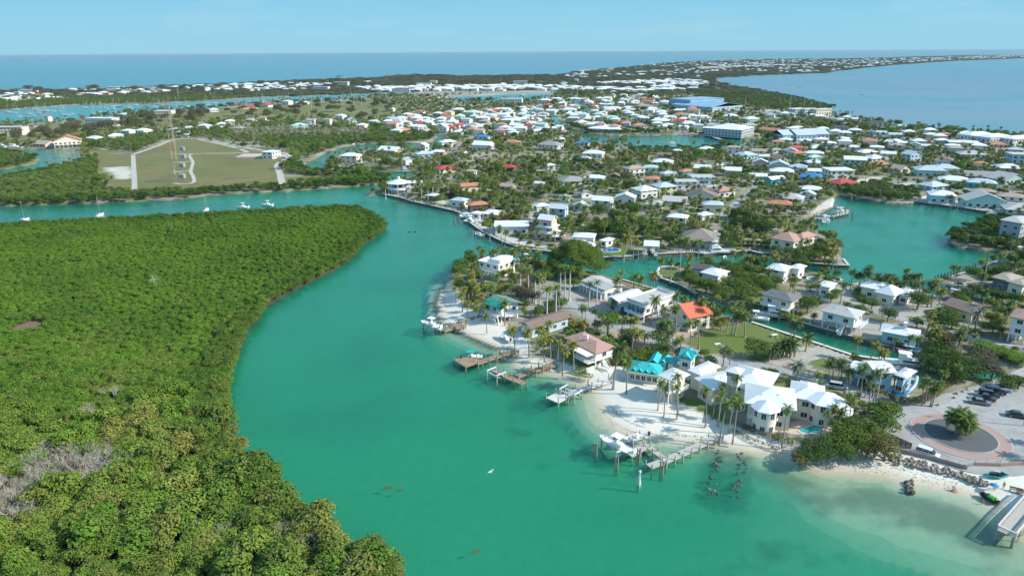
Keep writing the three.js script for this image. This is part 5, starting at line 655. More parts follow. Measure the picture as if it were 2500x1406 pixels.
// clustered piles standing free
[[1453, 1112, 'pair of dark wooden piles standing off the boat lift'], [1504, 1144, 'pair of dark wooden piles in front of the centre console boat'], [1557, 1126, 'cluster of wooden piles beside the dock arm'], [1614, 1157, 'pair of wooden piles beside the long dock'], [1560, 1183, 'white topped dolphin of leaning piles with a bird on it'], [2078, 488, 'tall dark pile in the corner of the east basin'], [2081, 531, 'single dark pile in the east basin'], [1120, 537, 'leaning channel pile off the sea wall'], [1110, 545, 'weathered channel pile off the sea wall near the docks']].forEach(([px, py, label], i) => { const p = plot(px, py), g = thing('pile_cluster', label, 'piles', p.x, 0, p.z), w = i === 4, m = w ? mat([0.6, 0.6, 0.57], 0.9, { map: stain, tag: 'wpile' }) : pileMat; for (const [x, z, lx] of w ? [[-0.5, 0, 0.12], [0.5, 0, -0.12], [0, 0.4, 0]] : [[-0.25, 0, 0], [0.25, 0.1, 0.02]]) { const q = pile(g, x, z, -1.8, 5.2, m, 1.2); q.rotation.z = -lx; q.rotation.x = w && z ? -0.1 : 0; } if (w) part(g, 'cap', cyl(0.3, 0.4, 0.3, 0, 3.5, 0.1, 7), m); });
{ // public pier at the bottom right
  const A = plot(2490, 1229, 2.4), B = plot(2435, 1292, 2.4), Cc = plot(2467, 1302, 2.4), dx = A.x - B.x, dz = A.z - B.z, l0 = Math.hypot(dx, dz), L = l0 + 7, t = Math.atan2(-dz, dx), w = 3.0, g = thing('fishing_pier', 'broad grey wooden pier with slatted railings at the public beach', 'pier', B.x, 0, B.z, t), sgn = 1;
  for (let i = 0; i < L / 0.62; i++) { const q = part(g, 'deck_board', box(0.58, 0.08, w, i * 0.62 + 0.3, 2.2, sgn * w / 2), greyDeck); }
  for (const z of [0, w]) { for (let i = 0; i <= 7; i++) part(g, 'rail_post', box(0.14, 3.8, 0.14, L * i / 7, 1.4, z), greyPile); for (const y of [2.55, 2.85, 3.1]) part(g, 'rail', box(L, 0.12, 0.05, L / 2, y, z), greyDeck); part(g, 'hand_rail', box(L, 0.06, 0.3, L / 2, 3.34, z), whiteDeck); part(g, 'stringer', box(L, 0.4, 0.14, L / 2, 1.95, z + (z ? -0.2 : 0.2)), woodMat); }
  for (const y of [2.55, 2.85, 3.1]) part(g, 'rail', box(0.05, 0.12, w, 0, y, w / 2), greyDeck); part(g, 'hand_rail', box(0.3, 0.06, w, 0, 3.34, w / 2), whiteDeck); for (const z of [0.3, w - 0.3]) for (let i = 0; i < 5; i++) pile(g, L * i / 4, z, -2.5, 4.6, pileMat, 1.1);
}
// ---------------------------------------------------------------- boats
function hullGeo(L, B, H, flare = 0.75, n = 14) { // bow at +x, waterline at y = 0
  const pos = [], idx = [], m = 6;
  for (let i = 0; i <= n; i++) { const t = i / n, b = B / 2 * (t < 0.55 ? lerp(0.92, 1, t / 0.55) : Math.sqrt(Math.max(0, 1 - ((t - 0.55) / 0.45) ** 2.2))), x = -L / 2 + L * t, sheer = H * (0.85 + 0.45 * t * t), keel = -0.35 * H + Math.max(0, t - 0.8) * 4 * H * 0.35; for (let j = 0; j <= m; j++) { const s = j / m * 2 - 1, a = Math.abs(s); pos.push(x + (1 - a) * 0 + (t === 1 ? a * 0.25 : 0), lerp(keel, sheer, Math.pow(a, 1.3)), Math.sign(s) * b * lerp(0, 1, Math.pow(a, flare))); } }
  for (let i = 0; i < n; i++) for (let j = 0; j < m; j++) { const k = i * (m + 1) + j; idx.push(k, k + 1, k + m + 1, k + 1, k + m + 2, k + m + 1); }
  for (let j = 1; j < m; j++) idx.push(0, j + 1, j);
  const g = mesh(pos, null, idx).toNonIndexed(); g.computeVertexNormals(); const uv = new Float32Array(g.attributes.position.count * 2); g.setAttribute('uv', new THREE.BufferAttribute(uv, 2)); return g;
}
function deckGeo(L, B, H, drop = 0.25) { const P = []; for (let i = 0; i <= 14; i++) { const t = i / 14, b = 0.95 * B / 2 * (t < 0.55 ? lerp(0.92, 1, t / 0.55) : Math.sqrt(Math.max(0, 1 - ((t - 0.55) / 0.45) ** 2.2))); P.push([-L / 2 + L * t * 0.99, b]); } const Q = [...P, ...P.slice().reverse().map(([x, z]) => [x, -z])]; const g = sheet(Q, H * 0.9 - drop, 1); return g; }
const gel = mat([0.78, 0.78, 0.77], 0.25, { tag: 'gelcoat' }), deckW = mat([0.66, 0.65, 0.62], 0.6, { tag: 'boatdeck' }), tint = mat([0.02, 0.03, 0.05], 0.1, { tag: 'tint' }), black = mat([0.03, 0.03, 0.035], 0.4, { tag: 'blk' }), alu = mat([0.6, 0.61, 0.62], 0.3, { tag: 'alu', metalness: 0.6 });
const rbox = (w, h, d, x, y, z, taper = 0.8) => { const g = new THREE.BoxGeometry(w, h, d), p = g.attributes.position; for (let i = 0; i < p.count; i++) if (p.getY(i) > 0) { p.setX(i, p.getX(i) * taper); p.setZ(i, p.getZ(i) * (taper + 0.1)); } g.translate(x, y, z); g.computeVertexNormals(); return g; };
function engines(g, L, H, n) { for (let i = 0; i < n; i++) { const e = part(g, 'outboard_motor', join([rbox(0.55, 0.9, 0.45, -L / 2 - 0.4, H + 0.25, (i - (n - 1) / 2) * 0.75), box(0.2, 1.1, 0.2, -L / 2 - 0.4, H - 0.6, (i - (n - 1) / 2) * 0.75)]), n > 1 ? gel : black); } }
function boat(label, px, py, turn, kind, L, y = 0, name = 'motor_boat', group) {
  const B = L * 0.31, H = 0.5 + L * 0.055, p = plot(px, py, y), g = thing(name, label, 'boat', p.x, y, p.z, turn, group); part(g, 'hull', hullGeo(L, B, H), gel); part(g, 'deck', deckGeo(L, B, H), deckW);
  if (kind === 'console') { part(g, 'console', join([rbox(1.2, 1.3, 1.1, 0, H + 0.5, 0), box(1.2, 0.7, 1.3, -1.2, H + 0.2, 0)]), gel); part(g, 'windscreen', rbox(0.3, 0.5, 1.0, 0.45, H + 1.25, 0), tint); part(g, 'hardtop', rbox(L * 0.27, 0.14, B * 0.72, -0.3, H + 2.2, 0, 0.95), gel); for (const i of [-1, 1]) for (const j of [-1, 1]) part(g, 'top_leg', bar([-0.3 + i * L * 0.1, H - 0.2, j * B * 0.28], [-0.3 + i * L * 0.1, H + 2.15, j * B * 0.3], 0.05), alu); engines(g, L, H, 2); }
  if (kind === 'skiff') { part(g, 'console', rbox(0.9, 0.9, 0.8, -0.3, H + 0.25, 0), gel); part(g, 'seat', box(0.5, 0.5, 1, -1.2, H + 0.05, 0), deckW); engines(g, L, H, 1); }
  if (kind === 'bimini') { part(g, 'console', rbox(0.8, 0.9, 0.8, 0, H + 0.3, 0), gel); const c = new THREE.CylinderGeometry(B * 0.6, B * 0.6, L * 0.4, 12, 1, true, Math.PI * 0.3, Math.PI * 0.4); c.rotateZ(Math.PI / 2); c.rotateX(-Math.PI / 2); c.translate(-0.4, H + 1.75 - B * 0.5, 0); part(g, 'canopy', box(L * 0.42, 0.1, B * 0.85, -0.5, H + 1.7, 0), mat([0.01, 0.35, 0.33], 0.8)); for (const i of [-1, 1]) for (const j of [-1, 1]) part(g, 'canopy_pole', bar([-0.5 + i * 0.4, H, j * B * 0.35], [-0.5 + i * L * 0.18, H + 1.68, j * B * 0.38], 0.03), alu); engines(g, L, H, 1); }
  if (kind === 'cruiser') { part(g, 'cabin', rbox(L * 0.42, 1.2, B * 0.7, L * 0.06, H + 0.5, 0, 0.75), gel); part(g, 'cabin_window', rbox(L * 0.36, 0.45, B * 0.71, L * 0.07, H + 0.65, 0, 0.86), tint); part(g, 'flybridge', rbox(L * 0.24, 0.9, B * 0.6, -L * 0.04, H + 1.5, 0, 0.9), gel); part(g, 'hardtop', rbox(L * 0.26, 0.12, B * 0.6, -L * 0.06, H + 2.9, 0, 0.95), gel); for (const j of [-1, 1]) for (const i of [-1, 1]) part(g, 'top_leg', bar([-L * 0.06 + i * L * 0.1, H + 1.6, j * B * 0.24], [-L * 0.06 + i * L * 0.1, H + 2.9, j * B * 0.26], 0.05), alu); part(g, 'bow_rail', bar([L * 0.2, H + 0.9, B * 0.35], [L * 0.49, H + 1.2, 0], 0.03), alu); part(g, 'bow_rail', bar([L * 0.2, H + 0.9, -B * 0.35], [L * 0.49, H + 1.2, 0], 0.03), alu); }
  if (kind === 'sportfish') { part(g, 'cabin', rbox(L * 0.34, 1.9, B * 0.74, -L * 0.05, H + 0.8, 0, 0.72), gel); part(g, 'cabin_window', rbox(L * 0.24, 0.55, B * 0.745, -L * 0.06, H + 1.0, 0, 0.8), tint); part(g, 'flybridge', rbox(L * 0.2, 1.0, B * 0.6, -L * 0.1, H + 2.2, 0, 0.9), gel); part(g, 'hardtop', box(L * 0.2, 0.1, B * 0.55, -L * 0.1, H + 4.4, 0), gel); const T = []; for (const i of [-1, 1]) for (const j of [-1, 1]) T.push(bar([-L * 0.1 + i * L * 0.09, H + 2.5, j * B * 0.27], [-L * 0.1 + i * L * 0.03, H + 9, j * B * 0.1], 0.07)); for (let k = 1; k < 5; k++) T.push(box(L * 0.18 - k * 0.35, 0.06, B * 0.5 - k * 0.4, -L * 0.1, H + 3 + k * 1.2, 0)); part(g, 'tuna_tower', join(T), alu); part(g, 'tower_top', box(1.6, 0.1, 1.4, -L * 0.1, H + 9.2, 0), gel); for (const j of [-1, 1]) part(g, 'outrigger', bar([-L * 0.05, H + 1.5, j * B * 0.4], [-L * 0.3, H + 11, j * B * 0.75], 0.05), alu); part(g, 'hull_stripe', hullGeo(L * 1.003, B * 1.006, H * 0.35), mat([0.42, 0.34, 0.26], 0.4)); }
  return g;
}
boat('white centre console fishing boat with twin motors raised on the boat lift', 1504, 1092, 2.35, 'console', 9.5, 1.7);
boat('small white skiff resting on a lift beside the crescent beach', 1553, 1074, Math.PI + 0.35, 'skiff', 6.2, 1.7);
boat('small white boat with a teal canopy moored inside the platform dock', 1153, 876, 0.25, 'bimini', 6.2, 0.5);
boat('white hard topped boat raised on the lift at the brown dock', 1052, 797, 2.5, 'console', 8.5, 1.7);
boat('large white sport fishing boat with a tall tuna tower', 1751, 618, 0.06, 'sportfish', 17, 0.1, 'fishing_yacht');
boat('white cabin cruiser on a cradle below the charcoal roofed stilt house', 1886, 772, -0.35, 'cruiser', 10.5, 0.6); boat('white motor boat moored under the palms by the canal boats', 1846, 780, -0.3, 'console', 8.5, 0.1);
boat('white motor yacht lying in the canal behind the blue house', 2212, 893, -0.35, 'cruiser', 14, 0.3, 'motor_yacht'); boat('white open boat docked in the basin beside the finger dock', 2046, 520, 0.6, 'console', 8, 0.2); boat('white cabin boat at the end of the finger dock', 2053, 523, 0.7, 'cruiser', 9, 0.2); boat('grey white catamaran boat tied to the short dock', 2012, 541, 1.2, 'cruiser', 9, 0.2); boat('small white boat lying beside it at the short dock', 2020, 541, 1.2, 'console', 8, 0.2);
boat('white boat on a lift below the flat roofed house', 1286, 636, 0.5, 'console', 7.5, 1.0); boat('white boat docked under the open boathouse', 1594, 616, 1.5, 'console', 7.5, 0.2); boat('white boat moored at the sea wall docks', 1139, 533, -0.7, 'console', 8.5, 0.2); boat('white boat moored below the white bungalow', 1148, 544, -0.8, 'cruiser', 9, 0.2); boat('white boat with a red canopy at the round house', 995, 482, -0.4, 'bimini', 8, 0.3); boat('grey skiff tied at the narrow dock', 1172, 574, -0.4, 'skiff', 5.5, 0.1); boat('white trawler moored behind the mangrove cove', 990, 419, 0.1, 'cruiser', 12, 0.2); boat('white cruiser in the cove of the inner lagoon', 1486, 411, 0.4, 'cruiser', 11, 0.2); boat('white motor boat on the inner lagoon', 1580, 328, 0, 'cruiser', 10, 0.2); boat('white boat moored beside the grey three storey house', 2488, 622, 0.4, 'cruiser', 9, 0.2); boat('small white boat against the canal wall', 1770, 632, 1.3, 'skiff', 5, 0.1); boat('white pontoon boat crossing the bay', 2106, 231, 0, 'cruiser', 13, 0.2); boat('white motor boat running in the channel', 652, 502, 2.9, 'console', 7.5, 0.2); boat('white motor boat anchored at the mangrove edge', 592, 508, 3.0, 'console', 7.5, 0.2); boat('white yacht at the harbour bend', 34, 362, 0.1, 'cruiser', 18, 0.2); boat('white cruiser beside the yacht at the harbour bend', 6, 361, 0.1, 'cruiser', 14, 0.2); boat('tiny white boat far out on the ocean', 1402, 155, 0, 'cruiser', 22, 0.2); boat('white cuddy boat beside the east basin sea wall', 2420, 523, -0.3, 'skiff', 5, 0.2);
boat('white boat beached on the sand by the courtyard pool', 1232, 828, 2.2, 'skiff', 6, LAND - 0.1);
// sailing boats
function sailGeo(L, Hm) { return { hull: hullGeo(L, L * 0.3, 1.2), deck: deckGeo(L, L * 0.3, 1.2, 0), cabin: rbox(L * 0.38, 0.7, L * 0.18, -0.2, 1.3, 0), mast: join([bar([L * 0.05, 1, 0], [L * 0.05, Hm, 0], 0.13, 5), bar([L * 0.05, 2.4, 0], [-L * 0.38, 2.3, 0], 0.13, 5), bar([L * 0.05, Hm * 0.6, -0.9], [L * 0.05, Hm * 0.6, 0.9], 0.05, 4)]), stays: join([bar([L * 0.05, Hm, 0], [L * 0.5, 1.3, 0], 0.035, 3), bar([L * 0.05, Hm, 0], [-L * 0.5, 1.2, 0], 0.035, 3)]) }; }
const sg = [sailGeo(10, 13.5), sailGeo(12, 16), sailGeo(9, 12)], hulls = [gel, gel, mat([0.06, 0.09, 0.16], 0.35, { tag: 'navy' }), mat([0.7, 0.66, 0.52], 0.4, { tag: 'creamhull' })];
function sailboat(label, x, z, turn, k, hm, group) { const g = thing('sailing_boat', label, 'sailboat', x, 0, z, turn, group), s = sg[k]; part(g, 'hull', s.hull, hm); part(g, 'deck', s.deck, deckW); part(g, 'cabin', s.cabin, gel); part(g, 'mast', s.mast, alu); part(g, 'rigging', s.stays, alu); return g; }
[[60, 540, 'sailing boat with a bare mast at the far left of the mangrove channel', 1.4, 0], [245, 528, 'sailing boat anchored in the channel opposite the track', 1.5, 0], [505, 515, 'sailing boat half hidden by mangroves in the channel', 1.6, 2], [862, 354, 'sailing boat moored in the creek below the scrub', 1.2, 0], [1640, 350, 'sailing boat anchored on the inner lagoon', 0.2, 2], [1278, 232, 'sailing boat moored in the distant lagoon', 0.5, 1]].forEach(([a, b, l, t, k]) => { const p = plot(a, b); sailboat(l, p.x, p.z, t, k, gel).scale.set(0.7, 0.85, 0.7); });
{ const r = R(31); let n = 0; for (let i = 0; n < 82 && i < 600; i++) { const px = 20 + 880 * Math.pow(r(), 1.15), f = r(), yt = lerp(266, 234, px / 880) + 3, yb = lerp(298, 240, px / 880) - 2, py = lerp(yt, yb, f), p = plot(px, py); if (!inZone(waters[6], p.x, p.z) || -signed(waters[6], p.x, p.z, 50) > -6) continue; const navy = r(), h = navy < 0.12 ? 2 : navy < 0.2 ? 3 : 0; sailboat(h === 2 ? 'navy hulled sailing boat moored in the harbour with its sails down' : h === 3 ? 'cream hulled sailing boat moored in the harbour with its sails down' : 'white hulled sailing boat moored in the harbour with its sails down', p.x, p.z, -0.5 + 0.5 * r(), (r() * 3) | 0, hulls[h], ['white', 'white', 'navy', 'cream'][h] + ' hulled boats moored in the harbour'); n++; } }
// jet skis on the sand
function jetski(label, px, py, turn, c, c2) { const p = plot(px, py, LAND * 0.5), g = thing('jet_ski', label, 'jet ski', p.x, height(p.x, p.z, shore(p.x, p.z)) + 0.35, p.z, turn); part(g, 'hull', hullGeo(3.3, 1.2, 0.55, 0.75, 10), mat(c, 0.3)); part(g, 'seat', rbox(1.5, 0.5, 0.5, -0.5, 0.75, 0), mat(c2, 0.5)); part(g, 'handlebar', join([rbox(0.8, 0.6, 0.6, 0.6, 0.7, 0, 0.6), bar([0.35, 1.15, -0.4], [0.35, 1.15, 0.4], 0.04)]), black); }
jetski('teal jet ski on the sand beside its twin', 2428, 1172, -0.3, [0.02, 0.45, 0.47], [0.03, 0.03, 0.03]); jetski('teal and white jet ski nearer the water than its twin', 2436, 1169, -0.4, [0.1, 0.5, 0.52], [0.5, 0.5, 0.5]); jetski('black jet ski with a green stripe at the waterline', 2411, 1219, 2.0, [0.02, 0.025, 0.02], [0.05, 0.3, 0.06]); jetski('black and green jet ski pulled up next to the other dark one', 2418, 1219, 2.0, [0.02, 0.025, 0.02], [0.12, 0.4, 0.06]);
// ---------------------------------------------------------------- cars
const glassCar = mat([0.02, 0.025, 0.03], 0.08, { tag: 'carglass' }), tyre = mat([0.03, 0.03, 0.03], 0.9, { tag: 'tyre' }), rim = mat([0.5, 0.5, 0.52], 0.35, { tag: 'rim', metalness: 0.5 });
const tyreG = new THREE.CylinderGeometry(0.36, 0.36, 0.25, 16).rotateX(Math.PI / 2), rimG = new THREE.CylinderGeometry(0.22, 0.22, 0.27, 10).rotateX(Math.PI / 2);
const profile = (pts, w, bev = 0.1) => { const s = new THREE.Shape(pts.map(([x, y]) => new THREE.Vector2(x, y))); const g = new THREE.ExtrudeGeometry(s, { depth: w - 2 * bev, bevelEnabled: true, bevelSize: bev, bevelThickness: bev, bevelSegments: 2 }); g.translate(0, 0, -w / 2 + bev); return g; };
function car(label, px, py, turn, kind, c) {
  const p = plot(px, py, LAND), g = thing(kind === 'truck' ? 'pickup_truck' : kind === 'suv' ? 'suv' : 'car', label, kind === 'truck' ? 'pickup' : 'car', p.x, LAND + 0.06, p.z, turn), paint = new THREE.MeshPhysicalMaterial({ color: rgb(...c), roughness: 0.35, clearcoat: 1, clearcoatRoughness: 0.08 });
  const h = kind === 'sedan' ? 1.4 : 1.8, hd = kind === 'sedan' ? 0.85 : 1.05, L = 4.9; part(g, 'body', profile([[-L / 2 + 0.1, 0.35], [L / 2 - 0.1, 0.35], [L / 2 - 0.08, hd - 0.15], [L / 2 - 1.1, hd], [-L / 2 + 0.1, hd]], 1.86), paint);
  const cab = kind === 'truck' ? [[-0.5, hd], [1.4, hd], [0.7, h], [-0.35, h]] : kind === 'suv' ? [[-2.3, hd], [1.5, hd], [0.8, h], [-2.1, h]] : [[-1.9, hd], [1.4, hd], [0.5, h], [-1.1, h]]; part(g, 'windows', profile(cab, 1.6, 0.12), glassCar); part(g, 'roof', profile([[cab[3][0] - 0.05, h - 0.04], [cab[2][0] + 0.05, h - 0.04], [cab[2][0], h + 0.1], [cab[3][0], h + 0.1]], 1.5, 0.05), paint); if (kind !== 'truck') for (const x of [-0.9, 0.35]) part(g, 'pillar', join([box(0.1, h - hd, 0.06, x, (h + hd) / 2, 0.86), box(0.1, h - hd, 0.06, x, (h + hd) / 2, -0.86)]), paint); else part(g, 'bed', join([box(1.8, 0.06, 1.5, -1.45, hd - 0.3, 0)]), black);
  for (const x of [-1.5, 1.5]) for (const z of [-0.84, 0.84]) { const t = part(g, 'wheel', tyreG, tyre); t.position.set(x, 0.36, z); part(t, 'rim', rimG, rim); } for (const z of [-0.65, 0.65]) { part(g, 'headlight', box(0.08, 0.16, 0.35, L / 2 - 0.02, hd - 0.3, z), mat([0.7, 0.72, 0.75], 0.1)); part(g, 'tail_light', box(0.08, 0.2, 0.25, -L / 2 + 0.03, hd - 0.3, z), mat([0.35, 0.02, 0.02], 0.3)); } return g;
}
car('white suv on the road between the roundabout and the pinkish wall', 2263, 1113, -0.72, 'suv', [0.74, 0.75, 0.76]); const park = -0.42;
car('grey sedan at the near end of the parked row', 2391, 986, park, 'sedan', [0.16, 0.18, 0.2]); car('black pickup truck second in the parked row', 2402, 977, park, 'truck', [0.015, 0.016, 0.02]); car('dark grey suv in the middle of the parked row', 2412, 968, park, 'suv', [0.03, 0.035, 0.045]); car('black suv fourth in the parked row', 2428, 961, park, 'suv', [0.012, 0.012, 0.016]); car('white pickup truck at the far end of the parked row', 2444, 953, park, 'truck', [0.75, 0.75, 0.76]); car('black sedan parked alone across the lot', 2482, 1018, park, 'sedan', [0.02, 0.02, 0.025]);
car('dark suv in the shaded drive behind the palms', 1420, 797, 0.3, 'suv', [0.03, 0.035, 0.05]); car('blue sedan under the modern house', 1530, 768, -0.3, 'sedan', [0.04, 0.07, 0.14]); car('white pickup truck at the sandy building plot', 2238, 467, 0, 'truck', [0.75, 0.75, 0.75]); car('dark sedan parked on the street of pale houses', 1563, 492, 0.1, 'sedan', [0.05, 0.05, 0.06]); car('white van like suv in the gravel yard', 1294, 521, 0.1, 'suv', [0.7, 0.7, 0.7]); car('white sedan on the street by the hip houses', 1665, 468, 0.5, 'sedan', [0.7, 0.7, 0.7]); car('white golf cart coloured suv by the blue house', 2045, 949, -0.4, 'suv', [0.5, 0.5, 0.5]);
// ---------------------------------------------------------------- people and birds
function figure(label, px, py, turn, pose, skin, cloth, hairC) {
  const p = plot(px, py, 0.7), g = thing('person', label, 'person', p.x, height(p.x, p.z, shore(p.x, p.z)), p.z, turn), sit = pose === 'sit', k = pose === 'child' ? 0.68 : 1; g.scale.setScalar(k);
  const hip = sit ? 0.22 : 0.9, sh = hip + 0.52, ring = (list) => { const pos = [], idx = [], m = 10; list.forEach(([x, y, z, rx, rz], i) => { for (let a = 0; a < m; a++) pos.push(x + Math.cos(a / m * 6.283) * rx, y, z + Math.sin(a / m * 6.283) * rz); if (i) for (let a = 0; a < m; a++) { const q = (i - 1) * m + a, b = (i - 1) * m + (a + 1) % m; idx.push(q, q + m, b, b, q + m, b + m); } }); const G = mesh(pos, null, idx).toNonIndexed(); G.computeVertexNormals(); return G; };
  const limb = (pts) => { const out = []; for (let i = 0; i < pts.length - 1; i++) { const [a, ra] = pts[i], [b, rb] = pts[i + 1], A = new THREE.Vector3(...a), D = new THREE.Vector3(...b).sub(A), c = new THREE.CylinderGeometry(rb, ra, D.length(), 8); c.applyQuaternion(new THREE.Quaternion().setFromUnitVectors(new THREE.Vector3(0, 1, 0), D.clone().normalize())); c.translate((a[0] + b[0]) / 2, (a[1] + b[1]) / 2, (a[2] + b[2]) / 2); out.push(c, new THREE.SphereGeometry(rb, 8, 6).translate(...b)); } return out; };
  const parts_ = [ring([[0, hip - 0.06, 0, 0.1, 0.08], [0, hip, 0, 0.17, 0.12], [0, hip + 0.2, 0, 0.14, 0.1], [0, hip + 0.42, 0, 0.18, 0.12], [0, sh, 0, 0.16, 0.09], [0, sh + 0.06, 0, 0.06, 0.06], [0, sh + 0.12, 0, 0.055, 0.06]]), new THREE.SphereGeometry(0.105, 12, 10).scale(0.85, 1.15, 1).translate(0, sh + 0.23, 0.01), new THREE.ConeGeometry(0.018, 0.05, 5).rotateX(1.57).translate(0, sh + 0.22, 0.12), ...[-1, 1].flatMap((s) => [...limb([[[s * 0.17, sh - 0.03, 0], 0.055], [[s * 0.23, sh - 0.3, sit ? 0.08 : 0.02], 0.042], [[s * (sit ? 0.2 : 0.22), sit ? 0.2 : sh - 0.55, sit ? 0.3 : 0.1], 0.03], [[s * (sit ? 0.18 : 0.22), sit ? 0.16 : sh - 0.66, sit ? 0.38 : 0.12], 0.032]]), ...limb(sit ? [[[s * 0.09, hip, 0], 0.085], [[s * 0.12, 0.42, 0.4], 0.055], [[s * 0.11, 0.08, 0.72], 0.04], [[s * 0.11, 0.05, 0.88], 0.035]] : [[[s * 0.09, hip, 0], 0.085], [[s * 0.1, 0.48, 0.02], 0.056], [[s * 0.1, 0.08, 0], 0.04], [[s * 0.1, 0.04, 0.16], 0.035]])])];
  part(g, 'body', join(parts_.map((q) => { const n = q.index ? q.toNonIndexed() : q; if (!n.attributes.uv) n.setAttribute('uv', new THREE.BufferAttribute(new Float32Array(n.attributes.position.count * 2), 2)); return n; })), mat(skin, 0.6)); part(g, 'clothing', ring([[0, hip - 0.16, 0, 0.15, 0.12], [0, hip + 0.02, 0, 0.185, 0.135], [0, hip + 0.12, 0, 0.165, 0.12]]), mat(cloth, 0.8)); part(g, 'hair', new THREE.SphereGeometry(0.115, 10, 8, 0, 6.3, 0, 1.7).scale(0.9, 1.1, 1).translate(0, sh + 0.26, -0.015), mat(hairC, 0.8));
}
const sk = [0.48, 0.28, 0.19]; figure('person in red shorts standing on the sand by the boulders', 2428, 1194, 0.5, 'stand', sk, [0.5, 0.06, 0.04], [0.05, 0.03, 0.02]); figure('person in green standing near the jet skis', 2449, 1193, -0.6, 'stand', sk, [0.12, 0.3, 0.05], [0.1, 0.06, 0.03]); figure('person in orange sitting on the beach beside another', 2326, 1192, 0.4, 'sit', sk, [0.5, 0.12, 0.04], [0.04, 0.03, 0.02]); figure('person in dark swimwear sitting on the beach beside another', 2331, 1191, 0.2, 'sit', sk, [0.05, 0.04, 0.06], [0.2, 0.12, 0.05]); figure('child standing at the waterline beside the black jet skis', 2400, 1224, -1, 'child', sk, [0.5, 0.15, 0.1], [0.15, 0.09, 0.04]);
{ const p = plot(2424, 1197, 0.7), g = thing('beach_umbrella', 'small blue beach umbrella stuck in the sand', 'umbrella', p.x, height(p.x, p.z, shore(p.x, p.z)), p.z); part(g, 'pole', cyl(0.03, 0.03, 1.9, 0, 0.95, 0, 6), alu); part(g, 'canopy', new THREE.ConeGeometry(0.95, 0.45, 8).translate(0, 1.8, 0), mat([0.02, 0.2, 0.32], 0.8)); }
function bird(label, x, y, z, turn, fly, c) { const g = thing(fly ? 'seagull' : 'pelican', label, 'bird', x, y, z, turn); const b = new THREE.SphereGeometry(0.16, 10, 8).scale(2.0, 0.85, 0.9); part(g, 'body', join([b, new THREE.SphereGeometry(0.09, 8, 6).translate(0.34, fly ? 0.05 : 0.3, 0), ...(fly ? [] : [bar([0.22, 0.05, 0], [0.32, 0.3, 0], 0.06)])]), mat(c, 0.8)); part(g, 'beak', new THREE.ConeGeometry(0.03, fly ? 0.12 : 0.35, 6).rotateZ(-1.7).translate(fly ? 0.46 : 0.55, fly ? 0.04 : 0.26, 0), mat([0.6, 0.4, 0.08], 0.6)); if (fly) for (const s of [-1, 1]) part(g, 'wing', facets([[[0.14, 0.06, s * 0.08], [0.1, 0.22, s * 0.5], [-0.12, 0.2, s * 0.5], [-0.14, 0.05, s * 0.08]], [[0.1, 0.22, s * 0.5], [-0.05, 0.16, s * 0.95], [-0.12, 0.2, s * 0.5]]]), mat([0.7, 0.7, 0.7], 0.8, { side: THREE.DoubleSide })); part(g, 'tail', new THREE.ConeGeometry(0.1, 0.25, 6).rotateZ(1.57).translate(-0.38, 0.02, 0), mat(c, 0.8)); return g; }
{ const p = plot(1198, 1152, 10); bird('white seagull gliding over the turquoise lagoon', p.x, 10, p.z, 2.4, true, [0.78, 0.78, 0.78]); for (const [a, l] of [[1000, 'brown pelican resting on the water ahead of its mate'], [1013, 'brown pelican resting on the water behind its mate']]) { const q = plot(a, 566); bird(l, q.x, 0.1, q.z, 0.3, false, [0.08, 0.07, 0.06]).scale.setScalar(2.2); } const d = plot(1560, 1150, 3.4); bird('dark cormorant perched on the white topped piles', d.x, 3.75, d.z, 1, false, [0.02, 0.02, 0.02]); }
for (const [a, b, s, l] of [[948, 1190, 1, 'small raft of orange brown weed drifting on the lagoon'], [978, 1196, 0.6, 'smaller scrap of orange brown weed drifting behind the raft'], [1162, 1345, 0.8, 'orange brown weed scrap drifting near the mangrove corner']]) { const p = plot(a, b), r = R(a), g = []; for (let i = 0; i < 40; i++) g.push(new THREE.IcosahedronGeometry(0.10 + 0.1 * r(), 0).scale(1.6, 0.15, 1).translate((r() - 0.5) * 1.5 * s, 0.02, (r() - 0.5) * 0.8 * s)); const m = new THREE.Mesh(join(g), mat([0.10, 0.075, 0.03], 0.9)); m.name = numbered('weed_raft'); m.position.set(p.x, 0, p.z); dress(m); tag(m, l, 'seaweed'); scene.add(m); }
// benches and picnic table
[[2480, 1200, 'dark wooden bench on the sand near the pier'], [2497, 1207, 'second dark wooden bench beside the pier ramp']].forEach(([a, b, l]) => { const p = plot(a, b, LAND), g = thing('bench', l, 'bench', p.x, LAND * 0.9, p.z, -0.5); part(g, 'seat', box(2.4, 0.08, 0.5, 0, 0.45, 0), woodMat); part(g, 'backrest', box(2.4, 0.4, 0.06, 0, 0.8, -0.25), woodMat); for (const x of [-1, 1]) part(g, 'leg', box(0.1, 0.5, 0.45, x, 0.22, 0), woodMat); });
[[1890, 822, 'white garden table with benches on the lawn'], [1752, 840, 'white slab lying on the lawn']].forEach(([a, b, l], i) => { const p = plot(a, b, LAND), g = thing(i ? 'garden_slab' : 'garden_table', l, i ? 'slab' : 'table', p.x, LAND, p.z, 0.3); part(g, 'top', box(2, 0.1, 1, 0, i ? 0.1 : 0.75, 0), whiteMat); if (!i) for (const x of [-0.8, 0.8]) part(g, 'leg', box(0.1, 0.75, 0.8, x, 0.37, 0), whiteMat); });
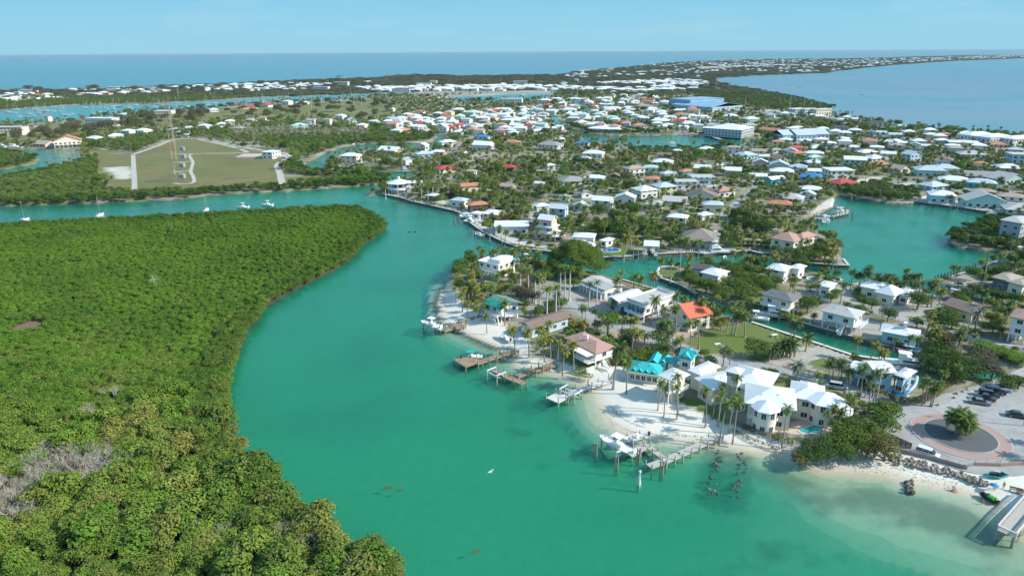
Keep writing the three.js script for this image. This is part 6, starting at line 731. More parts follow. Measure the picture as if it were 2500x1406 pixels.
// ---------------------------------------------------------------- palms
function palmParts(seed, h, o = {}) {
  const r = R(seed), n = o.fronds ?? 22, len = o.len ?? 2.4, lean = o.lean ?? 0.9, a0 = r() * 6.28, path = [];
  for (let i = 0; i <= 7; i++) { const t = i / 7; path.push(new THREE.Vector3(Math.cos(a0) * lean * t * t, h * t, Math.sin(a0) * lean * t * t)); }
  const pos = [], idx = [], m = 6; path.forEach((p, i) => { const t = i / 7, w = lerp(o.base ?? 0.24, o.tip ?? 0.13, t) * (i === 0 ? 1.5 : 1); for (let a = 0; a < m; a++) pos.push(p.x + Math.cos(a / m * 6.283) * w, p.y, p.z + Math.sin(a / m * 6.283) * w); if (i) for (let a = 0; a < m; a++) { const q = (i - 1) * m + a, b = (i - 1) * m + (a + 1) % m; idx.push(q, q + m, b, b, q + m, b + m); } });
  const trunk = mesh(pos, null, idx); trunk.computeVertexNormals();
  const top = path[7], P = [], I = [], Cc = [];
  for (let k = 0; k < n; k++) {
    const az = k * 2.39996 + r() * 0.3, young = 1 - k / n, el = lerp(-0.75, 1.25, Math.pow(young, o.up ?? 0.9)) + (r() - 0.5) * 0.2, L = len * (0.85 + 0.3 * r()), S = 9, dir = new THREE.Vector3(Math.cos(az), 0, Math.sin(az)), side = new THREE.Vector3(-Math.sin(az), 0, Math.cos(az));
    let p = top.clone(), e = el; const old = k > n * 0.8 ? (o.dry ?? 0.6) : 0, tn = 0.8 + 0.4 * r();
    for (let s = 0; s < S; s++) {
      const t = s / S, q = p.clone().addScaledVector(dir, Math.cos(e) * L / S).add(new THREE.Vector3(0, Math.sin(e) * L / S, 0)); e -= (o.droop ?? 0.2) * (0.6 + t); const wl = len * (o.leaf ?? 0.27) * Math.sin(Math.PI * clamp(0.15 + 0.85 * t, 0, 1)) + 0.06;
      for (const sg of [-1, 1]) for (let j = 0; j < 2; j++) { const b0 = p.clone().lerp(q, j * 0.5 - 0.05), b1 = p.clone().lerp(q, j * 0.5 + 0.48), tip = b0.clone().lerp(q, 0.9).addScaledVector(side, sg * wl * (0.85 + 0.3 * r())).add(new THREE.Vector3(0, -wl * (0.35 + 0.45 * r()), 0)), c = P.length / 3; P.push(b0.x, b0.y, b0.z, b1.x, b1.y, b1.z, tip.x, tip.y, tip.z); I.push(c, c + 1, c + 2); for (let v = 0; v < 3; v++) Cc.push(lerp(tn, 1.9, old), lerp(tn, 1.0, old), lerp(tn, 0.9, old)); }
      p = q;
    }
  }
  return { trunk, crown: mesh(P, null, I, Cc) };
}
const palmTrunkMat = mat([0.30, 0.255, 0.205], 0.95, { tag: 'palmtrunk' }), royalTrunk = mat([0.50, 0.48, 0.45], 0.9, { tag: 'royal' });
const fr = { green: leafMat([0.11, 0.16, 0.03], 'palm fronds'), gold: leafMat([0.19, 0.19, 0.038], 'palm fronds'), dark: leafMat([0.07, 0.115, 0.03], 'palm fronds'), silver: leafMat([0.17, 0.20, 0.15], 'palm fronds') };
const palmKinds = { coco: [9, 7.5, 10.5].map((h, i) => palmParts(500 + i, h, { lean: 0.5 + i * 0.5 })), royal: [11, 12.5].map((h, i) => palmParts(520 + i, h, { lean: 0.1, base: 0.3, tip: 0.22, fronds: 15, len: 2.3, up: 0.7 })), low: [4.2, 5.2].map((h, i) => palmParts(540 + i, h, { lean: 0.3, fronds: 22, len: 2.3, droop: 0.16, dry: 0.1 })), date: [3.2].map((h, i) => palmParts(560 + i, h, { lean: 0.1, base: 0.34, tip: 0.3, fronds: 30, len: 2.9, leaf: 0.16, droop: 0.15, dry: 0 })) };
palmKinds.slim = [9, 8].map((h, i) => palmParts(580 + i, h, { lean: 0.4 + 0.3 * i, base: 0.16, tip: 0.1, fronds: 16, len: 1.6 }));
const palmH = { slim: [9, 8], coco: [9, 7.5, 10.5], royal: [11, 12.5], low: [4.2, 5.2], date: [3.2] };
let palmCount = 0; const palmSpots = [];
function palm(x, z, h, kind, tint, label, group, seed, y = LAND) {
  const list = palmKinds[kind], k = Math.floor(R(seed)() * list.length), s = h / palmH[kind][k], w = Math.pow(s, 0.6), g = thing(kind === 'royal' ? 'royal_palm' : kind === 'date' ? 'date_palm' : 'palm_tree', label, 'palm', x, y - 0.1, z, R(seed + 5)() * 6.28, group); g.scale.set(w, s, w);
  part(g, 'trunk', list[k].trunk, kind === 'royal' ? royalTrunk : palmTrunkMat); part(g, 'crown', list[k].crown, fr[tint]); palmCount++; palmSpots.push([x, z]); return g;
}
const palmBed = { // [crown mark x, y, height]
  'coconut palm behind the flat roofed house at the tip of the point': ['coco', 'green', [1182, 612, 9, 1206, 612, 8, 1232, 608, 9, 1252, 612, 9]],
  'coconut palm leaning over the narrow west beach': ['coco', 'gold', [1118, 668, 6, 1142, 662, 7, 1112, 702, 6, 1133, 704, 7, 1160, 704, 7, 1178, 720, 7, 1140, 738, 6, 1128, 722, 6, 1152, 690, 7, 1192, 738, 6, 1170, 735, 6]],
  'tall royal palm with a pale trunk in the garden row of the point': ['royal', 'green', [1270, 655, 10, 1290, 658, 10, 1307, 672, 11, 1318, 676, 11, 1380, 652, 13, 1392, 654, 13, 1336, 706, 12.5, 1358, 700, 13, 1369, 655, 12, 1440, 692, 10, 1458, 688, 11]],
  'coconut palm beside the green roofed house': ['coco', 'green', [1232, 742, 8, 1188, 772, 6, 1174, 745, 6, 1160, 752, 6]],
  'golden green coconut palm in the beach grove before the brown roofs': ['coco', 'gold', [1258, 805, 8, 1292, 812, 8, 1312, 800, 7, 1338, 788, 7, 1395, 786, 7, 1430, 786, 7, 1345, 822, 7, 1375, 856, 8, 1402, 838, 9, 1362, 838, 7, 1330, 832, 7, 1410, 790, 6, 1322, 815, 7]],
  'coconut palm along the canal behind the modern house': ['coco', 'green', [1511, 684, 9, 1569, 682, 8, 1680, 728, 9, 1710, 733, 9, 1745, 743, 9, 1655, 722, 7]],
  'coconut palm in front of the modern white house': ['coco', 'green', [1592, 730, 9.5, 1625, 750, 9, 1654, 752, 9]],
  'coconut palm at the turn of the point road': ['coco', 'gold', [1520, 780, 8, 1545, 776, 9, 1540, 782, 8]],
  'coconut palm in the garden of the orange roofed house': ['coco', 'green', [1692, 788, 9, 1712, 786, 9, 1630, 785, 8, 1612, 792, 7, 1780, 755, 8, 1800, 764, 8, 1824, 768, 8, 1790, 770, 7]],
  'coconut palm on the small lawn at the canal bend': ['coco', 'green', [1614, 634, 8, 1640, 638, 9]],
  'tall solitary coconut palm on the sand beside the white picket wall': ['coco', 'dark', [1502, 852, 12]], 'coconut palm on the sand before the turquoise house': ['coco', 'green', [1533, 888, 9]],
  'slender palm on the lawn edge before the cream mansion': ['slim', 'green', [1611, 935, 8, 1626, 950, 8, 1662, 918, 11, 1659, 946, 9, 1731, 954, 10, 1745, 972, 6, 1767, 986, 11, 1761, 962, 9, 1789, 968, 10, 1800, 984, 11, 1806, 962, 8]],
  'fan shaped palm rising from the mansion courtyard': ['royal', 'dark', [1766, 940, 8, 1801, 922, 10]],
  'palm beside the mansion pool terrace': ['slim', 'green', [1922, 1000, 10, 2013, 1004, 7, 2042, 994, 7, 2070, 962, 9, 2082, 972, 8, 2090, 962, 7]],
  'tall palm at the road by the curved hedge': ['royal', 'dark', [2130, 940, 10]], 'palm in front of the blue metal roofed house': ['coco', 'green', [2112, 900, 9, 2142, 906, 8, 2120, 922, 6, 2158, 908, 6]],
  'palm on the hedge border beside the gravel lot': ['low', 'silver', [1952, 893, 5.5, 1770, 852, 5.5]], 'thick trunked date palm in the row along the gravel lot': ['date', 'dark', [1905, 848, 3.6, 1914, 842, 4, 1924, 838, 4.5, 1934, 842, 4.2, 1890, 853, 3.4, 1880, 858, 3.2]],
  'small palm at the canal wall by the gravel lot': ['low', 'green', [1972, 822, 5]], 'palm in the clump on the small lawn beside the gravel lot': ['coco', 'dark', [2040, 878, 6, 2052, 884, 7, 2030, 884, 6, 2060, 880, 6]],
  'palm hanging over the canal end by the cyan house deck': ['coco', 'gold', [2130, 838, 8, 2155, 856, 7, 2166, 862, 6]], 'thin palm in front of the cyan house': ['coco', 'green', [2220, 818, 6.5, 2246, 824, 6, 2187, 825, 4]],
  'coconut palm in the waterfront row behind the pyramid roofed house': ['coco', 'dark', [2083, 663, 8, 2102, 668, 7, 2115, 658, 9, 2126, 668, 8, 2144, 670, 7, 2168, 672, 8, 2187, 678, 8, 2213, 672, 8, 2208, 688, 7, 2234, 675, 8, 2254, 672, 9, 2276, 692, 9, 2284, 700, 8, 2152, 680, 6]],
  'golden palm at the small east canal': ['low', 'gold', [2300, 712, 5, 2290, 808, 6]], 'silver fan palm beside the tan ranch house': ['low', 'silver', [2390, 762, 6.5]], 'palm in the thicket by the east shore': ['coco', 'green', [2408, 728, 8, 2440, 740, 7, 2470, 735, 7]],
  'palm in the thicket behind the car park': ['coco', 'green', [2270, 928, 7, 2288, 935, 7, 2262, 940, 6, 2300, 905, 7, 2330, 890, 6, 2280, 950, 5]],
  'palm on the garden tip of the terracotta villa': ['coco', 'gold', [2040, 598, 8, 2030, 610, 8, 2048, 612, 7, 2020, 592, 9, 2038, 625, 6, 1900, 628, 7]],
  'palm on the sea wall lawn of the white villa': ['coco', 'gold', [1525, 580, 11, 1548, 582, 9, 1560, 590, 8]], 'palm before the brown shingle house': ['coco', 'green', [1660, 590, 8, 1680, 586, 9, 1694, 590, 8, 1708, 588, 8]],
  'palm in the dense grove before the blue two storey house': ['coco', 'dark', [1310, 520, 8, 1322, 518, 8, 1335, 522, 8, 1345, 526, 7, 1316, 530, 7, 1330, 530, 7, 1368, 528, 7]],
  'palm on the pale waterfront by the solar panel house': ['coco', 'green', [1195, 550, 8, 1232, 565, 7, 1225, 560, 7, 1267, 570, 6, 1356, 568, 8, 1430, 592, 6]], 'royal palm in the garden of the round house': ['royal', 'green', [1006, 440, 9, 1028, 454, 9, 1044, 456, 9, 1056, 454, 9, 940, 456, 8]],
  'palm lining the mainland road': ['coco', 'dark', [1266, 472, 9, 1292, 472, 9, 1268, 500, 9, 1340, 455, 8, 1420, 462, 8, 1455, 460, 8]],
  'palm by the brown roofed corner house': ['coco', 'dark', [1746, 456, 7, 1760, 454, 7, 1906, 480, 8, 1940, 490, 7, 2326, 480, 7, 2342, 486, 7]],
};
let pk = 0;
for (const [label, [kind, tint, m]] of Object.entries(palmBed)) for (let i = 0; i < m.length; i += 3) { const p = plot(m[i], m[i + 1], LAND + m[i + 2]); palm(p.x, p.z, m[i + 2], kind, tint, label, m.length > 3 ? label.replace('palm', 'palms') : undefined, 4000 + 17 * pk++); }
{ // clump of slender palms in the middle of the roundabout
  const p = plot(2338, 1062, LAND), g = thing('palm_clump', 'bushy clump of slender palms on the gravel of the roundabout', 'palm', p.x, LAND + 0.2, p.z), r = R(12), cr = [], tr = []; for (let i = 0; i < 26; i++) { const a = r() * 6.28, q = palmParts(700 + i, 2.6 + 3.2 * r(), { lean: 1.2 + 1.3 * r(), base: 0.09, tip: 0.06, fronds: 12, len: 2.3, up: 0.6, dry: 0.2 }), x = Math.cos(a) * r() * 0.9, z = Math.sin(a) * r() * 0.9, t = r() * 6.28; for (const k of ['trunk', 'crown']) { q[k].rotateY(t); q[k].translate(x, 0, z); } cr.push(q.crown); tr.push(q.trunk); } part(g, 'crown', mergeGeometries(cr), fr.green); part(g, 'trunk', mergeGeometries(tr), palmTrunkMat);
}
{ const p = plot(1760, 806, LAND), g = thing('travellers_palm', 'fan shaped palm with yellow green leaves at the corner of the lawn', 'palm', p.x, LAND, p.z, 0.2), F = []; for (let i = 0; i < 13; i++) { const a = lerp(-1.2, 1.2, i / 12), L = 3.4, c = Math.cos(a), s = Math.sin(a); F.push([[s * 1.2, 1.6 + c * 1.2, 0], [s * L * 0.75 + c * 0.25, 1.6 + c * L * 0.75 - s * 0.25, 0.1], [s * L, 1.6 + c * L, 0], [s * L * 0.75 - c * 0.25, 1.6 + c * L * 0.75 + s * 0.25, -0.1]]); } part(g, 'leaf_fan', facets(F), mat([0.20, 0.19, 0.03], 0.7, { side: THREE.DoubleSide })); part(g, 'trunk', cyl(0.2, 0.25, 1.8, 0, 0.9, 0), palmTrunkMat); const st = []; for (let i = 0; i < 13; i++) { const a = lerp(-1.2, 1.2, i / 12); st.push(bar([0, 1.5, 0], [Math.sin(a) * 1.3, 1.6 + Math.cos(a) * 1.3, 0], 0.05, 4)); } part(g, 'stem', join(st), mat([0.3, 0.2, 0.05], 0.8)); }
// ---------------------------------------------------------------- broadleaved trees and hedges
const treeKinds = [[4.5, 7, 16, 0.5], [3.2, 5.2, 20, 0.45], [2.3, 3.6, 26, 0.42]].map(([rad, h, den, size], i) => [0, 1].map((k) => ({ rad, h, crown: crown(820 + i * 7 + k, lobes(840 + i * 5 + k, 9, rad, h, 0.75, 0.3), den, size, { yellow: 0.3 }), trunk: branching(860 + i * 3 + k, h * 0.9, 0.6, 0.12 + 0.05 * rad, 2) })));
const greens = { deep: leafMat([0.05, 0.10, 0.017], 'leaves'), mid: leafMat([0.085, 0.15, 0.024], 'leaves'), bright: leafMat([0.10, 0.19, 0.02], 'leaves'), olive: leafMat([0.12, 0.125, 0.04], 'leaves'), dusty: leafMat([0.10, 0.105, 0.06], 'leaves'), gold: leafMat([0.2, 0.17, 0.03], 'leaves') };
const treeSpots = []; let treeCount = 0;
function tree(x, z, rad, h, g0, label, group, seed, y = LAND) { const k = rad > 3.8 ? 0 : rad > 2.6 ? 1 : 2, t = treeKinds[k][Math.floor(R(seed)() * 2)], g = thing('tree', label, 'tree', x, y - 0.1, z, R(seed + 1)() * 6.28, group); g.scale.set(rad / t.rad, h / t.h, rad / t.rad); part(g, 'crown', t.crown, greens[g0]); part(g, 'trunk', t.trunk, barkMat); treeSpots.push([x, z, rad]); treeCount++; return g; }
{ // the great dome of the banyan
  const p = plot(1408, 668, LAND), r = R(71), L = [[0, 7.5, 0, 11, 5, 8]]; for (let i = 0; i < 64; i++) { const a = r() * 6.28, d = Math.pow(r(), 0.55), s = 1.9 + 1.6 * r(); L.push([Math.cos(a) * d * 12.8, 2.4 + (1 - d * d) * 9.4 + 0.9 * r(), Math.sin(a) * d * 9.4, s, s * 0.8, s]); } const g = thing('banyan_tree', 'huge dark green dome shaped tree overhanging the canal', 'tree', p.x, LAND, p.z); part(g, 'crown', crown(72, L, 30, 0.5, { yellow: 0.4 }), greens.mid); part(g, 'trunk', branching(73, 8, 0.9, 0.7, 3), barkMat); treeSpots.push([p.x, p.z, 12]);
}
const treeBed = { // [crown centre mark x, y, radius m, height m]
  'round bright green tree beside the point road': ['bright', [1486, 784, 4.2, 8]], 'dark rounded tree at the lawn edge': ['mid', [1845, 848, 4.4, 6.5]], 'bright broad tree in front of the charcoal roofed stilt house': ['mid', [1974, 740, 4.4, 7]], 'dark tree behind the white stilt house': ['deep', [2170, 766, 3.4, 5.5]], 'large round tree beside the pyramid roofed house': ['mid', [2244, 731, 4.6, 7]], 'clipped round bush beside the gravel lot': ['deep', [1878, 909, 2.4, 3.2]],
  'dense tree in the thicket between the mansion and the roundabout': ['mid', [2060, 1058, 4.2, 6.5, 2100, 1042, 4.4, 7, 2150, 1008, 4.2, 7, 2172, 1002, 3.8, 6, 2040, 1085, 4, 6, 2130, 1062, 4, 6, 2085, 1075, 4, 6.5, 2160, 1030, 3.6, 6]], 'dark low tree at the beach edge of the thicket': ['deep', [1985, 1092, 3.4, 5, 2010, 1108, 3.2, 4.2, 1972, 1112, 3, 4, 2060, 1100, 3.2, 4.5]], 'feathery olive tree at the roundabout side of the thicket': ['olive', [2140, 1085, 3.6, 6, 2165, 1092, 3.4, 5.5, 2120, 1098, 3, 4.5, 1955, 1120, 2.6, 3.4]],
  'dark tree in the wood behind the car park': ['deep', [2290, 870, 4.2, 6, 2320, 880, 4.4, 6.5, 2350, 890, 4.2, 6, 2375, 905, 4, 5.5, 2300, 895, 4, 6, 2335, 910, 4, 5.5, 2270, 885, 3.8, 5.5, 2310, 858, 3.6, 5]], 'dusty olive tree at the open side of the wood behind the car park': ['dusty', [2390, 880, 4, 5.5, 2410, 895, 4, 5.5, 2425, 905, 3.4, 5, 2400, 865, 3.6, 5]], 'bright green vine covered bush beside the wood': ['bright', [2420, 850, 4, 3, 2450, 858, 4, 3, 2475, 868, 4, 3, 2400, 842, 3.6, 3, 2490, 878, 4, 3]], 'small round tree at the car park': ['mid', [2472, 928, 3, 4.5, 2490, 932, 2.8, 4.2, 2460, 936, 2.6, 4]],
  'dark garden tree behind the turquoise roof': ['mid', [1620, 850, 3.4, 4.5, 1600, 865, 2.8, 3.5, 1575, 868, 2.8, 3.5, 1555, 872, 2.6, 3.4, 1530, 876, 2.4, 3.2, 1735, 880, 2.6, 3.4, 1720, 862, 2.2, 3]], 'olive shrub in the hedge beside the turquoise house': ['olive', [1545, 862, 2.4, 3.4, 1562, 858, 2.4, 3.4, 1580, 852, 2.4, 3.4, 1500, 882, 2, 2.6]],
  'dark broad tree at the tip of the point': ['mid', [1130, 645, 4, 7, 1150, 635, 4, 7, 1120, 660, 4, 6.5]], 'greyish tree behind the green roofed house': ['dusty', [1282, 716, 4, 5.5, 1300, 722, 3.6, 5, 1262, 708, 3.2, 5]], 'garden tree among the royal palms': ['mid', [1330, 672, 3, 6, 1345, 745, 3.2, 5, 1370, 740, 3, 4.5, 1225, 668, 2.8, 4, 1255, 680, 3, 4.5, 1400, 690, 3, 5]],
  'dark spreading tree behind the covered walkway': ['deep', [1820, 548, 5, 9, 1845, 552, 5, 9, 1800, 545, 4.6, 9, 1870, 558, 4.4, 8, 1835, 535, 4.4, 8.5]], 'tree in the garden of the terracotta villa': ['mid', [1930, 618, 4, 7, 1950, 622, 4, 6.5, 1975, 615, 4.2, 7, 2000, 606, 4.4, 8, 1990, 625, 4, 6, 2015, 620, 4, 6, 1960, 640, 3.6, 4.5, 2025, 640, 3.4, 4.5, 1895, 610, 3.4, 6]], 'wide tree in the grove behind the boathouse': ['mid', [1635, 585, 4, 8, 1480, 556, 4, 6.5, 1500, 550, 4, 7, 1520, 545, 4.4, 8, 1545, 540, 4.4, 8, 1455, 552, 3.8, 6, 1570, 552, 4, 8, 1550, 512, 4.4, 9, 1540, 505, 4, 8, 1600, 545, 4, 7]],
  'garden tree between the two roofs of the canal island': ['mid', [1780, 690, 4, 6, 1800, 700, 4, 6.5, 1820, 690, 4, 6, 1840, 682, 4, 6, 1860, 690, 4, 6, 1875, 700, 3.6, 6, 1750, 700, 4, 6, 1725, 695, 4, 6, 1700, 690, 4, 6, 1685, 680, 3.8, 6, 1770, 712, 3.8, 5, 1810, 715, 4, 5, 1790, 660, 4, 6, 1815, 652, 4, 6, 1845, 660, 4, 6, 1760, 720, 3.4, 5, 1835, 712, 3.6, 5, 1895, 685, 3.4, 5]], 'bright tree on the canal island': ['bright', [1867, 688, 3.4, 6, 1815, 676, 3.4, 6, 1980, 700, 2.6, 3.5, 2030, 725, 3, 4, 2040, 715, 2.6, 4]],
  'shrubby tree at the tan ranch house': ['mid', [2310, 760, 3, 4.6, 2330, 772, 3, 4.4, 2100, 755, 2.8, 4, 2130, 742, 2.8, 4, 2110, 735, 2.6, 4, 2420, 775, 3, 4.5, 2440, 785, 2.8, 4, 2240, 786, 2.4, 3.4, 2325, 790, 2.6, 3.4]], 'olive tree beside the cyan house': ['dusty', [2300, 818, 3.6, 5.5, 2318, 826, 3, 5]], 'thick tree on the slope by the east shore': ['deep', [2380, 705, 3.6, 5, 2400, 712, 3.6, 5, 2425, 718, 3.6, 5, 2450, 722, 3.6, 5, 2480, 728, 3.6, 5, 2360, 715, 3.2, 4.4, 2340, 720, 3, 4]],
};
let tk = 0;
for (const [label, [g0, m]] of Object.entries(treeBed)) for (let i = 0; i < m.length; i += 4) { const p = plot(m[i], m[i + 1], LAND + m[i + 3] * 0.55); tree(p.x, p.z, m[i + 2], m[i + 3], g0, label, m.length > 4 ? label.replace('tree', 'trees') : undefined, 6000 + 11 * tk++); }
function hedge(label, pts, w, h, g0, y = LAND) { const P = curve(poly(pts, y), 0.7), o = P[0], g = thing('hedge', label, 'hedge', o[0], y, o[1]); const L = P.map(([x, z], i) => [x - o[0], h * 0.5, z - o[1], w * 0.5 * (1 + 0.12 * noise(i * 0.6, 1)), h * 0.55, w * 0.5]); part(g, 'foliage', crown(77 + pts[0], L, 26, 0.3, { under: -0.2 }), greens[g0]); part(g, 'stems', join(P.filter((_, i) => i % 3 === 0).map(([x, z]) => cyl(0.06, 0.08, h * 0.6, x - o[0], h * 0.3, z - o[1], 4))), barkMat); for (let i = 0; i < P.length; i += 3) treeSpots.push([P[i][0], P[i][1], w * 0.5]); return g; }
hedge('curved clipped sea grape hedge round the pool of the blue house', [2096, 932, 2120, 952, 2160, 972, 2200, 984, 2240, 984, 2275, 972, 2294, 955], 2.8, 1.8, 'olive'); hedge('long dusty hedge along the foot of the mansion terrace', [1812, 1046, 1840, 1056, 1870, 1066, 1905, 1078], 2.2, 1.3, 'dusty'); hedge('bright green hedge at the end of the mansion terrace', [1890, 1070, 1915, 1078, 1940, 1084], 2.2, 1.4, 'mid');
hedge('clipped hedge beside the small lawn and the gravel lot', [1926, 895, 1950, 905, 1980, 915, 2020, 925], 1.8, 1.3, 'olive'); hedge('round green hedge on the sand by the picket wall', [1405, 918, 1420, 921, 1440, 925], 3, 1.5, 'bright'); hedge('low green hedge beside the tee dock path', [1408, 905, 1430, 912], 2.2, 1.2, 'mid'); hedge('hedge along the drive in front of the mansion hall', [1910, 922, 1940, 932, 1975, 940, 2010, 950], 2.2, 1.5, 'mid'); hedge('green hedge below the charcoal roofed stilt house', [1840, 750, 1870, 758], 2, 1.4, 'mid'); hedge('round green hedge at the end of the canal dock', [1908, 775, 1930, 782], 4, 2.2, 'bright'); hedge('grey green clipped hedge beside the canal island road', [2358, 808, 2395, 820], 2.4, 1.6, 'dusty'); hedge('shrub hedge along the lot wall by the blue house', [2292, 955, 2320, 940, 2350, 925], 2.6, 1.8, 'olive'); hedge('golden hedge below the round house garden', [1062, 492, 1090, 484, 1130, 476], 6, 3, 'olive'); hedge('yellow green hedge beside the solar panel house', [1190, 546, 1220, 538, 1255, 534], 5, 3, 'gold'); hedge('low hedge along the mansion sand bank', [1790, 1052, 1830, 1072, 1880, 1092, 1915, 1100], 1.6, 0.7, 'dusty', 0.7);
// ---------------------------------------------------------------- planting between the houses
const cell = 12, hash = new Map(), hk = (x, z) => Math.floor(x / cell) + ',' + Math.floor(z / cell);
const put = (x, z, v) => { const k = hk(x, z); (hash.get(k) ?? hash.set(k, []).get(k)).push(v); };
let hashed = 0; const rehash = () => { for (; hashed < footprints.length; hashed++) { const f = footprints[hashed]; const r = Math.hypot(f[2], f[3]) + 4; for (let x = f[0] - r; x <= f[0] + r + cell; x += cell) for (let z = f[1] - r; z <= f[1] + r + cell; z += cell) put(x, z, f); } }; rehash();
function inHouse(x, z, m = 0) { for (const f of hash.get(hk(x, z)) ?? []) { const dx = x - f[0], dz = z - f[1], c = Math.cos(f[4]), s = Math.sin(f[4]); if (Math.abs(dx * c - dz * s) < f[2] + m && Math.abs(dx * s + dz * c) < f[3] + m) return true; } return false; }
const roadBox = roadLines.map(([P, w]) => [P, w, bounds(P)]);
function onRoad(x, z, m = 0) { for (const [P, w, b] of roadBox) if (x > b[0] - w - m && x < b[2] + w + m && z > b[1] - w - m && z < b[3] + w + m && distLine(P, x, z, false) < w + m) return true; return false; }
const yard = zone(poly([1430, 900, 1530, 895, 1620, 930, 1700, 950, 1900, 1000, 2060, 1010, 2060, 1040, 1960, 1110, 1700, 1090, 1450, 1020]));
const roadside = zone(poly([1640, 838, 1668, 842, 1720, 870, 1790, 866, 1850, 872, 1900, 852, 1990, 890, 2100, 930, 2110, 962, 2040, 940, 1900, 905, 1760, 882, 1690, 862]));
const open = [yard, beachZone, roadside, ...sandYards, ...lawns, ...pale, ...drives, field, fieldEdge, fieldEast];
// ---------------------------------------------------------------- the distant town
{
  const r = R(17), zones = [[[930, 300, 1330, 262, 1400, 300, 1330, 330, 1120, 330, 960, 330], 60, 'HG'], [[1340, 262, 1560, 225, 1700, 275, 1700, 325, 1450, 325], 120, 'HG'], [[1700, 300, 1760, 290, 1850, 300, 1700, 330], 16, 'HG']].map(([l, n, k]) => [zone(poly(l)), n, k]); const far = [[], [], []];
  let made = 0;
  for (const [Z, n] of zones) { let k = 0; for (let i = 0; i < n * 12 && k < n && townCount < 300; i++) { const x = lerp(Z.b[0], Z.b[2], r()), z = lerp(Z.b[1], Z.b[3], Math.sqrt(r())); if (!inZone(Z, x, z) || shore(x, z, 14) < 9 || onRoad(x, z, 5)) continue; if (footprints.some((f) => Math.hypot(f[0] - x, f[1] - z) < 15)) continue; const w = 11 + 6 * r(), d = 9 + 3 * r(), e = r() < 0.5 ? 3.2 : 5.8, rc = 'wwwwwwbbsmoprtg'[(r() * 15) | 0], wc = 'wwwclmypt'[(r() * 9) | 0], hip = r() < 0.7, f = { x, z, turn: -0.5 + 0.25 * r() + (r() < 0.3 ? 1.57 : 0), w, d, e, ov: 0.7 }, label = `${e > 5 ? 'two storey ' : 'low '}${WN[wc]} house with a ${RN[rc]} ${hip ? 'hip' : 'gable'} roof in the distant rows`; house('house', label, f, { roof: hip ? 'hip' : 'gable', rc, wc, win: '', group: 'distant ' + RN[rc] + ' roofed houses, ' + label.slice(0, 9) + WN[wc] }); townCount++; made++; k++; } }
  // the rest: hundreds of roofs on the far strip
  const box1 = join([box(11.5, 4.4, 8.5, 0, 2.2, 0)]), roof1 = roofGeo('hip', 11.5, 8.5, 0.36, 0.7); roof1.translate(0, 4.4, 0); const big = [[], []], roofs = [], walls = [];
  const strips = [[1360, 175, 1500, 166, 1640, 154, 1700, 150, 1860, 146, 2084, 145, 2300, 140, 2500, 134, 2900, 131, 2900, 135, 2500, 141, 2308, 148, 2180, 157, 2062, 170, 2020, 176, 1860, 182, 1750, 189, 1600, 190, 1480, 195, 1400, 198], [930, 215, 1380, 205, 1500, 215, 1480, 225, 1300, 222, 1000, 225, 900, 225], [0, 226, 300, 220, 700, 203, 900, 200, 940, 220, 640, 222, 300, 232, 0, 250], [1450, 205, 1640, 196, 1730, 200, 1690, 222, 1560, 226, 1480, 222], [1340, 240, 1560, 225, 1700, 275, 1760, 330, 1420, 326], [930, 300, 1330, 262, 1400, 300, 1330, 335, 1120, 335, 960, 330], [1700, 345, 2050, 345, 2300, 360, 2500, 378, 2500, 400, 2100, 372, 1900, 352], [1880, 275, 2080, 300, 2300, 330, 2500, 355, 2500, 372, 2200, 345, 1950, 330, 1850, 300]].map((l) => zone(poly(l)));
  const quota = [1500, 260, 200, 190, 95, 40, 18, 26];
  strips.forEach((Z, j) => { let k = 0; for (let i = 0; i < 30000 && k < quota[j]; i++) { const x = lerp(Z.b[0], Z.b[2], r()), z = lerp(Z.b[1], Z.b[3], r()); if (!inZone(Z, x, z) || shore(x, z, 12) < 8 || (j > 3 && (inHouse(x, z, 8) || onRoad(x, z, 4) || roofs.some((q) => Math.abs(q[0] - x) < 15 && Math.abs(q[2] - z) < 15)))) continue; if (fbm(x * 0.004, z * 0.004, 77) < -0.06) continue; const s = (j < 4 ? 1.0 + 1.1 * r() * r() : 1) * (r() < 0.06 ? 2 : 1), t = -0.5 + 0.3 * r(), h = 0.7 + 0.5 * r(), wcol = r(); roofs.push([x, LAND, z, t, s, h, r() < 0.8 ? shade3([0.78, 0.79, 0.80], 0.85 + 0.2 * r()) : [[0.5, 0.2, 0.12], [0.42, 0.5, 0.55], [0.4, 0.33, 0.27], [0.35, 0.5, 0.45]][(r() * 4) | 0]]); if (j > 3) footprints.push([x, z, 7.5, 6, t, 6]); walls.push([x, LAND, z, t, s, h, wcol < 0.6 ? [0.7, 0.69, 0.66] : wcol < 0.8 ? [0.66, 0.56, 0.42] : [0.4, 0.52, 0.6]]); k++; } });
  const t = new THREE.Group(); t.name = 'far_town'; tag(t, 'hundreds of tiny white roofed houses spread along the far keys', 'town', null, 'stuff'); scene.add(t); instances(t, 'roofs', roof1, mat([1, 1, 1], 0.6, { tag: 'farroof' }), roofs); instances(t, 'walls', box1, mat([1, 1, 1], 0.85, { tag: 'farwall' }), walls); console.log('houses', townCount, made, roofs.length);
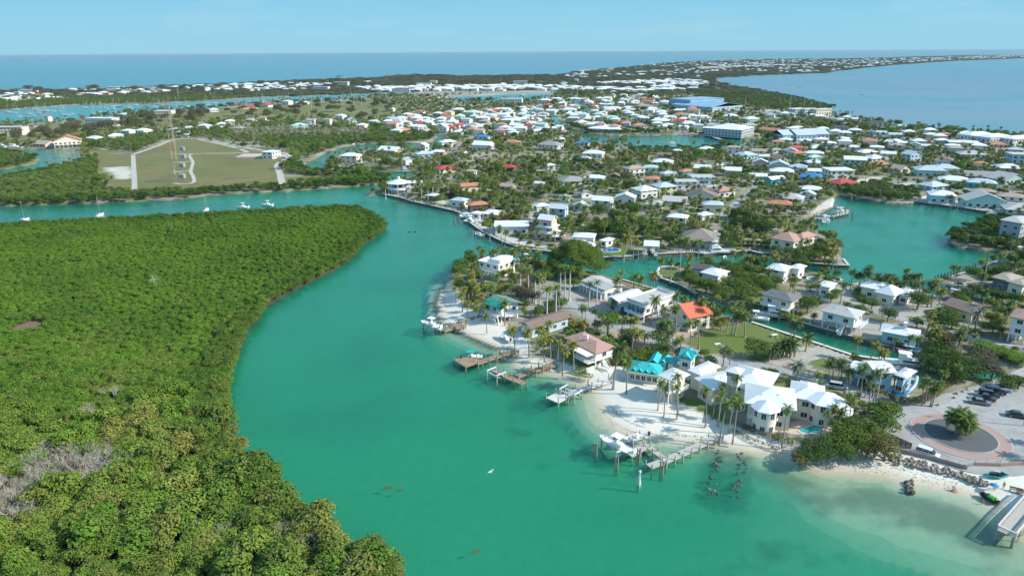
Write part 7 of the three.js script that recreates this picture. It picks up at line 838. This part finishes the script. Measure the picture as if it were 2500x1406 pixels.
  for (const [a, b, w, h, e, rc, wc, l] of [[238, 210, 330, 222, 10, 'w', 'w', 'large white hall with a broad roof on the ocean strip'], [740, 214, 830, 220, 8, 'w', 'w', 'long white warehouse with a lilac stripe on the ocean strip'], [800, 202, 870, 210, 11, 'w', 'c', 'cream hotel block on the ocean strip'], [350, 218, 420, 226, 7, 'w', 'w', 'long low white shop building on the ocean strip'], [1240, 200, 1300, 206, 9, 'w', 'w', 'wide white store beyond the barren lot'], [950, 215, 1010, 226, 9, 'o', 'b', 'blue fronted store at the boat yard'], [1000, 200, 1070, 212, 9, 'w', 'w', 'white boat storage hall at the boat yard'], [1050, 196, 1068, 206, 10, 'w', 'y', 'yellow block building beyond the boat yard'], [30, 216, 110, 228, 8, 'w', 'w', 'white waterfront hall on the ocean strip'], [230, 226, 275, 234, 6, 'r', 'p', 'red roofed row on the ocean strip']]) { const { f } = fitHouse(a, b, w, h, 'F', rc, wc, a, false); f.e = e; f.d = Math.min(f.d, 30); house('commercial_building', l, f, { roof: 'flat', rc, wc, win: 'f' }, 'building'); }
}
const mangroveBelt = [[-300, 480, 0, 480, 180, 455, 240, 440, 260, 470, 340, 476, 520, 470, 690, 455, 860, 440, 955, 440, 952, 452, 700, 470, 520, 480, 290, 496, 0, 508, -300, 530], [500, 322, 620, 318, 900, 322, 1060, 325, 1060, 345, 880, 352, 820, 360, 780, 378, 720, 372, 640, 352, 520, 338], [690, 395, 780, 415, 900, 425, 960, 440, 860, 438, 760, 432, 700, 425], [2060, 462, 2130, 452, 2230, 470, 2240, 494, 2160, 496, 2056, 480], [2316, 600, 2312, 575, 2420, 538, 2460, 548, 2560, 600, 2560, 625], [1720, 205, 1760, 200, 1880, 225, 1990, 250, 2040, 263, 1990, 275, 1880, 268, 1760, 262, 1700, 240], [200, 345, 380, 330, 430, 340, 330, 372, 220, 362], [-200, 372, 0, 372, 95, 386, 80, 400, 0, 415, -200, 430], [-400, 250, 0, 252, 300, 236, 640, 232, 960, 222, 980, 236, 640, 240, 400, 254, 180, 258, 0, 270, -400, 285], [0, 440, 100, 425, 200, 395, 240, 380, 240, 440, 180, 460, 0, 480], [1370, 300, 1440, 318, 1600, 320, 1610, 330, 1440, 330], [1560, 352, 1640, 366, 1760, 364, 1760, 385, 1640, 395, 1560, 370]].map((l) => zone(poly(l)));
rehash();
const bare = zone(poly([560, 318, 900, 318, 900, 335, 560, 338]));
{
  const r = R(5), M = { palm: [[], [], []], low: [[], []], tree: [[], [], [], [], [], []], belt: [[], [], [], []], twig: [[], [], []], far: [[], []] };
  const tint = (a) => shade3(a, 0.75 + 0.5 * r()); let nearTrees = 0, nearPalms = 0;
  const beltGeo = mangroveGeo;
  const view = (x, z) => Math.abs(x) < 0.80 * -z + 25;
  const free = (x, z) => { for (const [a, b, c] of treeSpots) if (Math.abs(a - x) < c + 1.2 && Math.abs(b - z) < c + 1.2 && Math.hypot(a - x, b - z) < c * 0.8 + 0.8) return false; return true; };
  // near and middle ground
  const grow = (z0, z1, step, x0, x1) => {
    for (let z = z0; z > z1; z -= step) for (let x = Math.max(x0, -0.8 * -z - 25); x < Math.min(x1, 0.8 * -z + 25); x += step) {
      const X = x + (r() - 0.5) * step, Z = z + (r() - 0.5) * step, e = r(), q = r(), u = r(), v = r(), t4 = r();
      if (inZone(isleMangrove, X, Z) || !view(X, Z)) continue;
      const d = shore(X, Z, 12), belt = d > -1.2 && anyIn(mangroveBelt, X, Z); if (d < (belt ? -1.2 : 1.2)) continue;
      if (belt) { if (inHouse(X, Z, 1) || onRoad(X, Z, 1)) continue; const dry = inZone(bare, X, Z) && e < 0.5; if (dry) M.twig[(u * 3) | 0].push([X, LAND - 0.3, Z, v * 6.28, 1.1 + 0.5 * q, 1.1 + 0.5 * u, [0.9, 0.9, 0.9]]); else { const s = 0.85 + 0.5 * q; M.belt[(u * 4) | 0].push([X, 0.2, Z, v * 6.28, s * 1.15, s, tint(d < 8 ? tone.deep : mix3(tone.mid, tone.grey, u * 0.7))]); } continue; }
      if (anyIn(open, X, Z)) continue;
      if (inZone(golf, X, Z)) { if (e < 0.035) { const s = 0.9 + 0.8 * q; M.tree[(u * 2) | 0].push([X, LAND - 0.2, Z, v * 6.28, s, s, tint([0.09, 0.105, 0.045])]); } continue; }
      if (anyIn(barren, X, Z)) { if (e > 0.12) continue; }
      if (inHouse(X, Z, 0.3) || onRoad(X, Z, -0.4)) continue; if (Z > -330 && !free(X, Z)) continue;
      const dens = fbm(X * 0.03, Z * 0.03, 33), D = Math.hypot(X, Z), ux = X / D, uz = Z / D, near = inHouse(X, Z, 2.5) || inHouse(X + ux * 6, Z + uz * 6, 0) || inHouse(X + ux * 12, Z + uz * 12, 0) || inHouse(X + ux * 19, Z + uz * 19, 0);
      const p = clamp(0.55 + 1.2 * dens, 0.1, 0.93) * (Z > -330 ? 0.95 : 0.9); if (e > p) continue;
      if (q < (near ? 0.22 : 0.42)) { // palm
        const h = near ? 3.4 + 1.9 * u : 4.6 + 3.4 * u, c = mix3([0.11, 0.16, 0.035], [0.20, 0.19, 0.045], t4 < 0.3 ? 0.8 : 0.1);
        if (palmCount < 300 && Z > -470) palm(X, Z, h, h < 5.5 ? 'low' : 'coco', t4 < 0.3 ? 'gold' : t4 < 0.6 ? 'dark' : 'green', h < 5.5 ? 'small garden palm among the houses and shrubs' : 'coconut palm standing among the garden shrubs and houses', h < 5.5 ? 'small garden palms' : 'garden coconut palms', 9000 + palmCount); else if (h < 5.5) M.low[(v * 2) | 0].push([X, LAND - 0.1, Z, v * 6.28, h / 4.6, h / 4.6, tint(c)]); else M.palm[(v * 3) | 0].push([X, LAND - 0.1, Z, v * 62.8, Math.pow(h / 9, 0.6) * 1.05, h / 9, tint(c)]);
      } else {
        const s = near ? 0.36 + 0.28 * u : (0.5 + 0.65 * u) * (t4 < 0.1 ? 1.65 : 1), c = v < 0.35 ? [0.058, 0.115, 0.02] : v < 0.75 ? [0.088, 0.165, 0.028] : v < 0.88 ? [0.12, 0.215, 0.03] : [0.17, 0.18, 0.06];
        if (treeCount < 300 && Z > -420) tree(X, Z, 2.6 * s, 4.2 * s, v < 0.35 ? 'deep' : v < 0.75 ? 'mid' : v < 0.88 ? 'bright' : 'olive', `${v < 0.35 ? 'dark green' : v < 0.75 ? 'green' : v < 0.88 ? 'bright green' : 'olive'} garden shrub filling the ground between houses`, `${v < 0.35 ? 'dark' : v < 0.75 ? 'green' : v < 0.88 ? 'bright' : 'olive'} garden shrubs`, 12000 + treeCount); else M.tree[2 + ((t4 * 4) | 0)].push([X, LAND - 0.2, Z, v * 62.8, s * 0.95, s * (0.85 + 0.3 * q), tint(c)]);
      }
    }
  };
  grow(-125, -330, 3.3, -20, 330); grow(-330, -560, 3.6, -420, 460); grow(-560, -900, 4.6, -760, 760); grow(-900, -1500, 6.5, -1250, 1250);
  // far land: wider clumps
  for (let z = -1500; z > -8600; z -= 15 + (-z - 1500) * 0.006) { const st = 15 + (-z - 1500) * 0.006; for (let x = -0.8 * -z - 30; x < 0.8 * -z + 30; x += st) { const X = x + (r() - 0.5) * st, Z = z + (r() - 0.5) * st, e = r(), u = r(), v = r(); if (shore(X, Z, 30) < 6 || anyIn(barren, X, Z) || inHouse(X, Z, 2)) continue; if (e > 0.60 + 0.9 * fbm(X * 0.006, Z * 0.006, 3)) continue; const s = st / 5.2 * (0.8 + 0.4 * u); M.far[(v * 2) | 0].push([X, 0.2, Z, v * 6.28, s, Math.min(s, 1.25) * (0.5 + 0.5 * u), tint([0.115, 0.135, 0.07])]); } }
  const greenery = new THREE.Group(); greenery.name = 'distant_greenery'; tag(greenery, 'palms, shrubs and trees massed between the distant houses and along far shores', 'greenery', null, 'stuff'); scene.add(greenery);
  const plain = leafMat([1, 1, 1], 'leaves'); const palmLeaf = plain;
  const lite = [0, 1].map((i) => crown(910 + i, lobes(920 + i, 8, 3.1, 4.8, 0.75, 0.2), 9, 0.85)), gt = treeKinds;
  M.palm.forEach((l, i) => { instances(greenery, 'palm_crowns', palmKinds.coco[i].crown, plain, l); instances(greenery, 'palm_trunks', palmKinds.coco[i].trunk, palmTrunkMat, l.map((a) => [...a.slice(0, 6), [1, 1, 1]])); }); M.low.forEach((l, i) => instances(greenery, 'palm_crowns', palmKinds.low[i].crown, plain, l)); M.tree.forEach((l, i) => instances(greenery, 'tree_crowns', i < 2 ? gt[0][i].crown : gt[1 + (i % 2)][(i >> 1) % 2].crown, plain, l)); M.belt.forEach((l, i) => instances(greenery, 'mangrove_crowns', beltGeo[i], mangroveLeaf, l)); M.twig.forEach((l, i) => instances(greenery, 'bare_branches', bareTwigs[i], deadMat, l)); M.far.forEach((l, i) => instances(greenery, 'far_crowns', lite[i], plain, l));
  console.log('palms', palmCount, 'trees', treeCount, JSON.stringify(Object.fromEntries(Object.entries(M).map(([k, v]) => [k, v.map((l) => l.length)]))));
}
// casuarina like trees standing up behind the harbour
{ const r = R(61); for (let i = 0; i < 60; i++) { const px = i < 34 ? 60 + 860 * r() : 40 + 460 * r(), py = i < 34 ? lerp(222, 200, px / 900) + 12 * r() : lerp(345, 270, px / 500) + 20 * r(), p = plot(px, py, LAND), s = 5 + 5 * r(); if (shore(p.x, p.z, 20) < 3 || inHouse(p.x, p.z, 4)) continue; tree(p.x, p.z, s * (i < 34 ? 1.4 : 0.9), 9 + 8 * r(), 'dusty', i < 34 ? 'tall feathery grey green tree on the strip beyond the harbour' : 'feathery grey green tree standing on the golf course', i < 34 ? 'feathery trees beyond the harbour' : 'feathery trees on the golf course', 15000 + i * 3); } }
renderer.render(scene, camera);
